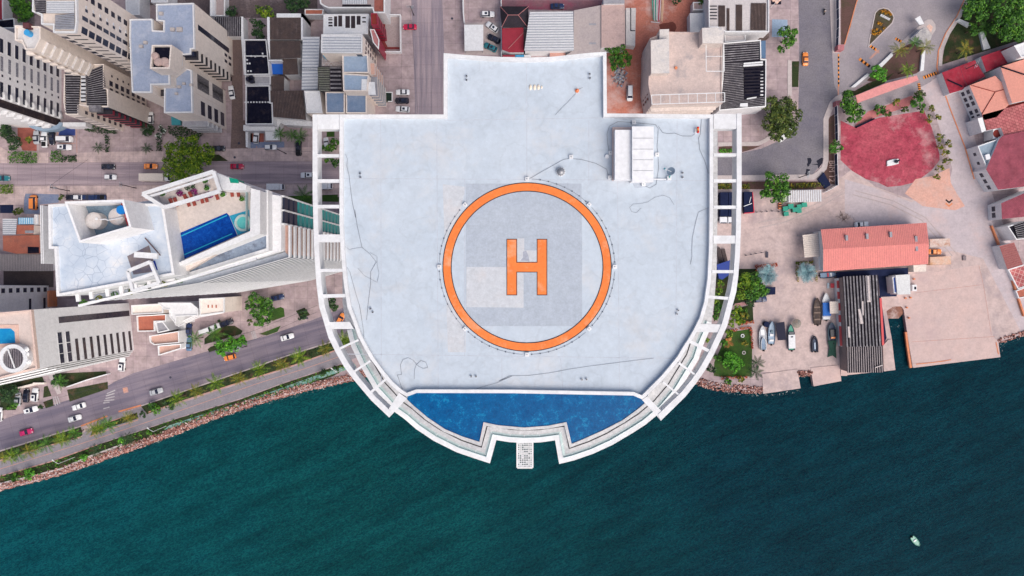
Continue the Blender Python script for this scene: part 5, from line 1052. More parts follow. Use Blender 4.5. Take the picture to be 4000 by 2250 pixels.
corr('roof', *Q3(z13(1700,560, 2140,535, 2140,760, 1695,800), zV + .1), 8, .3, [fibA, fibB], V); corr('roof', *Q3(z13(1685,800, 1945,790, 1945,1260, 1650,1300), zV + .1), 22, .22, [fibA, fibB], V)
corr('roof', *Q3(z13(1950,850, 2190,840, 2215,1200, 1950,1210), zV + .15), 9, .4, [fibB, blackroof], V); corr('roof', *Q3(z13(1650,1305, 2210,1220, 2215,1330, 1645,1375), zV + .1), 5, .3, [fibA, fibB], V)
for pl in (z13(1950,790, 2190,770, 2190,790, 1950,808), z13(1945,815, 2190,800, 2190,820, 1945,838), z13(1905,1300, 2000,1295, 2000,1340, 1900,1340), z13(1990,1235, 2110,1215, 2110,1228, 1990,1248)):
    b = MB(); b.prism(WP(pl, zV + .6), zV, zV + .6); b.build('roof_beam', whiteb, V)
for i in range(9): b = MB(); y = 840 + i * 43; b.prism(WP(z13(2160,y, 2195,y, 2195,y + 16, 2160,y + 16), zV + .5), zV, zV + .5); b.build('roof_post', whiteb, V)
b = MB(); b.prism(WP(z13(2165,515, 2225,510, 2225,735, 2170,735), zV - .5), zV - .8, zV - .45); b.build('glass_canopy', plain('blue_glass_canopy', (.1, .17, .28), .2), V)
X = thing('roof_terrace_house', 'white house with brown ribbed roofs at the top edge beside the road', 'house', (*W(2900, 60, 8), 0)); zX = 9
vol(X, z13(1505,-300, 2270,-300, 2270,400, 1720,400, 1615,345, 1510,345), zX, 0, wallm, mat('pale_terrace', (.58, .54, .55), (.52, .49, .5)), .5, .3, whiteb)
corr('roof', *Q3(z13(1630,335, 1630,70, 1715,70, 1715,335), zX + .1), 7, .15, [brownA, brownB], X); corr('roof', *Q3(z13(2030,380, 2040,40, 2230,40, 2225,380), zX + .1), 11, .15, [brownA, brownB], X); corr('roof', *Q3(z13(1735,390, 1735,105, 1770,105, 1770,390), zX + .1), 3, .15, [brownA, brownB], X); corr('roof', *Q3(z13(1850,390, 1850,60, 1930,60, 1930,390), zX + .1), 6, .15, [brownA, brownB], X)
for i in range(5): b = MB(); y = 80 + 40 * i; b.band(WP(z13(1515,y, 1610,y), zX), .2, zX, zX + .3); b.build('roof_slot', dark, X)
vol(X, z13(1705,410, 1970,420, 1975,510, 1710,530), 6, 0, wallm, MATS['pale_terrace'], .4, pm=white)
b = MB(); b.prism(WP(z13(1980,430, 2270,420, 2270,470, 2160,480), 4), 0, 4); b.build('lean_to', brownA, X)
sw = house('storage_box', 'white square roof in the dirt lot', 'shed', z13(1270,165, 1450,160, 1450,405, 1275,400), 4, wallm, whiteA, par=0)
house('storage_box', 'small dusty hut at the top of the dirt lot', 'shed', z13(1310,25, 1445,25, 1445,125, 1310,125), 3, wallm, MATS['pink_speckled_roof'], par=.3)
b = MB(); b.flat(WP(z14(475,-40, 645,-40, 645,75, 475,75)), .04); pt_ = b.build('pond', dark); tag(pt_, kind='structure')
for i, (x, y) in enumerate(((565, 35), (515, 0), (610, -5))):
    q = W(*z14(x, y)[0]); b = MB(); b.cyl(*q, .65, 0, .5, 14); tag(b.build('flower_pot', MATS['salmon_coping']), 'round salmon pot in the dark bed at the top edge, %s' % ('lowest', 'left', 'right')[i], 'pot')
sheet('blue_patio', WP(z14(495,320, 750,330, 755,620, 490,615)), .03, mat('blue_patio_floor', (.32, .42, .56), (.28, .37, .5), .3, 2, .15))
# ---------------------------------------------------------------- right side: gate, red roofs, warehouse, boat sheds
wk = thing('covered_walkway', 'long coral pink roofed walkway above the crimson gravel yard', 'walkway', (*W(3470, 345, 3), 0))
b = MB(); b.prism(WP(z17(155,265, 590,90, 1020,-20, 1045,45, 700,180, 180,370), 3.4), 3.1, 3.4, bot=True); b.build('roof', mat('coral_walkway_roof', (.72, .3, .29), (.66, .27, .27), .3, 2.5, .12), wk)
for x, y in ((200, 320), (400, 240), (600, 165), (800, 90), (1000, 25)): q = W(*z17(x, y)[0], 3); b = MB(); b.box(*q, 0, .25, .25, 3.1); b.build('post', steel, wk)
R1 = thing('red_roof_house', 'large white house with crimson tiled and coral roofs at the right edge', 'house', (*W(3900, 330, 6), 0))
crt = brick('crimson_tiles', (.4, .03, .055), (.34, .025, .05), (.25, .02, .04), .45, .3, R(20), .04, grime=(.3, .06, .08)); zR_ = 7
vol(R1, z15(1840,945, 2390,750, 2515,955, 1930,1195), 4, 0, wallm, crt, 0); vol(R1, z15(1190,1210, 1740,1000, 1910,1270, 1660,1400, 1520,1500, 1320,1560), 3.2, 0, wallm, crt, 0)
vol(R1, z15(1650,1420, 2080,1260, 2260,1449, 2400,1650, 2100,1950, 1900,2000), 6, 0, whiteb, mat('coral_roof', (.68, .3, .24), (.63, .28, .23), .3, 2, .1), 0); vol(R1, z15(2165,1110, 3000,850, 3300,1500, 2360,1720), 7.5, 0, whiteb, MATS['coral_roof'], 0)
vol(R1, z15(2390,760, 3000,560, 3100,850, 2510,955), 9.5, 0, white, wallm, .4, pm=white)
vol(R1, pp(3840,330, 4080,250, 4080,500, 3862,478), 4.5, 0, wallm, MATS['dark_red_tiles'], 0)
for a, c, z in ((z15(1290,1330), z15(1530,1440), 3.5), (z15(2170,1110), z15(2560,1240), 7.8)): b = MB(); b.tube((*W(*a[0], z), z), (*W(*c[0], z), z), .22); b.build('roof_gutter', dark, R1)
for a, c in ((z17(1790,120), z17(2130,215)), (z17(2130,215), z17(2250,180)), (z17(2130,215), z17(1940,530))): b = MB(); b.tube((*W(*a[0], 6.1), 6.1), (*W(*c[0], 6.1), 6.1), .12); b.build('roof_ridge', MATS['dark_red_tiles'], R1)
wins(R1, W(*z15(1650, 1420)[0], 6), W(*z15(1900, 2000)[0], 6), [.15, .32, .48, .7, .85], [1, 3.6], 1.3, 1.4)
vol(R1, z17(1880,590, 1960,570, 2010,750, 1940,790), 6, 0, white, white, 0)
R2 = thing('red_roof_house', 'long dusky crimson roofed house along the right edge with white walls', 'house', (*W(3930, 640, 6), 0))
crt2 = brick('dusky_crimson_tiles', (.36, .09, .12), (.3, .07, .1), (.2, .05, .08), .5, .4, R(18), .04, grime=(.26, .07, .1))
vol(R2, z17(1940,540, 2700,330, 2900,700, 2250,830, 2210,720, 2000,760), 6, 0, whiteb, brick('rosy_roof_tiles', (.5, .17, .17), (.42, .12, .13), (.25, .07, .08), 1.2, .9, R(20), .08), 0)
vol(R2, z17(2180,890, 2240,830, 2900,700, 3000,1500, 2170,1600, 2000,1310), 6.5, 0, whiteb, crt2, 0); vol(R2, z19(2290,-20, 2700,-200, 2800,100, 2590,150, 2300,180), 6.5, 0, whiteb, crt2, 0)
vol(R2, z17(1880,980, 2170,880, 2285,1210, 2010,1300), 5.5, 0, whiteb, mat('blue_grey_flat_roof', (.3, .38, .46), (.26, .34, .42), .4, 3, .15), .3, pm=white)
wins(R2, W(*z17(1880, 980)[0], 5.5), W(*z17(2010, 1300)[0], 5.5), [.3, .7], [2.5], 1, 1.2); wins(R2, W(*z17(2000, 1310)[0], 6), W(*z17(2170, 1600)[0], 6), [.2, .5, .8], [2.5], 1.4, 1.4); wins(R2, W(*z19(2290, -20)[0], 6), W(*z19(2300, 180)[0], 6), [.3, .7], [2], 1.6, 1.6)
for x, y in ((2000, 1140), (2060, 1215)): q = W(*z17(x, y)[0], 5.5); b = MB(); b.box(*q, 5.5, 1.4, 1.7, .9, R(15)); b.build('rooftop_unit', wsteel, R2)
b = MB(); b.prism(WP(z17(2100,740, 2200,715, 2240,870, 2100,880), 4.5), 0, 4.5); b.build('arched_porch', whiteb, R2); q = W(*z17(2155, 805)[0], 4.5); b = MB(); b.cyl(*q, 1.3, 4.5, 4.53, 24); b.build('porch_opening', MATS['dark_red_tiles'], R2)
R3 = house('ribbed_roof_house', 'grey ribbed roof with white front at the right edge beside the road', 'house', z19(2370,270, 2600,200, 2700,420, 2480,440), 6, white, fibB, par=.3, pm=white)
corr('roof', *Q3(z19(2440,250, 2700,160, 2700,420, 2490,430), 6.2), 8, .3, [fibA, fibB], R3)
R4 = house('lattice_roof', 'red lattice pergola roof at the right edge beside the long kerb', 'pergola', z19(2270,520, 2450,475, 2560,750, 2370,810), 4, wallm, mat('red_mesh_floor', (.46, .13, .12), (.5, .22, .2), 2, 5, .3), par=0)
for i in range(12):
    t = i / 11; b = MB(); b.band([W(*z19(2270 + 180 * t, 520 - 45 * t)[0], 4.1), W(*z19(2370 + 190 * t, 810 - 60 * t)[0], 4.1)], .1, 4, 4.1); b.build('slat', MATS['rosy_tiles'], R4)
    b = MB(); b.band([W(*z19(2270 + 100 * t, 520 + 290 * t)[0], 4.15), W(*z19(2450 + 110 * t, 475 + 275 * t)[0], 4.15)], .1, 4.1, 4.2); b.build('slat', MATS['rosy_tiles'], R4)
R5 = house('tiled_terrace', 'terracotta square tiled terrace below the red lattice pergola', 'terrace', z19(2375,815, 2600,745, 2640,1020, 2500,1060), 1.2, wallm, brick('square_terracotta', (.45, .13, .13), (.38, .1, .11), (.6, .35, .33), 1.3, 1.3, R(20), .1, .8, 0), par=.2)
house('tiled_terrace', 'plain coral terrace at the right edge below the terracotta tiles', 'terrace', z19(2470,1080, 2640,1020, 2680,1150, 2510,1180), 1.1, wallm, terra, par=.2)
b = MB(); b.band(WP(z19(2150,265, 2260,540, 2400,900, 2560,1400)), .5, 0, .9); tag(b.build('kerb_wall', m_kerbo), 'long orange topped low wall curving down the right road to the quay', 'wall')
b = MB(); b.band(WP(z15(1560,0, 1440,270, 1250,560, 1130,850, 1105,1120) + z17(1330,0, 1480,430, 1700,1000, 1830,1449)), .35, 0, .14); tag(b.build('orange_kerb', m_kerbo), kind='structure')
b = MB(); b.band(WP(z15(1600,0, 1480,270, 1290,560, 1170,850, 1160,1100)), 1.2, 0, .16); tag(b.build('pavement_edge', m_kerb), kind='structure')
# pink warehouse
wh = thing('warehouse', 'long coral pink roofed warehouse with small grey skylights and a cream awning', 'warehouse', (*W(3410, 970, 7), 0)); zW = 7
eN, eS, rg = z19(20,310, 1350,225), z19(50,840, 1370,745), z19(50,560, 1380,485)
a, b1 = [(*W(*p, zW), zW) for p in eN]; c, d = [(*W(*p, zW), zW) for p in eS]; r0, r1 = [(*W(*p, zW + 1.6), zW + 1.6) for p in rg]
corr('roof', a, r0, r1, b1, 60, .05, [pinkroof, mat('coral_groove', (.68, .24, .22), (.62, .22, .21))], wh); corr('roof', r0, c, d, r1, 60, .05, [pinkroof, MATS['coral_groove']], wh)
b = MB(); b.prism(offs(ccw(WP(eN + eS[::-1], zW)), .4, True), 0, zW - .1, top=False); b.build('wall', wallm, wh)
for x, y in ((340, 417), (598, 397), (895, 375), (1212, 435), (1218, 540)):
    q = W(*z19(x, y)[0], zW + 1); b = MB(); b.box(*q, zW + .2, .75, 1.7 if x < 1200 else 2.1, 1.25, R(4)); b.build('skylight', greyroof, wh)
aw = z18(1575,790, 1830,760, 1845,1090, 1605,1110); corr('awning', *Q3(aw, 4.2), 12, .06, [mat('cream_sheet', (.75, .66, .6), (.7, .62, .57)), mat('cream_groove', (.62, .54, .5), (.6, .52, .48))], wh)
for p in aw[:1] + aw[-1:]: q = W(*p, 4); b = MB(); b.box(*q, 0, .15, .15, 4.1); b.build('awning_post', steel, wh)
b = MB(); b.prism(WP(z18(1800,1095, 1860,1090, 1865,1290, 1815,1270), 4), 0, 4); b.build('side_annex', whiteb, wh)
b = MB(); b.prism(WP(z19(225,845, 1120,790, 1120,870, 740,900, 225,925), 2), 1.6, 2); tag(b.build('navy_slab', navy), 'long dark navy tarpaulin along the south side of the pink warehouse', 'tarpaulin')  # dark navy strip along the south wall
sheet('dark_yard', WP(z19(740,880, 1140,870, 960,900, 975,1150, 760,1160)), .03, navy)
b = MB(); b.prism(WP(z19(1185,760, 1345,755, 1345,840, 1190,845), 3.5), 0, 3.5); ok_ = b.build('kiosk', MATS['cream_sheet']); tag(ok_, 'small cream kiosk at the corner of the pink warehouse', 'kiosk')
bh = house('boat_office', 'white flat roofed office with a blue window strip beside the slipway', 'office', z19(960,885, 1140,875, 1150,1125, 985,1130), 4.5, white, mat('white_sheet_flat', (.7, .71, .72), (.64, .65, .67)), par=0)
b = MB(); b.prism(WP(z19(920,905, 960,902, 978,1115, 940,1115), 4), 0, 4); b.build('window_frame', whiteb, bh); b = MB(); b.flat(WP(z19(932,915, 955,913, 970,1100, 948,1100), 4), 4.02); b.build('blue_window', plain('blue_skylight', (.01, .06, .3), .2), bh)
b = MB(); b.prism(WP(z19(1170,1005, 1225,1005, 1225,1085, 1172,1085), 1), 0, 1.1); bx_ = b.build('ticket_box', whiteb); tag(bx_, 'small white box with a dark opening beside the white office', 'box'); b = MB(); b.flat(WP(z19(1195,1030, 1220,1030, 1220,1065, 1195,1065), 1.1), 1.12); b.build('opening', dark, bx_)
# long boat shed
bs = thing('boat_shed', 'long dark ribbed boat shed roof running down to the water', 'shed', (*W(3370, 1240, 5), 0)); zS = 5.5
b = MB(); b.prism(offs(ccw(WP(z21(545,235, 945,210, 1005,1300, 600,1305), zS)), .3, True), -1.2, zS - .2, top=False); b.build('wall', mat('weathered_boards', (.3, .24, .23), (.22, .18, .19)), bs)
m_cut = [((545,230), (945,210), (960,495), (562,505), 11), ((562,500), (960,490), (975,760), (575,765), 11), ((575,762), (972,750), (990,1010), (585,1015), 11)]
for j, (p0, p1, p2, p3, n) in enumerate(m_cut):
    z = zS + .12 * (2 - j); corr('roof', *Q3(z21(*p0, *p3, *p2, *p1), z), n, .4, [fibA, fibB], bs)
corr('roof', *Q3(z21(595,1012, 600,1305, 1005,1300, 992,1005), zS - .1), 16, .3, [mat('bleached_boards', (.34, .3, .31), (.26, .23, .25), .5, 4, .3), fibB], bs)
for pl in (z21(805,222, 848,222, 862,515, 822,515), z21(720,595, 745,590, 780,755, 750,760), z21(605,790, 625,788, 632,910, 615,912), z21(762,505, 780,505, 785,660, 770,665), z21(910,1245, 995,1215, 998,1224, 912,1254)):
    b = MB(); b.prism(WP(pl, zS + .6), zS + .35, zS + .62); b.build('roof_board', mat('pale_plank', (.62, .55, .54), (.56, .5, .5)), bs)
b = MB(); b.prism(WP(z21(962,470, 985,470, 1015,995, 990,1000), 4), 0, 4); b.build('red_fascia', plain('bright_red_sheet', (.6, .06, .07), .4), bs)
b = MB(); b.prism(WP(z21(955,455, 1005,450, 1070,920, 1040,1000, 1000,1010), 2), 0, .35); b.build('side_deck', navy, bs)
b = MB(); b.prism(WP(z21(1000,1005, 1060,935, 1095,935, 1138,1275, 1010,1290), .4), -1.4, .35); b.build('side_quay', m_yard, bs); b = MB(); b.prism(WP(z21(528,1015, 580,1010, 600,1340, 530,1340), .4), -1.4, .35); b.build('front_quay', m_ramp, bs)
wl = thing('striped_wall', 'white wall with red panels along the west side of the long boat shed', 'wall', (*W(3280, 1200, 2), 0)); b = MB(); b.prism(WP(z21(487,250, 550,245, 580,1010, 530,1010), 2.4), 0, 2.4); b.build('wall', whiteb, wl)
for y0, y1 in ((275, 360), (400, 480), (525, 610), (660, 740), (785, 1005)): b = MB(); o0 = (y0 - 250) * .052; o1 = (y1 - 250) * .052; b.prism(WP(z21(483 + o0,y0, 518 + o0,y0, 518 + o1,y1, 483 + o1,y1), 2.5), 2.2, 2.5); b.build('red_panel', plain('rose_red_panel', (.5, .08, .09), .5), wl)
# canopies in the yard
wc = ribbed('market_shed', 'long white ribbed canopy beside the green bins', 'shed', z18(1375,330, 1375,160, 1845,150, 1850,315), 3.5, 15, [whiteA, mat('pale_pink_groove', (.5, .45, .46), (.46, .42, .43))], .1)
b = MB(); b.prism(WP(z18(1255,230, 1370,225, 1372,305, 1260,305), 3), 2.8, 3, bot=True); tag(b.build('green_awning', mat('pale_green_sheet', (.5, .56, .44), (.45, .52, .42))), 'pale green awning at the left end of the long white canopy', 'awning')
b = MB(); b.prism(WP(z20(1712,370, 1810,370, 1815,505, 1718,508), 2.6), 2.4, 2.6, bot=True); tag(b.build('square_awning', MATS['cream_sheet']), 'cream square awning between the blue covered boat and the striped wall', 'awning')
b = MB(); b.prism(WP(z20(1102,615, 1200,600, 1222,805, 1125,810), 2), 1.8, 2, bot=True); tag(b.build('shade_cloth', plain('black_shade_cloth', (.012, .013, .035), .8)), 'dark shade cloth stretched between two boats in the yard', 'shade')
bt = ccw(WP(z18(360,1210, 550,1145, 570,1330, 400,1449), 3)); b = MB(); b.prism(bt, 2.8, 3.1, bot=True); b.prism(offs(bt, .5, True), 0, 2.8); tag(b.build('blue_roof_hut', plain('royal_blue_roof', (.006, .035, .26), .45)), 'hut with a royal blue roof seen through the right side of the tower pergola', 'hut')
sheet('brick_path', WP(z20(640,395, 840,360, 845,395, 640,430)), .04, mat('pink_brick_path', (.5, .26, .27), (.44, .22, .23), 1, 5, .2))
sheet('garden_path', WP(z20(640,645, 860,600, 870,625, 640,675)), .04, m_yard)
sheet('lawn', WP(z20(560,720, 820,680, 835,900, 830,1220, 480,1225, 400,1210, 405,1060)), .03, m_grass)
sheet('lawn', WP(z20(650,450, 840,400, 850,590, 650,620)), .03, m_grassd)
sheet('lawn', WP(z20(420,0, 900,0, 1000,300, 640,400, 400,600)), .02, m_grassd)
m_redhedge = leafmat('red_hedge_leaves', [(.1, (.16, .03, .015)), (.5, (.42, .06, .03)), (.85, (.5, .18, .05))])
sheet('grey_path', WP(z17(185,375, 700,190, 1010,75, 1040,190, 960,250, 560,400, 300,490, 200,460)), .028, m_asph2); sheet('coral_path', WP(z17(220,600, 330,490, 600,400, 940,270, 1000,300, 900,420, 480,560, 130,700)), .032, mat('coral_paving', (.55, .2, .2), (.48, .16, .17), .4, 3, .2))
b = MB(); b.prism(WP(z20(955,210, 1100,205, 1098,290, 960,300), 1.2), 1, 1.2, bot=True); tag(b.build('tarpaulin', navy), 'dark navy tarpaulin below the left silver palm', 'tarpaulin')
for i in range(2): b = MB(); y = 780 + 14 * i; b.band(WP(pp(3694,y, 3707,y + 11, 3720,y)), .5, .04); tag(b.build('chevron_marking', [rubber, m_kerbo][i]), kind='structure')
lines('tyre_tracks', [pp(2960,870, 3060,850, 3180,800, 3290,740), pp(2965,890, 3065,868, 3190,815, 3300,752), pp(3330,760, 3480,800, 3600,860, 3720,1000), pp(3340,745, 3490,785, 3615,850, 3735,990)], .35, .028, mat('tyre_dust', (.42, .36, .36), (.5, .41, .4), .3, 2, .2))
# ---------------------------------------------------------------- vehicles
wheel_m = rubber
def car_proto(kind, L, Wd, Hh, fr, rr_, cabf, cabr, pick=False):
    """Saloon, hatchback, van or pick-up: x forward. fr/rr_ windscreen foot and rear glass foot, cabf/cabr roof ends."""
    r = proto(kind, 'car'); h = Wd / 2; zb_ = Hh * .62; F, B = L / 2, -L / 2
    st = [(B, .72, .52), (B + .12, .9, .8), (B + .35, .97, .97), (rr_, 1, 1), (fr, 1, 1), (fr + .5, .99, .95), (F - .35, .94, .84), (F - .1, .82, .72), (F, .6, .55)]
    k = MB(); k.smooth = True
    rows = []
    for x, w, z in st:
        y = h * w; zt_ = zb_ * z; rows.append([(x, -y * .96, .22), (x, -y, .5 * zt_ + .1), (x, -y * .97, zt_ - .05), (x, -y * .82, zt_), (x, 0, zt_ + .03), (x, y * .82, zt_), (x, y * .97, zt_ - .05), (x, y, .5 * zt_ + .1), (x, y * .96, .22)])
    k.grid(rows); k.face(rows[0]); k.face(rows[-1][::-1])
    if pick: k.mi = 0
    ppart(k, 'body', wsteel, r)
    w0, w1 = h * .86, h * .7; z0, z1 = zb_ - .02, Hh
    k = MB(); k.grid([[(cabr - .02, -w1 - .02, z1 - .02), (cabr - .02, w1 + .02, z1 - .02)], [(cabr + .15, -w1, z1 + .03), (cabr + .15, w1, z1 + .03)], [(cabf - .15, -w1, z1 + .03), (cabf - .15, w1, z1 + .03)], [(cabf + .02, -w1 - .02, z1 - .02), (cabf + .02, w1 + .02, z1 - .02)]]); ppart(k, 'roof', wsteel, r)
    k = MB(); k.face([(fr, -w0, z0), (fr, w0, z0), (cabf, w1, z1), (cabf, -w1, z1)]); ppart(k, 'windscreen', glassd, r)
    k = MB(); k.face([(rr_, w0, z0), (rr_, -w0, z0), (cabr, -w1, z1), (cabr, w1, z1)]); ppart(k, 'rear_window', glassd, r)
    for s_ in (-1, 1):
        k = MB(); q = [(fr, s_ * w0, z0), (rr_, s_ * w0, z0), (cabr, s_ * w1, z1), (cabf, s_ * w1, z1)]; k.face(q if s_ < 0 else q[::-1]); ppart(k, 'side_window', glassd, r)
        k = MB(); k.box(F - .18, s_ * h * .6, zb_ * .62, .22, .3, .14); ppart(k, 'headlight', plain('lamp_glass', (.8, .8, .82), .15), r)
        k = MB(); k.box(fr - .25, s_ * (h + .08), z0 + .02, .14, .16, .12); ppart(k, 'wing_mirror', rubber, r)
        for x in (F - .8, B + .78):
            k = MB(); k.tube((x, s_ * (h - .2), .31), (x, s_ * (h + .01), .31), .31, .31, 12); ppart(k, 'wheel', rubber, r)
    if pick:
        k = MB(); k.box((B + rr_) / 2 + .05, 0, zb_ + .015, rr_ - B - .5, Wd * .78, .02); ppart(k, 'cargo_bed', rubber, r)
    if kind == 'sport_utility_car':
        k = MB(); k.box((cabf + cabr) / 2 + .25, 0, Hh + .035, .8, w1 * 1.1, .015); ppart(k, 'sunroof', glassd, r)
    return r
saloon = car_proto('saloon_car', 4.5, 1.78, 1.44, .75, -1.45, .1, -.95)
hatch = car_proto('hatchback_car', 4.0, 1.72, 1.5, .8, -1.75, .15, -1.45)
suv = car_proto('sport_utility_car', 4.6, 1.88, 1.7, .85, -2.0, .2, -1.7)
pickup = car_proto('pickup_truck', 5.2, 1.86, 1.75, 1.1, -.55, .5, -.4, True)
van = car_proto('van', 5.0, 1.95, 2.1, 1.7, -2.35, 1.1, -2.2)
def paint(n, c, rough=.25): 
    m, t, b = base(n, rough, .5); b.inputs['Base Color'].default_value = (*c, 1); b.inputs['Coat Weight'].default_value = .6; b.inputs['Coat Roughness'].default_value = .08; return m
PT = {'w': paint('white_car_paint', (.78, .79, .82)), 's': paint('silver_car_paint', (.42, .44, .48)), 'k': paint('black_car_paint', (.012, .013, .025)), 'n': paint('navy_car_paint', (.015, .03, .1)), 'r': paint('red_car_paint', (.5, .012, .06)), 'o': paint('taxi_orange_paint', (.85, .27, .06)), 'g': paint('slate_car_paint', (.06, .1, .14)), 't': paint('teal_car_paint', (.02, .16, .2)), 'b': paint('blue_grey_car_paint', (.1, .18, .3)), 'm': paint('magenta_red_paint', (.52, .02, .13))}
CARS = [(saloon, z3, 1545, 1095, 0, 'k', 'black saloon driving on the upper street, left of the orange taxi'), (saloon, z3, 2145, 1090, 0, 'o', 'orange taxi on the upper street just left of the big tree'), (hatch, z3, 1578, 1243, 0, 'w', 'white hatchback on the upper street below the black saloon'), (saloon, z3, 60, 1258, 0, 't', 'teal car on the upper street at the left frame edge'),
 (saloon, z3, 532, 680, 92, 's', 'silver car parked nose up, leftmost of three beside the brick forecourt'), (pickup, z3, 648, 712, 90, 'w', 'white pick-up parked nose up in the middle of three beside the brick forecourt'), (saloon, z3, 752, 690, -88, 'k', 'black car parked beside the white pick-up and the navy painted bay'), (van, z3, 940, 708, 0, 'w', 'white van parked sideways just below the navy painted bay'), (suv, z3, 930, 822, 0, 'w', 'white car parked sideways below the white van'), (hatch, z3, 2148, 405, 90, 'w', 'white car half hidden behind the blue roofed block'),
 (saloon, z4, 925, 838, 0, 'k', 'black car parked under the right edge of the big tree'), (saloon, z4, 1190, 1092, 0, 'r', 'red car driving on the upper street right of the big tree'), (suv, z4, 2188, 1217, 180, 'w', 'white car on the upper street at the left edge of the white tower'), (hatch, z4, 1463, 685, 85, 'w', 'white car on the red brick forecourt'), (hatch, z4, 1662, 822, 2, 'w', 'white car on the blue parking slab'), (pickup, z4, 2062, 832, 90, 'k', 'black pick-up parked below the palms, nose towards the house'), (saloon, z2, 1115, 1315, 100, 'w', 'white car in the brown alley beside the blue roofed block'),
 (saloon, z5, 1045, 262, 0, 'k', 'black car in the row of parked cars above the cracked roof tower, leftmost'), (hatch, z5, 1140, 262, 0, 'w', 'white car in the row above the cracked roof tower, between two dark cars'), (saloon, z5, 1245, 262, 0, 'n', 'navy car in the row above the cracked roof tower'), (pickup, z5, 1405, 262, 180, 'n', 'blue pick-up at the right end of the row above the cracked roof tower'), (van, z5, 500, 330, 90, 'o', 'orange and white van on the blue slab beside the roof pool tower'),
 (saloon, z11, 1455, 390, 180, 'r', 'red car parked by the white wall of the court on the side street'), (saloon, z11, 1355, 1312, 180, 'w', 'white car parked beside the dark square planter'), (suv, z11, 1345, 1432, 180, 'k', 'black car parked between two white cars below the planter'), (suv, z22, 1365, 92, 176, 'w', 'white car parked just above the left shoulder of the white tower'),
 (suv, z12, 660, 190, 0, 'w', 'white car parked straight in the car lot at the top'), (suv, z12, 718, 352, 143, 'w', 'white car parked at an angle beside the white canopy'), (suv, z12, 738, 497, 152, 'k', 'black car parked at an angle, middle of the three by the canopy'), (suv, z12, 693, 603, 155, 't', 'dark teal car parked at an angle, lowest of the three by the canopy'), (saloon, z12, 1535, 88, 0, 'n', 'navy car in the maroon courtyard at the top edge'), (van, z12, 2442, 1182, -90, 'w', 'white van alone on the red dirt lot'),
 (saloon, z14, 1035, 988, 90, 'o', 'orange taxi driving down the dark asphalt road on the right'), (hatch, z16, 1392, 552, 40, 'w', 'white car mostly hidden under the round brown tree, upper'), (saloon, z16, 1302, 668, 40, 'w', 'white car half hidden under the round brown tree, lower'), (saloon, z18, 2400, 642, 4, 'w', 'white car parked above the pink warehouse'), (saloon, z19, 1440, 592, 0, 'o', 'orange red car poking out from the right end of the pink warehouse'), (suv, z20, 915, 345, 5, 'n', 'navy car at the garden edge of the boat yard'),
 (saloon, z8, 1565, 362, 12, 'n', 'blue car in the drive below the roof pool tower'), (van, z8, 685, 772, 18, 'w', 'white van in the drive, left end of the slanted row'), (hatch, z8, 785, 728, 20, 'w', 'white car in the drive beside the white van'), (suv, z8, 925, 680, 22, 'k', 'black car at the right end of the slanted row in the drive'), (saloon, z8, 455, 765, 88, 'n', 'dark blue car parked nose up beside the entrance ramp, upper of two'), (saloon, z8, 458, 945, 88, 'b', 'blue grey car parked nose up beside the entrance ramp, lower of two'), (saloon, z8, 1688, 857, 16, 'w', 'white car on the lower avenue nearest the white tower'), (hatch, z8, 968, 1112, 195, 'o', 'orange taxi on the lower avenue below the bright green tree'), (hatch, z8, 2362, 625, 60, 'o', 'orange car seen through the left side of the tower pergola'), (suv, z7, 1745, 1352, 86, 'w', 'white car parked beside the lower left white apartment tower'),
 (saloon, z9, 310, 686, 16, 'm', 'magenta red car on the lower avenue'), (saloon, z9, 905, 396, 197, 'w', 'white car on the lower avenue, upper of the pair near the crossing'), (saloon, z9, 858, 530, 16, 'w', 'white car on the lower avenue, lower of the pair near the crossing'), (saloon, z9, 1778, 228, 16, 's', 'pale silver car on the lower avenue right of the crossing'), (suv, z9, 368, 434, 16, 'w', 'white car parked along the avenue in front of three parked cars'), (saloon, z9, 218, 315, 87, 's', 'silver car parked nose up, leftmost of three by the stepped wall'), (saloon, z9, 310, 275, 87, 'k', 'black car parked nose up between a silver and a white car by the stepped wall'), (suv, z9, 413, 265, 86, 'w', 'white car parked nose up, rightmost of three by the stepped wall'), (suv, z9, 8, 485, 88, 'w', 'white car cut by the left frame edge beside the avenue'),
 (hatch, z22, 412, 520, 100, 'w', 'white car seen through the top left opening of the tower pergola')]
for p, zn, x, y, rz, c, lab in CARS:
    q = zn(x, y)[0]; place(p, *q, .03 if 0 else .03, R(rz), lab, paint=PT[c], group='cars')
# lorries
def lorry(name, label, zone, x, y, rz, L, Wd, cab, boxm, boxh=2.9, grp=None):
    q = W(*zone(x, y)[0]); t = thing(name, label, 'lorry', (*q, .03), R(rz), grp)
    def pt(nm, k, m): o = k.build(nm, m, None, (0, 0, 0)); o.parent = t; return o
    k = MB(); k.box(-cab / 2, 0, .8, L - cab, Wd, boxh - .8); pt('cargo_box', k, boxm)
    k = MB(); k.prism([(L / 2 - cab + .15, -Wd * .46), (L / 2 - .15, -Wd * .46), (L / 2, -Wd * .38), (L / 2, Wd * .38), (L / 2 - .15, Wd * .46), (L / 2 - cab + .15, Wd * .46)], .6, 2.3); pt('cab', k, wsteel)
    k = MB(); k.box(L / 2 - .12, 0, 1.5, .32, Wd * .8, .82); pt('windscreen', k, glassd)
    k = MB(); k.box(0, 0, .5, L - .4, Wd * .5, .25); pt('chassis', k, rubber)
    for sx in (-L / 2 + 1, -L / 2 + 2, L / 2 - cab * .6):
        for sy in (-1, 1): k = MB(); k.tube((sx, sy * (Wd / 2 - .3), .48), (sx, sy * Wd / 2, .48), .48, .48, 12); pt('wheel', k, rubber)
    return t
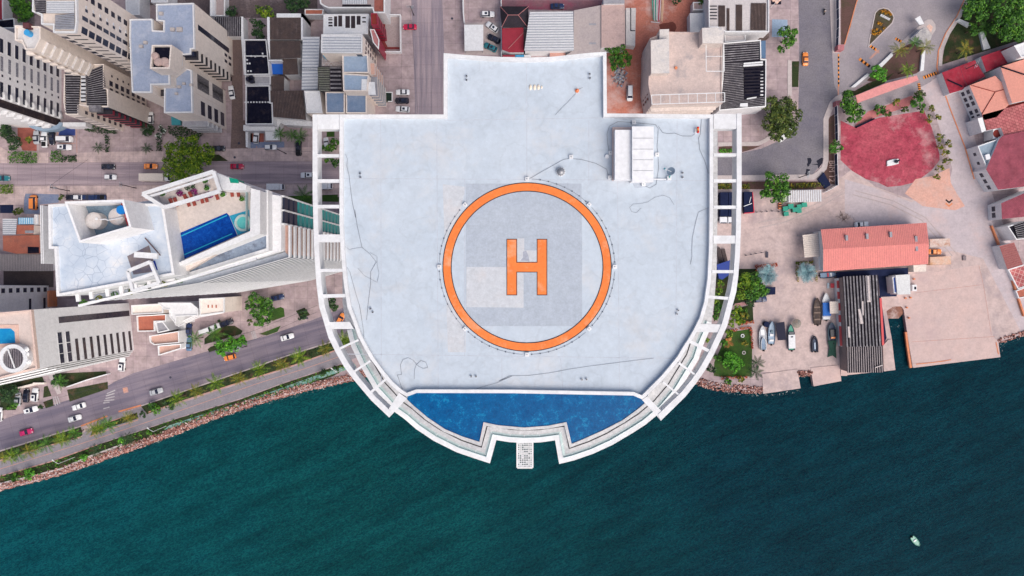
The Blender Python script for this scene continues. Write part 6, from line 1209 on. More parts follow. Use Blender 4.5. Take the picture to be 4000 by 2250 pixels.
cream_box = mat('cream_lorry_box', (.74, .66, .6), (.7, .62, .57), .5, 3, .08)
lorry('box_lorry', 'cream box lorry on the upper street beside the big tree', z3, 2235, 1255, 0, 9.4, 2.35, 1.5, cream_box)
lorry('box_lorry', 'small white box lorry parked below the upper street near the white tower', z4, 1750, 1387, 0, 5.4, 2.0, 1.3, whiteb, 2.4)
lorry('box_lorry', 'white box lorry seen through the left opening of the tower pergola', z22, 395, 1062, 0, 5.0, 2.0, 1.3, whiteb, 2.4)
lorry('articulated_lorry', 'lorry with navy load and white cab in the right pergola opening, left of two', z18, 430, 415, -90, 10.0, 2.5, 2.2, navy, 3); lorry('articulated_lorry', 'lorry with navy load and white cab in the right pergola opening, right of two', z18, 545, 415, -90, 10.0, 2.5, 2.2, navy, 3)
tr = thing('flatbed_trailer', 'dark loaded trailer with a red frame right of the tower pergola', 'trailer', (*W(*z18(780, 340)[0]), 0))
k = MB(); k.prism(WP(z18(715,190, 835,190, 850,475, 722,485)), .8, 2.2); k.build('load', navy, tr); k = MB(); k.band(WP(z18(835,195, 855,478, 722,490)), .22, .6, 2.4); k.build('red_frame', plain('red_frame_paint', (.6, .03, .07), .4), tr); k = MB(); k.band(WP(z18(712,395, 825,352)), .2, 2.2, 2.4); k.build('drawbar', wsteel, tr); k = MB(); k.band(WP(z18(790,345, 812,262)), .15, 2.2, 2.4); k.build('arm', wsteel, tr)
rust = mat('rusty_peach_box', (.62, .42, .36), (.66, .58, .54), .5, 3, .25, stain=(.4, .16, .08), ss=.5, sa=.8); rust2 = mat('rusty_salmon_box', (.7, .42, .3), (.66, .5, .42), .5, 3, .2, stain=(.5, .24, .1), ss=.4, sa=.7)
for pl, m, lab in ((z19(1390,432, 1640,425, 1645,520, 1392,535), rust, 'rusty pale container beside the warehouse end, above the orange red car'), (z19(1390,660, 1650,648, 1655,748, 1395,758), rust2, 'salmon and white container beside the warehouse end, below the orange red car')):
    k = MB(); k.prism(WP(pl, 2), .2, 2.2); o = k.build('container', m); tag(o, lab, 'container', 'containers by the warehouse')
    k = MB(); c_ = WP(pl, 2.2); k.band([c_[0], c_[1]], .12, 2.2, 2.26); k.band([c_[3], c_[2]], .12, 2.2, 2.26); k.build('rail', m, o)
mo = thing('motorcycle', 'motorcycle with a rider in white on the dark asphalt road', 'motorcycle', (*W(*z14(1355, 205)[0]), 0)); q = W(*z14(1355, 205)[0])
k = MB(); k.box(q[0], q[1], .35, .3, 1.3, .5); k.build('body', rubber, mo)
for s_ in (-.75, .75): k = MB(); k.tube((q[0] - .06, q[1] + s_, .32), (q[0] + .06, q[1] + s_, .32), .32, .32, 12); k.build('wheel', rubber, mo)
k = MB(); k.tube((q[0] - .35, q[1] - .45, 1), (q[0] + .35, q[1] - .45, 1), .03); k.build('handlebar', steel, mo)
def figure(name, label, x, y, z, rz, top, legs, pose='stand'):
    t = thing(name, label, 'person', (x, y, z), rz)
    def pt(nm, k, m): o = k.build(nm, m, None, (0, 0, 0)); o.parent = t; return o
    k = MB(); k.smooth = True; prof = [(.0, .1, .07), (.08, .12, .08), (.42, .09, .08), (.5, .1, .09)]
    hz = .85 if pose == 'stand' else .75
    tors = [(hz - .1, .17, .12), (hz + .05, .18, .12), (hz + .3, .2, .12), (hz + .5, .23, .12), (hz + .58, .16, .1), (hz + .62, .06, .06), (hz + .7, .06, .06), (hz + .74, .08, .1), (hz + .84, .085, .11), (hz + .92, .07, .09), (hz + .96, .02, .03)]
    k.grid([[(a * math.cos(2 * math.pi * i / 12), b_ * math.sin(2 * math.pi * i / 12), zz) for i in range(12)] for zz, a, b_ in tors], True)
    for s_ in (-1, 1):
        kn = (s_ * .13, .1 if pose == 'stand' else .35, .45 if pose == 'stand' else .7); ft = (s_ * .13, -.05 if pose == 'stand' else .3, .04)
        k.tube((s_ * .1, 0, hz), kn, .09, .065, 8); k.tube(kn, ft, .065, .045, 8)
        k.tube((s_ * .22, 0, hz + .5), (s_ * .27, .12, hz + .22), .055, .045, 8); k.tube((s_ * .27, .12, hz + .22), (s_ * .24, .38, hz + .15), .045, .03, 8)
    pt('body', k, plain('skin', (.3, .16, .1), .6))
    k = MB(); k.smooth = True; k.grid([[(a * 1.12 * math.cos(2 * math.pi * i / 12), b_ * 1.15 * math.sin(2 * math.pi * i / 12), zz) for i in range(12)] for zz, a, b_ in tors[:5]], True); pt('shirt', k, top)
    k = MB(); k.smooth = True; k.dome(0, 0, hz + .83, .11, .16, 12, 4); pt('helmet' if pose == 'ride' else 'hair', k, legs)
    return t
q2 = W(*z14(1355, 205)[0]); figure('person', 'rider in a white shirt sitting on the motorcycle on the dark road', q2[0], q2[1] + .15, .1, math.pi, whiteb, rubber, 'ride')
# ---------------------------------------------------------------- boats
def boat(label, zone, x, y, rz, L, Wd, hull, deck, extra=(), grp='boats stored in the yard', z=.0, name='boat', cat='boat'):
    q = W(*zone(x, y)[0]); t = thing(name, label, cat, (*q, z), R(rz), grp)
    def pt(nm, k, m): o = k.build(nm, m, None, (0, 0, 0)); o.parent = t; return o
    prof = [(-.5, .42), (-.3, .49), (0, .5), (.2, .46), (.34, .34), (.44, .17), (.5, .01)]
    k = MB(); k.smooth = True; rows = []
    for u_, w in prof:
        yy = w * Wd * 1.12; rise = .18 * max(0, u_) * 2; rows.append([(u_ * L, -yy, .85 + rise), (u_ * L, -yy * .8, .45 + rise), (u_ * L, 0, .18 + rise), (u_ * L, yy * .8, .45 + rise), (u_ * L, yy, .85 + rise)])
    k.grid(rows); k.face(rows[0]); pt('hull', k, hull)
    k = MB(); k.grid([[(u_ * L * .95, -w * Wd * .84, .74 + .36 * max(0, u_)), (u_ * L * .95, w * Wd * .84, .74 + .36 * max(0, u_))] for u_, w in prof]); pt('deck', k, deck)
    k = MB()
    for s_ in (-1, 1): k.path([(u_ * L, s_ * w * Wd * .97, .87 + .36 * max(0, u_)) for u_, w in prof], .07, 5)
    pt('gunwale', k, hull)
    for e in extra:
        nm, ex, ey, sx, sy, h_, m = e; k = MB(); k.box(ex * L, ey * Wd, .78, sx * L, sy * Wd, h_); pt(nm, k, m)
    k = MB(); k.box(-.5 * L - .2, 0, .5, .4, .36, .8); pt('outboard_motor', k, rubber if hull is not rubber else steel)
    return t
wh_ = plain('white_gelcoat', (.76, .77, .8), .3); bg_ = plain('blue_grey_gelcoat', (.16, .24, .36), .35); gr_ = plain('grey_green_gelcoat', (.12, .2, .24), .4); nb_ = plain('navy_gelcoat', (.02, .04, .1), .35)
wood = mat('old_dark_timber', (.1, .07, .06), (.06, .05, .055), 1, 5, .35, stain=(.22, .17, .14), ss=.8, sa=.7); blu = plain('azure_cover', (.01, .13, .5), .6); grn = mat('dark_green_tarpaulin', (.02, .065, .05), (.03, .085, .065), .6, 4, .25)
boat('white open boat at the left of the yard with a smaller white dinghy inside', z20, 945, 778, 92, 8.0, 2.3, wh_, mat('pale_grey_deck', (.55, .56, .6), (.48, .5, .55), 1, 3, .15), (('bow_deck', .22, 0, .22, .5, .12, wh_),))
boat('small white dinghy lying inside the white open boat', z20, 948, 842, 92, 4.2, 1.55, wh_, bg_, (), z=.5, name='dinghy')
boat('blue grey open boat beside the white one in the yard', z20, 1045, 722, 88, 7.6, 2.2, bg_, plain('pale_blue_deck', (.3, .4, .52), .5), (('seat', -.1, 0, .1, .5, .25, wh_), ('console', .05, 0, .1, .3, .5, gr_), ('seat', -.33, 0, .08, .6, .2, wh_)))
boat('white covered boat with a green bow beside the shade cloth', z20, 1265, 772, 92, 8.6, 2.3, nb_, plain('green_deck', (.05, .28, .2), .5), (('cover', -.16, 0, .52, .94, .75, whiteb), ('windscreen', .16, 0, .08, .7, .5, glassd), ('hatch', .02, 0, .04, .3, .79, dark)))
boat('old dark timber boat beside the blue covered boat', z20, 1560, 480, 91, 8.8, 2.5, wood, wood, (('thwart', -.3, 0, .05, .8, .12, mat('worn_plank', (.3, .22, .18), (.2, .15, .13), 2, 4, .2)), ('thwart', -.05, 0, .05, .85, .12, MATS['worn_plank']), ('thwart', .15, 0, .05, .8, .12, MATS['worn_plank'])))
boat('white boat with a bright blue cover in the yard', z20, 1660, 425, 91, 8.9, 2.6, wh_, wh_, (('cover', -.1, 0, .48, .98, .7, blu), ('stern_seat', -.42, 0, .1, .8, .25, wh_)))
boat('black boat with a dark hood beside the red panelled wall', z20, 1730, 720, 94, 6.6, 2.7, gr_, nb_, (('hood', -.02, 0, .36, .7, .8, plain('glossy_black_cover', (.01, .012, .025), .15)), ('console', -.25, 0, .08, .5, .5, MATS['taxi_orange_paint'])))
boat('small navy boat lying sideways under the warehouse tarpaulin', z20, 1690, 68, 5, 5.8, 1.9, nb_, bg_, (('seat', -.05, 0, .08, .7, .2, plain('red_seat', (.5, .04, .06), .5)), ('seat', .12, 0, .08, .6, .2, wh_)))
rib = thing('inflatable_boat', 'black inflatable boat in the middle of the yard', 'boat', (*W(*z20(1535, 850)[0]), 0), R(92), 'boats stored in the yard')
def rp(nm, k, m): o = k.build(nm, m, None, (0, 0, 0)); o.parent = rib
k = MB(); k.smooth = True; pts = [(-2.7, -.85, .5), (-.5, -.9, .5), (1.2, -.75, .52), (2.1, -.35, .58), (2.4, 0, .6), (2.1, .35, .58), (1.2, .75, .52), (-.5, .9, .5), (-2.7, .85, .5)]
k.path(pts, .3, 10)
for p in pts[1:-1]: k.dome(*p, .3, .3, 10, 3)
rp('tube', k, plain('black_hypalon', (.015, .016, .035), .5)); k = MB(); k.box(-.4, 0, .3, 4, 1.3, .12); rp('floor', k, nb_); k = MB(); k.box(-.6, 0, .42, 2.2, .45, .3); rp('console', k, plain('pale_blue_seat', (.4, .48, .6), .5)); k = MB(); k.box(-2.5, 0, .4, .4, .4, .8); rp('outboard_motor', k, rubber)
k = MB(); k.grid([[(*W(*z20(x, y)[0], 1), zz) for x, y, zz in r] for r in (((1690, 815, .9), (1745, 810, 1.4), (1795, 810, .9)), ((1715, 900, .6), (1755, 900, 1.1), (1790, 900, .6)), ((1700, 1005, .1), (1755, 985, .5), (1805, 1020, .1)))]); tag(k.build('tarpaulin', grn), 'dark green tarpaulin spread behind the black hooded boat', 'tarpaulin')
boat('small pale green boat alone on the open water', z1, 0, 0, 0, 4.6, 1.7, plain('mint_hull', (.2, .55, .42), .4), plain('mint_deck_paint', (.3, .52, .44), .5), (('seat', -.1, 0, .1, .7, .2, wh_),), grp=None, z=-1.55)
lb = [o for o in bpy.data.objects if o.get('label', '').startswith('small pale green boat')][0]; lb.location = (*W(3574, 2113, -1.4), -1.75); lb.rotation_euler = (0, 0, R(-50)); lb.scale = (.8, .95, .9)
# ---------------------------------------------------------------- yard things, street furniture
bn = proto('waste_bin', 'waste bin', 'green waste bins by the white canopy'); k = MB(); k.prism([(-.5, -.45), (.5, -.45), (.5, .45), (-.5, .45)], .1, 1.1); ppart(k, 'body', plain('green_bin_plastic', (.01, .2, .14), .4), bn); k = MB(); k.box(-.03, 0, 1.1, 1.1, .98, .1); ppart(k, 'lid', plain('green_bin_lid', (.015, .28, .2), .35), bn)
for s_ in (-.4, .4): k = MB(); k.tube((s_, -.4, .1), (s_ + .08, -.4, .1), .1, .1, 8); ppart(k, 'wheel', rubber, bn)
for x, y, lab, sc_ in ((1308, 425, 'dark green bin at the left of the cluster, upper', 1.5), (1382, 392, 'bright green bin at the top of the cluster', 1.6), (1443, 440, 'green bin in the centre of the cluster', 1.5), (1322, 495, 'dark green bin at the lower left of the cluster', 1.4), (1505, 395, 'green bin second from the right in the cluster', 1.4), (1507, 455, 'green bin below the second one from the right', 1.3), (1575, 370, 'green bin alone at the right end of the cluster', 1.5)): place(bn, *z18(x, y)[0], 0, R(8), lab, scale=sc_)
th_ = thing('thatched_parasol', 'round woven parasol on the boat yard', 'parasol', (*W(*z20(1340, 620)[0]), 0)); q = W(*z20(1340, 620)[0], 2)
k = MB(); k.tube((*q, 0), (*q, 2.4), .06); k.build('pole', bark, th_); k = MB(); k.cyl(*q, 1.5, 1.9, 2.5, 20, .3); k.build('canopy', mat('woven_thatch', (.2, .22, .22), (.4, .3, .24), 1.6, 5, .45), th_)
tbx = thing('garden_table', 'red table between two pale benches beside the striped wall', 'table', (*W(*z20(1730, 190)[0]), 0)); q = W(*z20(1732, 190)[0])
k = MB(); k.box(*q, .72, 1.2, 1.5, .06); k.build('tabletop', plain('red_table', (.5, .05, .07), .5), tbx)
for sx in (-.4, .4): k = MB(); k.box(q[0] + sx, q[1], 0, .08, .08, .72); k.build('leg', steel, tbx)
k = MB(); k.box(q[0] - 1.2, q[1], .3, .6, 1.8, .1); k.build('bench', plain('pale_blue_bench', (.4, .5, .58), .5), tbx)
k = MB(); k.box(*W(*z18(1245, 382)[0]), 0, .9, 2.0, 1.0); ob = k.build('barrier', m_kerbo); tag(ob, 'orange and black striped block at the left end of the green bins', 'barrier')
for i in range(2): k = MB(); q = W(*z18(1245, 362 + 34 * i)[0]); k.box(q[0], q[1], 1.0, .92, .45, .01); k.build('black_stripe', rubber, ob)
k = MB(); k.box(*W(*z19(1818, 670)[0]), 0, 1.0, 1.6, .5); tag(k.build('mound', mat('grey_gravel_heap', (.22, .18, .2), (.3, .25, .26), 2, 5, .3)), 'small grey gravel heap on the quay road', 'heap')
def utility(label, base_px, H_, arm, rz, box=False):
    q = W(*base_px); t = thing('utility_pole', label, 'utility pole', (*q, 0), 0, 'utility poles along the streets')
    k = MB(); k.tube((*q, 0), (*q, H_), .16, .12, 8); k.build('pole', mat('dark_pole', (.1, .08, .09), (.07, .06, .07)), t)
    for z in ((H_ - .3, H_ - 1.2) if arm > 1 else (H_ - .3,)): k = MB(); k.box(*q, z, arm, .12, .12, rz); k.build('crossarm', steel, t)
    for s_ in (-.4, 0, .4): k = MB(); k.tube((q[0] + s_ * arm * math.cos(rz), q[1] + s_ * arm * math.sin(rz), H_ - .18), (q[0] + s_ * arm * math.cos(rz), q[1] + s_ * arm * math.sin(rz), H_ + .1), .06); k.build('insulator', wsteel, t)
    if box: k = MB(); k.cyl(q[0] + .35, q[1], .3, H_ - 2.6, H_ - 1.4, 12); k.build('transformer', steel, t)
utility('dark utility pole with crossarm below the upper street at the left', (273, 746), 9.5, 2.2, R(80), True); utility('dark utility pole at the corner of the roof pool tower', (533, 735), 9.5, 1.6, R(85)); utility('utility pole on the blue parking slab', (1119, 601), 9, 1.4, R(20)); utility('utility pole with double crossarm on the side street', (1617, 60), 8, 2.4, 0, True); utility('utility pole with white crossarms at the bend of the dark road', (3121, 694), 8, 2.2, R(80), True); utility('thin utility pole with white crossarms beside the red roofs', (3750, 280), 9, 2.6, R(70)); utility('utility pole on the lower avenue near the green tree', (965, 1352), 8, 1.5, R(70), True)
def wire(label, pts, z, r=.035): k = MB(); k.path([(*W(x, y, z), z) for x, y in pts], r, 4); tag(k.build('power_line', plain('power_cable', (.03, .03, .05), .6)), label, 'power line')
wire('power line along the lower side of the upper street', pp(-60,732, 195,722, 470,716, 640,712), 8.8); wire('power line from the street pole towards the garden hedge', pp(197,724, 345,622), 8.5); wire('power line along the side street', pp(1600,20, 1612,150, 1625,330, 1632,440), 7.5); wire('power line across the blue parking slab', pp(1075,588, 1160,592, 1215,592), 8.3)
wire('upper of two pale power lines over the lower avenue', z8(640,950, 1230,790, 1650,625, 2060,460), 8.4, .05); wire('lower of two pale power lines over the lower avenue', z8(680,1060, 1270,890, 1700,700, 2060,540), 8.4, .05); wire('power line over the garden beside the avenue at the lower left', z9(500,340, 900,240, 1220,145, 1600,20), 8, .04); wire('power line over the red roofs at the right', z15(1480,1080, 1560,1330, 1620,1449), 8.6)
def streetlamp(label, b0, dx, dy, H_=8, arm=2.2):
    q = W(*b0); t = thing('street_lamp', label, 'street lamp', (*q, 0), 0, 'street lamps'); k = MB(); k.tube((*q, 0), (*q, H_), .1, .07, 8); k.build('pole', wsteel, t)
    e = (q[0] + dx * arm, q[1] + dy * arm); k = MB(); k.path([(*q, H_), (q[0] + dx * arm * .5, q[1] + dy * arm * .5, H_ + .35), (*e, H_ + .3)], .06, 6); k.build('arm', wsteel, t); k = MB(); k.box(*e, H_ + .2, .75, .3, .14, math.atan2(dy, dx)); k.build('lamp_head', whiteb, t)
streetlamp('white street lamp on the promenade at the lower left', (293, 1785), -.7, .5); streetlamp('white street lamp on the promenade below the crossing', (650, 1664), -.7, .5); streetlamp('white street lamp on the promenade beside the white tower', (1342, 1440), -.7, .5); streetlamp('street lamp on a long arm beside the brown roofed house at the top right', (3010, 31), 1, .15, 8, 6)
# gate, island and barriers on the right
isl = WP(z14(2085,800, 2110,640, 2200,210, 2260,150, 2340,125, 2430,145, 2500,220, 2530,300, 2500,390))
sheet('traffic_island', isl, 0, m_kerb, h=.15); sheet('island_bed', offs(ccw(isl), .35, True), .16, mat('island_soil', (.07, .06, .035), (.1, .07, .05), .6, 4, .4, stain=(.04, .07, .02), ss=.5, sa=.8))
k = MB(); k.box(*W(*z14(2365, 295)[0]), .15, 3.4, .55, .45, R(-27)); be = k.build('bench', whiteb); tag(be, 'white bench in the teardrop flower island', 'bench'); k = MB(); k.box(*W(*z14(2365, 295)[0]), .6, 3.3, .1, .03, R(-27)); k.build('seat_gap', dark, be)
def stripes(name, label, cat, zone, a, c, w, n, h=.14):
    A0, C0 = W(*zone(*a)[0]), W(*zone(*c)[0]); k = MB(); m = [m_kerbo, rubber]
    for i in range(n):
        k.mi = i % 2; p = [A0[j] + (C0[j] - A0[j]) * i / n for j in (0, 1)]; q = [A0[j] + (C0[j] - A0[j]) * (i + 1) / n for j in (0, 1)]; k.band([p, q], w, .03, h)
    tag(k.build(name, [mat('orange_bump_paint', (.85, .3, .06), (.8, .27, .06), 1, 3, .15), rubber]), label, cat)
stripes('speed_bump', 'black and orange speed bump at the tip of the teardrop island', 'speed bump', z14, (2125, 765), (2225, 830), .8, 5); stripes('speed_bump', 'long orange and black speed bump beside the orange bush', 'speed bump', z14, (1945, 980), (2120, 1110), .9, 6); stripes('speed_bump', 'black and orange speed bump beside the guard booth palms', 'speed bump', z15, (415, 640), (510, 695), .8, 5); stripes('speed_bump', 'striped bump across the inner gate at the end of the coral walkway', 'speed bump', z15, (880, 1295), (1100, 1215), 1.0, 11); stripes('speed_bump', 'short striped bump below the end of the coral walkway', 'speed bump', z17, (1045, 95), (1060, 185), .8, 7)
k = MB(); k.flat(WP(z14(2110,965, 2130,990, 2250,880, 2275,895, 2280,825, 2200,840, 2225,855)), .035); tag(k.build('painted_arrow', m_lineo), kind='structure')
k = MB(); k.band(WP(z14(1598,900, 1600,1449) + z16(2080,0, 2085,110)), .45, .035); tag(k.build('painted_divider', m_lineo), kind='structure')
stripes('kerb_divider', 'dashed orange and black divider down the road junction', 'divider', z14, (1600, 905), (1602, 1440), .38, 15, .08)
k = MB(); k.prism(WP(z14(1590,745, 1700,740, 1690,830, 1590,828), 2.5), 0, 2.5); tag(k.build('guard_pillar', mat('pink_stone', (.5, .2, .22), (.42, .16, .18), 2, 5, .3)), 'square pink stone pillar at the end of the fence by the road junction', 'pillar'); k = MB(); k.prism(WP(z16(2050,160, 2120,150, 2120,210, 2050,225), 2.5), 0, 2.5); tag(k.build('guard_pillar', MATS['pink_stone']), 'small pink stone pillar beside the curved pavement', 'pillar')
def fence(label, zone, line, h, n):
    L = WP(zone(*line), h); t = thing('fence', label, 'fence', (*L[0], 0)); k = MB(); k.band(L, .12, h - .12, h); k.band(L, .1, .3, .42); k.build('rail', wsteel, t)
    for i in range(n + 1):
        s_ = i / n * (len(L) - 1); j = min(int(s_), len(L) - 2); f = s_ - j; k = MB(); k.box(L[j][0] + (L[j + 1][0] - L[j][0]) * f, L[j][1] + (L[j + 1][1] - L[j][1]) * f, 0, .14, .14, h + .1); k.build('post', wsteel, t)
    k = MB(); k.band(L, .03, .42, h - .12); k.build('panel', plain('dark_blue_mesh', (.02, .035, .09), .5), t)
fence('blue panelled fence with white rails along the upper right road', z14, (1610,-40, 1615,380, 1605,750), 2.4, 5); fence('blue panelled fence between the curved pavement and the crimson gravel, upper', z16, (2070,225, 2078,480, 2082,715), 2.4, 4); fence('blue panelled fence between the flower bed and the crimson gravel, lower', z16, (2070,905, 2075,1130, 2082,1350), 2.4, 3); fence('white rail fence along the flower bed at the road bend', z16, (2085,1345, 1980,1410, 1900,1449), 1.6, 3)
k = MB(); k.prism(WP(z16(1790,1275, 1875,1170, 1975,1350, 1900,1400), .6), 0, .7); tag(k.build('ramp_cover', navy), 'dark sloping cover in the flower bed at the road bend', 'cover')
gb = thing('guard_booth', 'white guard booth with a pale domed roof between the gate lanes', 'booth', (*W(*z15(890, 600)[0]), 0)); k = MB(); k.prism(WP(z15(740,590, 890,450, 1020,580, 970,740, 850,720), 3), .2, 2.8); k.build('wall', greywall, gb); k = MB(); k.prism(WP(z15(740,590, 890,450, 1025,580, 970,745, 850,722), 3), 2.8, 3.1, bot=True); k.build('roof', mat('stained_booth_roof', (.55, .52, .5), (.36, .34, .36), .6, 3, .2, stain=(.08, .09, .14), ss=.6, sa=.8), gb); k = MB(); k.prism(WP(z15(745,310, 830,260, 900,395, 820,410), 3), 2.6, 2.9, bot=True); k.build('canopy', whiteb, gb)
for x, y in ((760, 315), (890, 390)): k = MB(); q = W(*z15(x, y)[0], 2); k.box(*q, 0, .12, .12, 2.6); k.build('post', steel, gb)
b = MB(); b.prism(WP(z15(890,360, 950,325, 1020,330, 1080,410, 1080,500, 1030,580, 880,450, 610,690, 580,745, 520,690)), 0, .15); tag(b.build('booth_island', m_kerb), kind='structure'); b = MB(); b.prism(WP(z15(930,440, 980,405, 1035,450, 1005,545)), .15, .2); tag(b.build('island_paving', MATS['salmon_coping']), kind='structure')
for pts, lab in ((z15(140,1080, 370,860, 375,930, 180,1130), 'white sloping wall beside the orange bush at the gate'), (z14(1810,1449, 2080,1220, 2120,1245, 1880,1449), 'white low wall running down to the coral walkway'), (z15(860,880, 915,830, 890,1170, 830,1185), 'white upright wall at the inner gate lane'), (z15(1440,340, 1480,310, 1700,400, 1630,450), 'white low wall in the shaded garden at the top right'), (z15(1820,540, 1880,520, 2000,800, 1890,830), 'salmon edged white wall in the shaded garden')):
    k = MB(); k.prism(WP(pts, .8), 0, .8); tag(k.build('low_wall', whiteb), lab, 'wall')
sheet('garden_bed', WP(z15(150,1130, 360,940, 500,800, 760,680, 880,760, 830,1180, 760,1225, 120,1380, -60,1340)), .022, m_soil); sheet('garden_bed', WP(z15(1180,1080, 1240,750, 1370,450, 1560,100, 1700,-100, 2700,-100, 2700,600, 2390,700, 1880,860)), .022, m_grassd); sheet('verge', WP(z14(1640,-40, 1920,-40, 1880,100, 1800,450, 1700,740, 1640,740)), .022, m_soil); k = MB(); k.band(WP(z14(1925,-40, 1880,100, 1790,430, 1700,740)), .3, 0, .15); tag(k.build('orange_kerb', m_kerbo), kind='structure')
sheet('verge', WP(z17(-60,230, 60,190, 140,200, 330,90, 590,0, 700,-60, 560,90, 150,265)), .024, m_grassd); k = MB(); k.band(WP(z17(150,720, 400,600)), .5, 0, 1); tag(k.build('gravel_kerb', dark), 'dark low edging at the top left of the crimson gravel yard', 'edging')
sheet('verge', WP(z14(820,1020, 945,1020, 930,1449, 825,1449)), .03, m_grassd)
k = MB(); k.prism(WP(z14(750,1000, 820,1010, 820,1600, 750,1600)), 0, .13); tag(k.build('pavement', m_kerb), kind='structure')
k = MB(); k.prism(WP(z17(600,1190, 690,1165, 760,1160, 762,1230, 690,1250, 600,1265), .5), 0, .55); tag(k.build('monument_plinth', whiteb), 'white plinth in the middle of the crimson gravel yard', 'plinth'); q = W(*z17(722, 1200)[0], .5)
k = MB(); k.box(*q, .55, .9, .9, .5); k.box(q[0] + .4, q[1] + .2, 1.0, .5, .5, .9, .4); k.box(q[0] - .3, q[1] - .3, 1.0, .4, .6, .5, .9); tag(k.build('sculpture', plain('dark_bronze', (.03, .035, .06), .35, .5, .7)), 'small dark sculpture standing on the white plinth', 'sculpture')
tx = bpy.data.curves.new('lettering', 'FONT'); tx.body = 'BIM 12'; tx.size = 2.5; tx.extrude = .05; tx.align_x = 'CENTER'; tx.align_y = 'CENTER'
to = bpy.data.objects.new('lettering', tx); COL.objects.link(to); dg = bpy.context.evaluated_depsgraph_get(); me = bpy.data.meshes.new_from_object(to.evaluated_get(dg)); bpy.data.objects.remove(to)
o = bpy.data.objects.new('ground_lettering', me); COL.objects.link(o); me.materials.append(mat('pale_pink_stones', (.6, .42, .38), (.52, .36, .33), 2, 5, .2)); o.location = (*W(*z16(1985, 1155)[0]), .1); o.rotation_euler = (0, 0, -math.pi / 2); tag(o, 'pale lettering reading BIM 12 laid in the flower bed at the road bend', 'lettering')
# dirt lot leftovers
rk = thing('kayak_rack', 'white rack of green, white and red poles at the top of the dirt lot', 'rack', (*W(*z13(870, 140)[0]), 0))
for i, (x0, x1, c) in enumerate(((797, 815, 'g'), (822, 828, 'w'), (838, 842, 'g'), (856, 850, 'w'), (872, 862, 'w'), (888, 876, 'r'), (905, 890, 'w'), (925, 912, 'y'), (940, 925, 'y'))):
    k = MB(); k.tube((*W(*z13(x0, -20)[0], 1), 1), (*W(*z13(x1, 250 + 12 * (i % 3))[0], 1), 1), .18 if c in 'gr' else .12, .1, 6); k.build('pole', {'g': plain('sea_green_pole', (.02, .4, .3), .4), 'w': wsteel, 'r': plain('crimson_pole', (.55, .02, .12), .4), 'y': plain('cream_pole', (.75, .55, .35), .5)}[c], rk)
k = MB(); k.path([(*W(*z13(780, 275)[0], .8), .8), (*W(*z13(890, 285)[0], .8), .8)], .12, 6); k.build('crossbar', wsteel, rk)
sheet('dark_stain', WP(z13(880,310, 940,290, 1000,285, 1050,270, 1090,300, 1105,350, 1080,400, 1010,390, 900,370)), .02, mat('damp_red_soil', (.2, .06, .045), (.17, .05, .04), .5, 3, .2))
rnd = random.Random(5); k = MB()
for _ in range(170):
    x, y = z13(rnd.gauss(385, 38), rnd.gauss(960, 55))[0]; q = W(x, y); k.box(*q, 0, rnd.uniform(.2, .7), rnd.uniform(.2, .7), rnd.uniform(.1, .5), rnd.random() * 3)
def junk():
    m, t, b = base('mixed_rubble', .8, .2); g = nn(t, 'ShaderNodeNewGeometry'); t.links.new(ramp(t, g.outputs['Random Per Island'], [(0, (.02, .03, .08)), (.35, (.3, .25, .25)), (.7, (.5, .45, .45)), (1, (.1, .2, .35))]), b.inputs['Base Color']); return m
tag(k.build('rubble_heap', junk()), 'heap of mixed rubble on the red dirt beside the tower', 'rubble', None, 'stuff')
# ---------------------------------------------------------------- trees, palms, hedges
LM = {'g': leafmat('green_leaves', [(.12, (0.0092, 0.0324, 0.008)), (.45, (0.0322, 0.115, 0.014)), (.8, (0.103, 0.257, 0.022)), (1, (0.23, 0.378, 0.035))]),
      'b': leafmat('brownish_leaves', [(.12, (0.0138, 0.0216, 0.01)), (.45, (0.046, 0.081, 0.016)), (.8, (0.115, 0.149, 0.028)), (1, (0.23, 0.162, 0.04))]),
      'y': leafmat('yellow_green_leaves', [(.12, (.012, .035, .006)), (.42, (.065, .15, .01)), (.75, (.2, .29, .018)), (1, (.42, .42, .03))]),
      'd': leafmat('dark_leaves', [(.12, (0.00575, 0.0162, 0.01)), (.5, (0.0184, 0.054, 0.018)), (.85, (0.0517, 0.108, 0.03)), (1, (0.103, 0.162, 0.04))]),
      'l': leafmat('bright_leaves', [(.1, (0.023, 0.081, 0.01)), (.45, (0.0575, 0.23, 0.018)), (.8, (0.138, 0.405, 0.03)), (1, (0.299, 0.567, 0.05))]),
      'o': leafmat('orange_green_leaves', [(.1, (0.023, 0.0405, 0.01)), (.4, (0.092, 0.135, 0.015)), (.7, (0.23, 0.203, 0.02)), (1, (0.529, 0.243, 0.03))]),
      'w': leafmat('white_flower_leaves', [(.2, (.008, .024, .014)), (.55, (.03, .07, .03)), (.68, (.6, .64, .6)), (1, (.75, .78, .76))]),
      'r': m_redhedge}
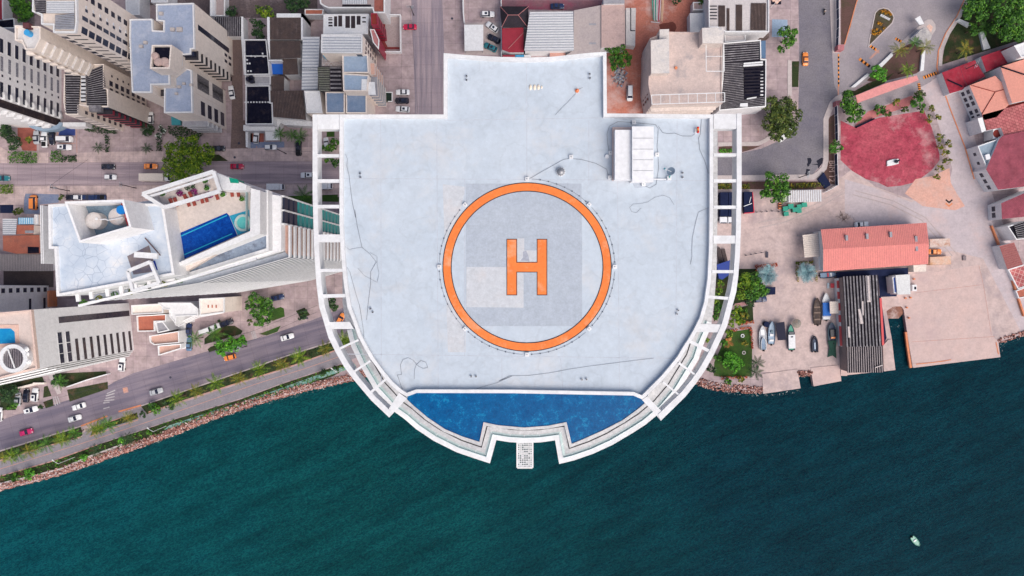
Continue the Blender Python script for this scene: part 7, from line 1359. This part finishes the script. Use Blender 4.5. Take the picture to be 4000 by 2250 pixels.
def leaves(b, rnd, cx, cy, cz, rx, ry, rz, n, ls, up=.55):
    for _ in range(n):
        d = Vector((rnd.gauss(0, 1), rnd.gauss(0, 1), rnd.gauss(.25, .8))).normalized(); k = rnd.uniform(.62, 1.04) * (1 + .16 * math.sin(d.x * 5 + cx) * math.cos(d.y * 4 + cy))
        p = Vector((cx + d.x * rx * k, cy + d.y * ry * k, cz + d.z * rz * k))
        nrm = (d + Vector((rnd.uniform(-.7, .7), rnd.uniform(-.7, .7), up))).normalized(); u_ = nrm.orthogonal().normalized(); v = nrm.cross(u_); a = rnd.random() * 6.28
        uu, vv = u_ * math.cos(a) + v * math.sin(a), v * math.cos(a) - u_ * math.sin(a); s_ = ls * rnd.uniform(.6, 1.35)
        b.face([p - uu * s_, p - vv * s_ * .5 + nrm * .05, p + uu * s_, p + vv * s_ * .5 + nrm * .05])
def tree(label, lobes, h, kind='g', name='tree', cat='tree', dens=1.0, ls=.42, seed=0, zb_=0, trunk=True, grp=None, rzf=.62):
    """lobes: (px, py, r) as read off the picture at the height of the crown."""
    rnd = random.Random(seed or sum(int(l[0]) for l in lobes)); zc_ = h * .68
    c0 = W(sum(l[0] for l in lobes) / len(lobes), sum(l[1] for l in lobes) / len(lobes), zc_)
    t = thing(name, label, cat, (*c0, zb_), 0, grp)
    if trunk:
        k = MB(); k.tube((*c0, zb_), (c0[0] + .2, c0[1] + .1, zc_ * .7), .05 * h * .7, .03 * h * .7, 8)
        for x, y, r in lobes: k.tube((c0[0] + .2, c0[1] + .1, zc_ * .65), (*W(x, y, zc_), zc_), .022 * h, .01 * h, 5)
        k.build('trunk', bark, t)
    b = MB()
    for x, y, r in lobes:
        q = W(x, y, zc_); rm = r * (CAM_H - zc_) / FPX; sub = max(3, int(rm * 2.2))
        leaves(b, rnd, *q, zc_ + rnd.uniform(-.4, .4), rm * .72, rm * .72, rm * rzf * .8, int(rm * rm * 16 * dens), ls)
        for _ in range(sub):
            a = rnd.random() * 6.28; e = rnd.uniform(.45, .8); sr = rm * rnd.uniform(.28, .46)
            leaves(b, rnd, q[0] + math.cos(a) * rm * e, q[1] + math.sin(a) * rm * e, zc_ + rm * rzf * rnd.uniform(-.1, .6), sr, sr, sr * .7, int(sr * sr * 34 * dens) + 8, ls)
    b.build('crown', LM[kind], t); return t
tree('large bright tree overhanging the upper street in front of the blue roofed block', [(742, 560, 42), (685, 598, 48), (748, 618, 56), (800, 590, 38), (725, 660, 48), (686, 692, 36), (660, 640, 34), (770, 660, 34), (800, 630, 30)], 11, 'y', ls=.4)
tree('dense tree in the yard at the top left corner', [(75, 25, 40), (110, 40, 34), (88, 68, 26), (60, 5, 30)], 8, 'g')
for lob, h, k_, lab in (([(906, 38, 26)], 6, 'd', 'small dark tree in the brown back yard at the top, left'), ([(1033, 42, 30), (1055, 55, 18)], 8, 'y', 'pale yellow green tree standing above the dark roofed houses'), ([(1005, 105, 30), (1012, 135, 26)], 6, 'd', 'dark tree in the narrow yard between the black and brown roofs'), ([(1150, 8, 44), (1190, 14, 28)], 7, 'd', 'dark tree at the top edge beside the curved white building'),
    ([(975, 1185, 26), (1000, 1165, 28), (1035, 1180, 30), (1010, 1215, 34), (1040, 1240, 30), (1015, 1260, 24), (1048, 1200, 26)], 8, 'g', 'large dark green tree in the drive below the roof pool tower'), ([(872, 1355, 30), (905, 1340, 34), (940, 1330, 24), (865, 1375, 20), (925, 1350, 26)], 5, 'l', 'bright green round headed tree beside the lower avenue'), ([(1180, 1228, 24)], 4, 'd', 'small dark tree in the diamond bed near the white tower'), ([(975, 1258, 13)], 3, 'b', 'small brown shrub tree beside the dark green tree in the drive'),
    ([(3015, 700, 34), (3050, 705, 32), (3010, 745, 34), (3045, 750, 36), (3075, 745, 24), (2985, 760, 20), (3030, 775, 22)], 8, 'g', 'green tree between the flower bed and the white canopy'), ([(3010, 410, 42), (3060, 410, 44), (3090, 450, 40), (3040, 470, 52), (3000, 480, 38), (3080, 500, 40), (3030, 520, 36), (3050, 440, 44)], 9, 'b', 'large round brown green tree at the bend of the dark road'), ([(3266, 571, 27), (3250, 590, 14)], 5, 'g', 'small round tree leaning over the blue fence'), ([(3312, 385, 34), (3325, 425, 32), (3340, 460, 28), (3300, 405, 24), (3365, 440, 18)], 8, 'g', 'tall bushy tree at the left end of the coral walkway'),
    ([(3062, 118, 26), (3090, 130, 26), (3080, 160, 28), (3050, 128, 20), (3055, 195, 20), (3100, 150, 20)], 7, 'g', 'tree over the blue patio beside the dark road'), ([(3425, 275, 24), (3440, 300, 24), (3412, 295, 18), (3455, 285, 16)], 5, 'l', 'bright green orange bush beside the gate wall'), ([(3800, 20, 40), (3830, 50, 34), (3780, 50, 26), (3850, 10, 34)], 10, 'g', 'large tree in the shaded garden at the top right, left of two'), ([(3920, 20, 48), (3980, 30, 46), (3910, 80, 40), (3960, 100, 52), (3930, 140, 34), (3990, 130, 40), (3890, 110, 26), (4020, 60, 50)], 12, 'g', 'largest tree in the top right corner'),
    ([(3803, 112, 26)], 6, 'g', 'small round tree beside the salmon edged wall in the shaded garden'), ([(2905, 1085, 26), (2912, 1120, 30), (2895, 1150, 26), (2918, 1105, 22)], 7, 'y', 'yellow green tree beside the right of the white tower'), ([(2945, 1090, 30), (2960, 1130, 34), (2935, 1155, 30), (2985, 1140, 22)], 7, 'g', 'green tree beside the silver palm in the yard garden'), ([(2850, 1395, 28), (2875, 1405, 28), (2840, 1420, 24), (2868, 1428, 26), (2895, 1420, 16)], 4, 'l', 'bright round bush on the lawn beside the tower'), ([(2868, 1230, 24), (2880, 1200, 18), (2855, 1265, 18)], 5, 'y', 'feathery green tree at the garden edge beside the tower'),
    ([(2395, 200, 20), (2425, 205, 30), (2400, 240, 26), (2440, 235, 30), (2372, 190, 16), (2398, 260, 18), (2455, 220, 18)], 7, 'g', 'bushy tree at the corner of the tower north wing'), ([(2640, 6, 20)], 4, 'd', 'dark shrub at the top of the dirt lot, left'), ([(2745, 4, 20)], 4, 'g', 'green shrub at the top of the dirt lot, right'), ([(2800, 1140, 22), (2815, 1110, 16), (2795, 1175, 20)], 5, 'y', 'yellow green tree seen through the right pergola, upper'), ([(2805, 1205, 24), (2795, 1235, 18)], 5, 'g', 'green tree seen through the right pergola, lower'), ([(1290, 575, 24), (1310, 555, 20), (1268, 580, 14)], 5, 'g', 'tree seen through the top left opening of the pergola'),
    ([(1285, 625, 18), (1312, 635, 18)], 5, 'g', 'tree seen through the second left opening of the pergola'), ([(1292, 1185, 26), (1275, 1175, 18), (1305, 1200, 20)], 5, 'd', 'dark tree seen through a lower left opening of the pergola'), ([(630, 510, 20), (620, 532, 14)], 4, 'w', 'white flowering shrub in front of the blue roofed block'), ([(575, 520, 20), (590, 500, 14)], 4, 'd', 'dark shrub beside the white flowering shrub'), ([(40, 530, 34), (55, 560, 30), (30, 505, 26)], 6, 'd', 'dark tree beside the brick forecourt at the left edge'), ([(115, 545, 14)], 3, 'o', 'small yellowish shrub on the brick forecourt'), ([(855, 1255 - 0, 4)], 2, 'd', 'tiny dark shrub in the drive'),
    ([(238, 768, 13)], 4, 'b', 'small brown topped tree beside the row of parked cars'), ([(78, 822, 16), (62, 830, 10)], 4, 'b', 'small brown tree on the blue slab at the left'), ([(20, 1540, 34), (50, 1520, 26), (0, 1500, 30)], 6, 'd', 'dark tree at the left edge above the parked cars'), ([(40, 1590, 14), (60, 1580, 12)], 3, 'g', 'low bush left of the three parked cars'), ([(230, 1480, 22), (215, 1495, 16), (250, 1495, 16)], 5, 'd', 'dark tree on the lawn by the white garden wall'), ([(3320, 480 - 12, 14)], 4, 'g', 'leafy bush at the top left of the crimson yard'), ([(160, 1590, 10)], 3, 'd', 'small dark shrub on the nose of the white roadside car')):
    tree(lab, lob, h, k_)
def hedge(label, zone, pts, h, kind, n=1.0, z=0, name='hedge', cat='hedge', ls=.3, grp=None):
    p = ccw(WP(zone(*pts), h)); rnd = random.Random(len(p) + int(p[0][0] * 7)); b = MB(); xs, ys = [q[0] for q in p], [q[1] for q in p]; ar = abs(area2(p)) / 2
    def inside(x, y):
        r = False
        for i in range(len(p)):
            a, c = p[i - 1], p[i]
            if (a[1] > y) != (c[1] > y) and x < (c[0] - a[0]) * (y - a[1]) / (c[1] - a[1]) + a[0]: r = not r
        return r
    k = 0
    while k < int(ar * 14 * n) + 20:
        x, y = rnd.uniform(min(xs), max(xs)), rnd.uniform(min(ys), max(ys))
        if not inside(x, y): continue
        k += 1; leaves(b, rnd, x, y, z + h * rnd.uniform(.55, 1), .12, .12, .1, 1, ls, 1.0)
    o = b.build(name, LM[kind]); tag(o, label, cat, grp); return o
hedge('long clipped hedge beside the upper street at the left edge', z3, (105,870, 510,875, 515,1035, 110,1040), 1.6, 'g'); hedge('short clipped hedge beside the upper street, left of the low bed', z3, (705,865, 855,865, 865,1025, 705,1020), 1.5, 'g'); hedge('low shaded bed of plants right of the short clipped hedge', z3, (865,935, 1080,930, 1080,1020, 870,1020), .6, 'd'); hedge('clipped yellow green hedge at the left edge below the upper street', z5, (-60,75, 175,70, 175,200, -60,205), 1.5, 'y')
hedge('dark vertical hedge beside the left white block entrance', z3, (1470,640, 1535,640, 1535,880, 1490,880), 1.2, 'd'); hedge('dark vertical hedge below the white flowering shrub', z3, (2195,700, 2280,690, 2275,870, 2210,870), 1.2, 'd'); hedge('dark hedge along the front of the blue roofed block', z4, (200,520, 620,520, 700,600, 640,700, 330,700, 200,600), 1.2, 'd'); hedge('dark hedge bed in front of the crimson balcony block', z3, (1180,480, 1480,490, 1640,560, 1650,620, 1400,620, 1200,580), 1, 'd')
hedge('orange green flower row in the bed below the curved pavement', z16, (1400,1330, 1870,1310, 1880,1370, 1420,1400), .7, 'o'); hedge('orange flower row left of the green tree below the curved pavement', z16, (720,1340, 830,1330, 830,1400, 720,1400), .7, 'o'); hedge('orange flower row seen through the right pergola', z16, (390,1330, 575,1325, 575,1400, 390,1410), .7, 'o'); hedge('green grass row seen through the right pergola', z16, (400,845, 575,830, 575,888, 400,890), .4, 'l')
hedge('red hedge along the top of the yard garden lawn', z20, (600,690, 820,650, 830,675, 610,712), .9, 'r'); hedge('red hedge along the right of the yard garden lawn', z20, (812,660, 838,660, 852,905, 828,905), .9, 'r'); hedge('red hedge along the shore side of the yard garden lawn', z20, (485,1222, 780,1215, 785,1240, 490,1250), .9, 'r'); hedge('red hedge around the left silver palm', z18, (910,1215, 1215,1185, 1225,1240, 960,1260, 950,1370, 915,1370), .9, 'r'); hedge('red hedge above the small dark lawn of the yard garden', z20, (700,610, 850,585, 860,612, 710,635), .8, 'r')
hedge('brown framed hedge around the right silver palm', z18, (1480,1170, 1770,1145, 1790,1449, 1770,1449, 1745,1190, 1520,1210, 1525,1449, 1500,1449), .8, 'o'); hedge('dark hedge beside the small lawn in the yard garden', z20, (680,470, 790,440, 800,540, 700,570), 1.2, 'g')
for i, (x, y, r, kk) in enumerate(((3345, 425, 22, 'b'), (3435, 428, 24, 'g'), (3462, 440, 20, 'b'), (3500, 400, 18, 'o'), (3535, 425, 16, 'b'), (3575, 395, 28, 'g'), (3595, 370, 22, 'b'), (3600, 420, 20, 'g'))): tree('%s bush from the left in the row above the crimson gravel' % ORD[i], [(x, y, r)], 3.5, kk, 'bush', 'bush', .9, grp='bushes above the crimson yard')
for i, (x, y, r) in enumerate(((3640, 425, 16), (3630, 465, 18), (3665, 460, 14), (3670, 535, 20), (3710, 562, 17), (3672, 570, 16), (3690, 600, 18), (3700, 630, 18), (3672, 660, 18), (3660, 690, 14))): tree('%s orange shrub from the top right of the crimson yard' % ORD[i], [(x, y, r)], 3, 'o', 'bush', 'bush', .7, grp='shrubs along the crimson yard')
def palm_proto(nm, L, n, kind, droop, trunkh, seed, wd=.5):
    rnd = random.Random(seed); r = proto(nm, 'palm', None); k = MB(); k.tube((0, 0, 0), (.15, .1, trunkh), .17, .11, 8); ppart(k, 'trunk', bark, r); b = MB()
    for i in range(n):
        a = i * 6.283 / n + rnd.uniform(-.2, .2); el = rnd.uniform(.1, .95); ln = L * rnd.uniform(.8, 1.1); pts = []
        for j in range(8):
            t = j / 7; rad = ln * t * math.cos(el * (1 - t * .3)); z = trunkh + ln * (math.sin(el) * t - droop * t * t * .9); tw = a + .18 * t * (1 if i % 2 else -1); pts.append(Vector((.15 + rad * math.cos(tw), .1 + rad * math.sin(tw), z)))
        for j in range(7):
            d = (pts[j + 1] - pts[j]).normalized(); s_ = Vector((-math.sin(a), math.cos(a), 0)); w = wd * math.sin(math.pi * min(.97, (j + .6) / 7.4)) + .05
            for sg in (-1, 1):
                for q in (0, .5):
                    p = pts[j].lerp(pts[j + 1], q); p2 = pts[j].lerp(pts[j + 1], q + .34); e = (p + p2) / 2 + s_ * sg * w + d * w * .55 - Vector((0, 0, w * .35)); b.face([p, p2, e] if sg > 0 else [p2, p, e])
    ppart(b, 'crown', LM[kind], r); return r
PA = palm_proto('palm_tree', 2.7, 15, 'o', .5, 3.6, 1, .42); PB = palm_proto('palm_tree', 2.8, 16, 'y', .5, 4.2, 2, .42); PC = palm_proto('palm_tree', 2.9, 16, 'g', .5, 4.5, 3, .45); PD = palm_proto('palm_tree', 2.6, 16, 'd', .5, 4.5, 4, .5)
def palm(p, zone, x, y, label, s_=1.0, grp=None):
    h = 4.2 * s_; q = W(*zone(x, y)[0], h); place_ = dup(p, (*q, .02), random.random() * 6, label, scale=s_, group=grp)
med = [(z9, 40, 985), (z9, 130, 965), (z9, 215, 930), (z9, 295, 915), (z9, 420, 860), (z9, 545, 815), (z9, 640, 780), (z9, 735, 755), (z9, 850, 700), (z9, 1050, 665), (z9, 1125, 650), (z9, 1235, 600), (z9, 1450, 530), (z9, 2000, 300), (pp, 761, 1530), (pp, 846, 1499), (pp, 932, 1476), (z8, 1320, 1260), (z8, 1610, 1200), (z8, 1850, 1110), (z8, 2140, 1010), (z8, 2375, 885)]
ORD += ['twenty first', 'twenty second']
for i, (zn, x, y) in enumerate(med): palm((PA, PB, PC)[(i * 7) % 3 if i < 12 else (i % 2)], zn, x, y, '%s palm from the left between the avenue and the promenade' % ORD[i], (.9, 1.05, .95, 1.1)[i % 4] * (1.3 if i > 12 else 1.15), 'palms between avenue and promenade')
for i, (x, y) in enumerate(((1095, 895), (1460, 775))): palm(PD, z9, x, y, ('left', 'right')[i] + ' dark palm on the seaward side of the promenade, above the boulders', 1.05, 'palms above the boulders')
for p, zn, x, y, lab, s_ in ((PD, z3, 1395, 825, 'dark palm on the forecourt left of the white block entrance', .8), (PD, z3, 2080, 835, 'dark palm on the forecourt left of the big tree', .8), (PC, z4, 1795, 630, 'green palm left of the white pot by the street houses', .9), (PC, z4, 2075, 660, 'large green palm above the black pick-up', 1.1), (PC, z4, 1960, 650, 'green palm between the other two by the street houses', .9), (PD, z3, 2080, 560, 'dark palm below the crimson balconies', 1.0), (PC, z6, 1900, 195, 'large green palm beside the left shoulder of the white tower', 1.35), (PC, z8, 540, 880, 'dark green palm beside the blue grey parked car', 1.1), (PC, z8, 790, 810, 'green palm in the kidney shaped bed of the drive', 1.2),
    (PA, z15, 500, 825, 'golden green palm left of the guard booth', 1.25), (PA, z15, 925, 780, 'golden green palm right of the guard booth', 1.2), (PC, z15, 735, 720, 'small green palm just below the guard booth', .9), (PB, z15, 610, 1150, 'golden green palm above the coral walkway end', 1.15), (PA, z15, 1610, 805, 'golden palm on the lawn above the red tiled roofs', 1.25), (PC, z15, 1900, 480, 'dark green palm in the shade of the top right trees', 1.2), (PD, z20, 890, 1060, 'dark palm at the corner of the yard garden, upper', 1.1), (PD, z20, 870, 1170, 'dark palm at the corner of the yard garden, lower', 1.15), (PC, z9, 690, 120, 'dark palm on the lawn by the white garden wall', 1.0), (PD, z9, 120, 290, 'dark palm left of the parked cars at the lower left', 1.1)): palm(p, zn, x, y, lab, s_)
SP = palm_proto('silver_palm', 2.7, 26, 'g', .25, 2.6, 9, .95)
silver = leafmat('silver_blue_leaves', [(.1, (.05, .12, .15)), (.5, (.16, .3, .34)), (.9, (.32, .46, .5)), (1, (.45, .55, .58))])
for c in kids(SP):
    if c.name.startswith('crown'): c.data.materials[0] = silver
palm(SP, z18, 1100, 1340, 'silver blue fan palm in the red hedged bed of the yard', 1.35); palm(SP, z18, 1680, 1325, 'silver blue fan palm in the brown framed bed beside the warehouse', 1.3)
ag = palm_proto('agave', 1.7, 9, 'o', .15, .5, 12, .62)
for c in kids(ag):
    if c.name.startswith('crown'): c.data.materials[0] = leafmat('orange_agave_leaves', [(.1, (.3, .12, .04)), (.6, (.6, .26, .08)), (1, (.7, .45, .15))])
palm(ag, z20, 610, 840, 'orange leaved agave on the lawn beside the tower', 1.25)
# ground planting in the strips along the water (nobody could count it)
for i, (pts, kk, n_, lab) in enumerate(((strips[0], 'd', .1, 'dark low planting under the palms at the left of the avenue'), (strips[1], 'o', .15, 'orange green low planting in the short bed beside the crossing'), (strips[2], 'd', .1, 'dark low planting under the palms towards the white tower'), (strips[3], 'g', .2, 'green creeping plants along the boulders'))):
    q = [p for p in pts if -200 < p[0] < 1500]; o = hedge(lab, lambda *c: [(c[j], c[j + 1]) for j in range(0, len(c), 2)], [v for p in q for v in p], .5, kk, n_, name='ground_cover', cat='ground cover', ls=.34); tag(o, kind='stuff')
for x, y, r, kk, lab in ((610, 1600, 26, 'g', 'green bush in the planted strip right of the crossing, left'), (660, 1582, 24, 'd', 'dark bush in the planted strip right of the crossing, right'), (600, 1585, 20, 'g', 'low green bush beside the paved gap in the planted strip'), (560, 1590 + 30, 14, 'd', 'small dark bush by the paved gap'), (470, 1725, 16, 'l', 'bright bush on the seaward side of the promenade'), (330, 1790, 18, 'l', 'bright bush below the promenade lamp'), (120, 1850, 22, 'l', 'bright bush near the left edge by the sea wall'), (60, 1868, 20, 'g', 'green bush at the left edge by the sea wall'), (580, 1688, 14, 'g', 'green bush by the second promenade lamp'), (1262, 1452, 16, 'd', 'dark clipped bush above the boulders beside the tower, left'), (1310, 1438, 14, 'd', 'dark clipped bush above the boulders beside the tower, right')): tree(lab, [(x, y, r)], 2.2, kk, 'bush', 'bush', .9)
hedge('turquoise netting along the shore below the promenade', pp, (1060,1535, 1180,1490, 1300,1448, 1385,1425, 1390,1435, 1300,1465, 1180,1508, 1070,1548), .25, 'w', .01); nt_ = [o for o in COL.objects if o.get('label', '').startswith('turquoise netting')][0]; bpy.data.objects.remove(nt_)
sheet('turquoise_ground', WP(pp(1060,1530, 1180,1486, 1300,1444, 1385,1420, 1392,1432, 1300,1462, 1180,1505, 1070,1545, 680,1668, 640,1680, 660,1662)), .05, mat('turquoise_gravel', (.14, .36, .32), (.3, .38, .36), .8, 4, .3))
fp = proto('potted_plant', 'potted plant', 'pots on the roof pool terrace'); k = MB(); k.cyl(0, 0, .45, 0, .7, 14, .55); ppart(k, 'pot', whiteb, fp); k = MB(); leaves(k, random.Random(3), 0, 0, 1.0, .6, .6, .45, 60, .22); ppart(k, 'plant', LM['g'], fp)
for x, y, lab in ((140, 185, 'left end of the pergola'), (175, 370, 'left corner of the paving'), (895, 195, 'beside the wall, right of the loungers'), (1135, 250, 'right edge by the glass'), (695, 115, 'back, under the pergola right'), (675, 25, 'back wall, under the pergola')): place(fp, *z6(x, y)[0], 83.5, 0, 'potted green plant on the roof pool terrace, ' + lab)
mg = leafmat('magenta_flowers', [(.2, (.04, .04, .02)), (.5, (.2, .02, .14)), (1, (.5, .05, .3))]); fq = proto('flower_bush', 'flower bush', 'magenta flower bushes on the roof pool terrace'); k = MB(); leaves(k, random.Random(4), 0, 0, .4, .7, .7, .45, 90, .22); ppart(k, 'flowers', mg, fq)
for x, y, lab in ((340, 185, 'leftmost'), (520, 160, 'middle'), (555, 240, 'beside the central loungers'), (715, 205, 'rightmost')): place(fq, *z6(x, y)[0], 83.5, 0, 'magenta flower bush on the roof pool terrace, ' + lab)
tree('dark green planter hedge at the back of the roof pool terrace', [(z6(420, 90)[0][0], z6(420, 90)[0][1], 14), (z6(480, 75)[0][0], z6(480, 75)[0][1], 14)], 84.5 / .68, 'd', 'hedge', 'hedge', 1.2, .22, zb_=83.5, trunk=False, rzf=.3)
for i in range(7):
    x, y = 330 + 62 * i, 1180 - 14 * i; k = MB(); leaves(k, random.Random(i), *W(x, y, 80), 80.4, .9, .7, .5, 70, .25); tag(k.build('balcony_plant', LM['o' if i % 2 else 'g']), '%s planting from the left on the roof edge terrace of the roof pool tower' % ORD[i], 'plant', 'plants on the roof edge terrace')
# flowers in the teardrop island
m_fl = leafmat('orange_flowers', [(.15, (.05, .08, .01)), (.35, (.5, .2, .01)), (1, (.8, .4, .02))])
for i, (x, y) in enumerate(((2370, 180), (2320, 195), (2440, 205), (2400, 215), (2465, 235), (2270, 380), (2310, 400), (2240, 490), (2180, 505), (2300, 520), (2175, 550), (2265, 550), (2210, 560), (2360, 470))): q = W(*z14(x, y)[0], .5); k = MB(); leaves(k, random.Random(i), *q, .45, .5, .5, .3, 34, .2); tag(k.build('flower_clump', m_fl), 'orange flower clump in the teardrop traffic island', 'flowers', 'orange flower clumps in the island')

# small clutter in the yards
def item(name, label, cat, mk, m, grp=None): k = MB(); mk(k); tag(k.build(name, m), label, cat, grp)
rnd = random.Random(11)
def brush(k):
    for _ in range(46):
        x, y = z18(rnd.gauss(2140, 42), rnd.gauss(535, 26))[0]; q = W(x, y); a = rnd.random() * 6.3; l = rnd.uniform(.5, 1.5); k.tube((*q, rnd.uniform(.05, .5)), (q[0] + l * math.cos(a), q[1] + l * math.sin(a), rnd.uniform(.1, .8)), .04, .02, 4)
item('brush_pile', 'pile of dark bare branches above the pink warehouse', 'brush pile', brush, bark)
for x, y, w, l, a, lab in ((395, 1080, 1.2, 5.2, 12, 'dark long plank stack seen through the right pergola, left'), (465, 1085, 1.2, 4.6, 14, 'dark long plank stack seen through the right pergola, right')): item('plank_stack', lab, 'planks', lambda k: k.box(*W(*z18(x, y)[0]), 0, w, l, .6, R(a)), MATS['dark_court'])
item('fuel_tank', 'dark round tank between the two leftmost boats in the yard', 'tank', lambda k: k.cyl(*W(*z20(985, 625)[0]), .95, 0, 1.3, 18), navy)
item('chain_fence', 'low dark chain fence left of the green bins', 'fence', lambda k: [k.path([(*W(*p), .9) for p in z18(850,475, 920,468, 990,465, 1065,458, 1140,452, 1230,462)], .06, 4)] + [k.box(*W(*p), 0, .25, .25, 1.0) for p in z18(850,475, 920,468, 990,465, 1065,458, 1140,452, 1230,462)], plain('dark_chain', (.04, .04, .07), .5))
item('chain_fence', 'low dark chain fence with a gate frame above the left silver palm', 'fence', lambda k: [k.path([(*W(*p), .9) for p in z18(770,1078, 840,1065, 910,1052, 990,1040, 1075,1032)], .06, 4)] + [k.box(*W(*p), 0, .25, .25, 1.0) for p in z18(770,1078, 840,1065, 910,1052, 990,1040)] + [k.box(*W(*z18(1068, 1070)[0]), 0, .7, 1.9, .5)], MATS['dark_chain'])
for i, (x, y) in enumerate(((1185, 934), (1142, 1167), (1078, 1174), (1095, 1292), (1120, 1422))): item('bollard', '%s small orange bollard from the top along the slipway edge' % ORD[i], 'bollard', lambda k: (k.cyl(*W(*z19(x, y)[0]), .28, 0, .7, 12)), m_kerbo, 'orange bollards by the slipway')
for i, (x, y, lab) in enumerate(((725, 758, 'white life ring lying on the yard garden lawn, upper'), (740, 950, 'pale round stump on the yard garden lawn, lower'))): item('garden_ring', lab, 'ring', lambda k: k.ring(*W(*z20(x, y)[0]), .35, .62, .03, .25, 20), [whiteb, MATS['pale_plank']][i])
for zn, x, y, lab in ((z4, 1210, 760, 'in the alley mouth by the upper street'), (z4, 1150, 960, 'on the pavement right of the big tree'), (z3, 1155, 1400, 'below the upper street at the left'), (z9, 1930, 70, 'on the lower avenue above the silver car'), (z11, 2050, 262, 'on the forecourt of the car lot'), (z8, 1930, 620, 'on the lower avenue beside the diamond bed')): item('manhole', 'round dark manhole cover ' + lab, 'manhole', lambda k: k.cyl(*W(*zn(x, y)[0]), .4, 0, .15 if zn is z4 else .04, 16), MATS['dark_chain'])
item('road_puddle', 'dark wet patch at the bend of the dark road, left', 'puddle', lambda k: k.flat(WP(z16(1640,970, 1690,965, 1705,1000, 1695,1040, 1660,1075, 1690,1060, 1650,1095, 1635,1060, 1650,1030)), .03), plain('wet_asphalt', (.012, .012, .025), .25, .3))
item('road_puddle', 'dark wet patch at the bend of the dark road, against the kerb', 'puddle', lambda k: k.flat(WP(z16(1700,1055, 1790,1050, 1770,1010, 1840,965, 1868,970, 1855,1040, 1800,1120, 1790,1070)), .03), MATS['wet_asphalt'])
item('road_puddle', 'dark wet patch at the bend of the dark road, by the utility pole', 'puddle', lambda k: k.flat(WP(z16(1630,1120, 1680,1130, 1670,1205, 1580,1215, 1620,1180)), .03), MATS['wet_asphalt'])

for x, y, r, kk, lab in ((2888, 1255, 16, 'y', 'yellow green shrub at the small dark lawn beside the tower'), (2905, 1230, 14, 'o', 'orange tinged shrub at the top of the small dark lawn'), (2842, 1300, 18, 'y', 'yellow green shrub under the tower rim above the red hedge'), (2822, 1340, 18, 'g', 'green shrub under the tower rim beside the agave'), (2800, 1395, 18, 'g', 'green shrub under the tower rim left of the round bush'), (2778, 1440, 18, 'd', 'dark shrub under the tower rim near the boulders'), (2840, 1490, 14, 'g', 'green shrub spilling over the boulders below the garden'), (2905, 1340, 12, 'o', 'small orange shrub at the right of the garden lawn'), (2890, 1480, 12, 'o', 'small orange shrub at the lower right of the garden lawn'), (2925, 1180, 18, 'd', 'dark shrub beside the navy car in the yard'), (2760, 1330, 12, 'y', 'small yellow green shrub seen through the lower right pergola')): tree(lab, [(x, y, r), (x + r * .7, y + r * .3, r * .7)], 2.6, kk, 'bush', 'bush', .9)
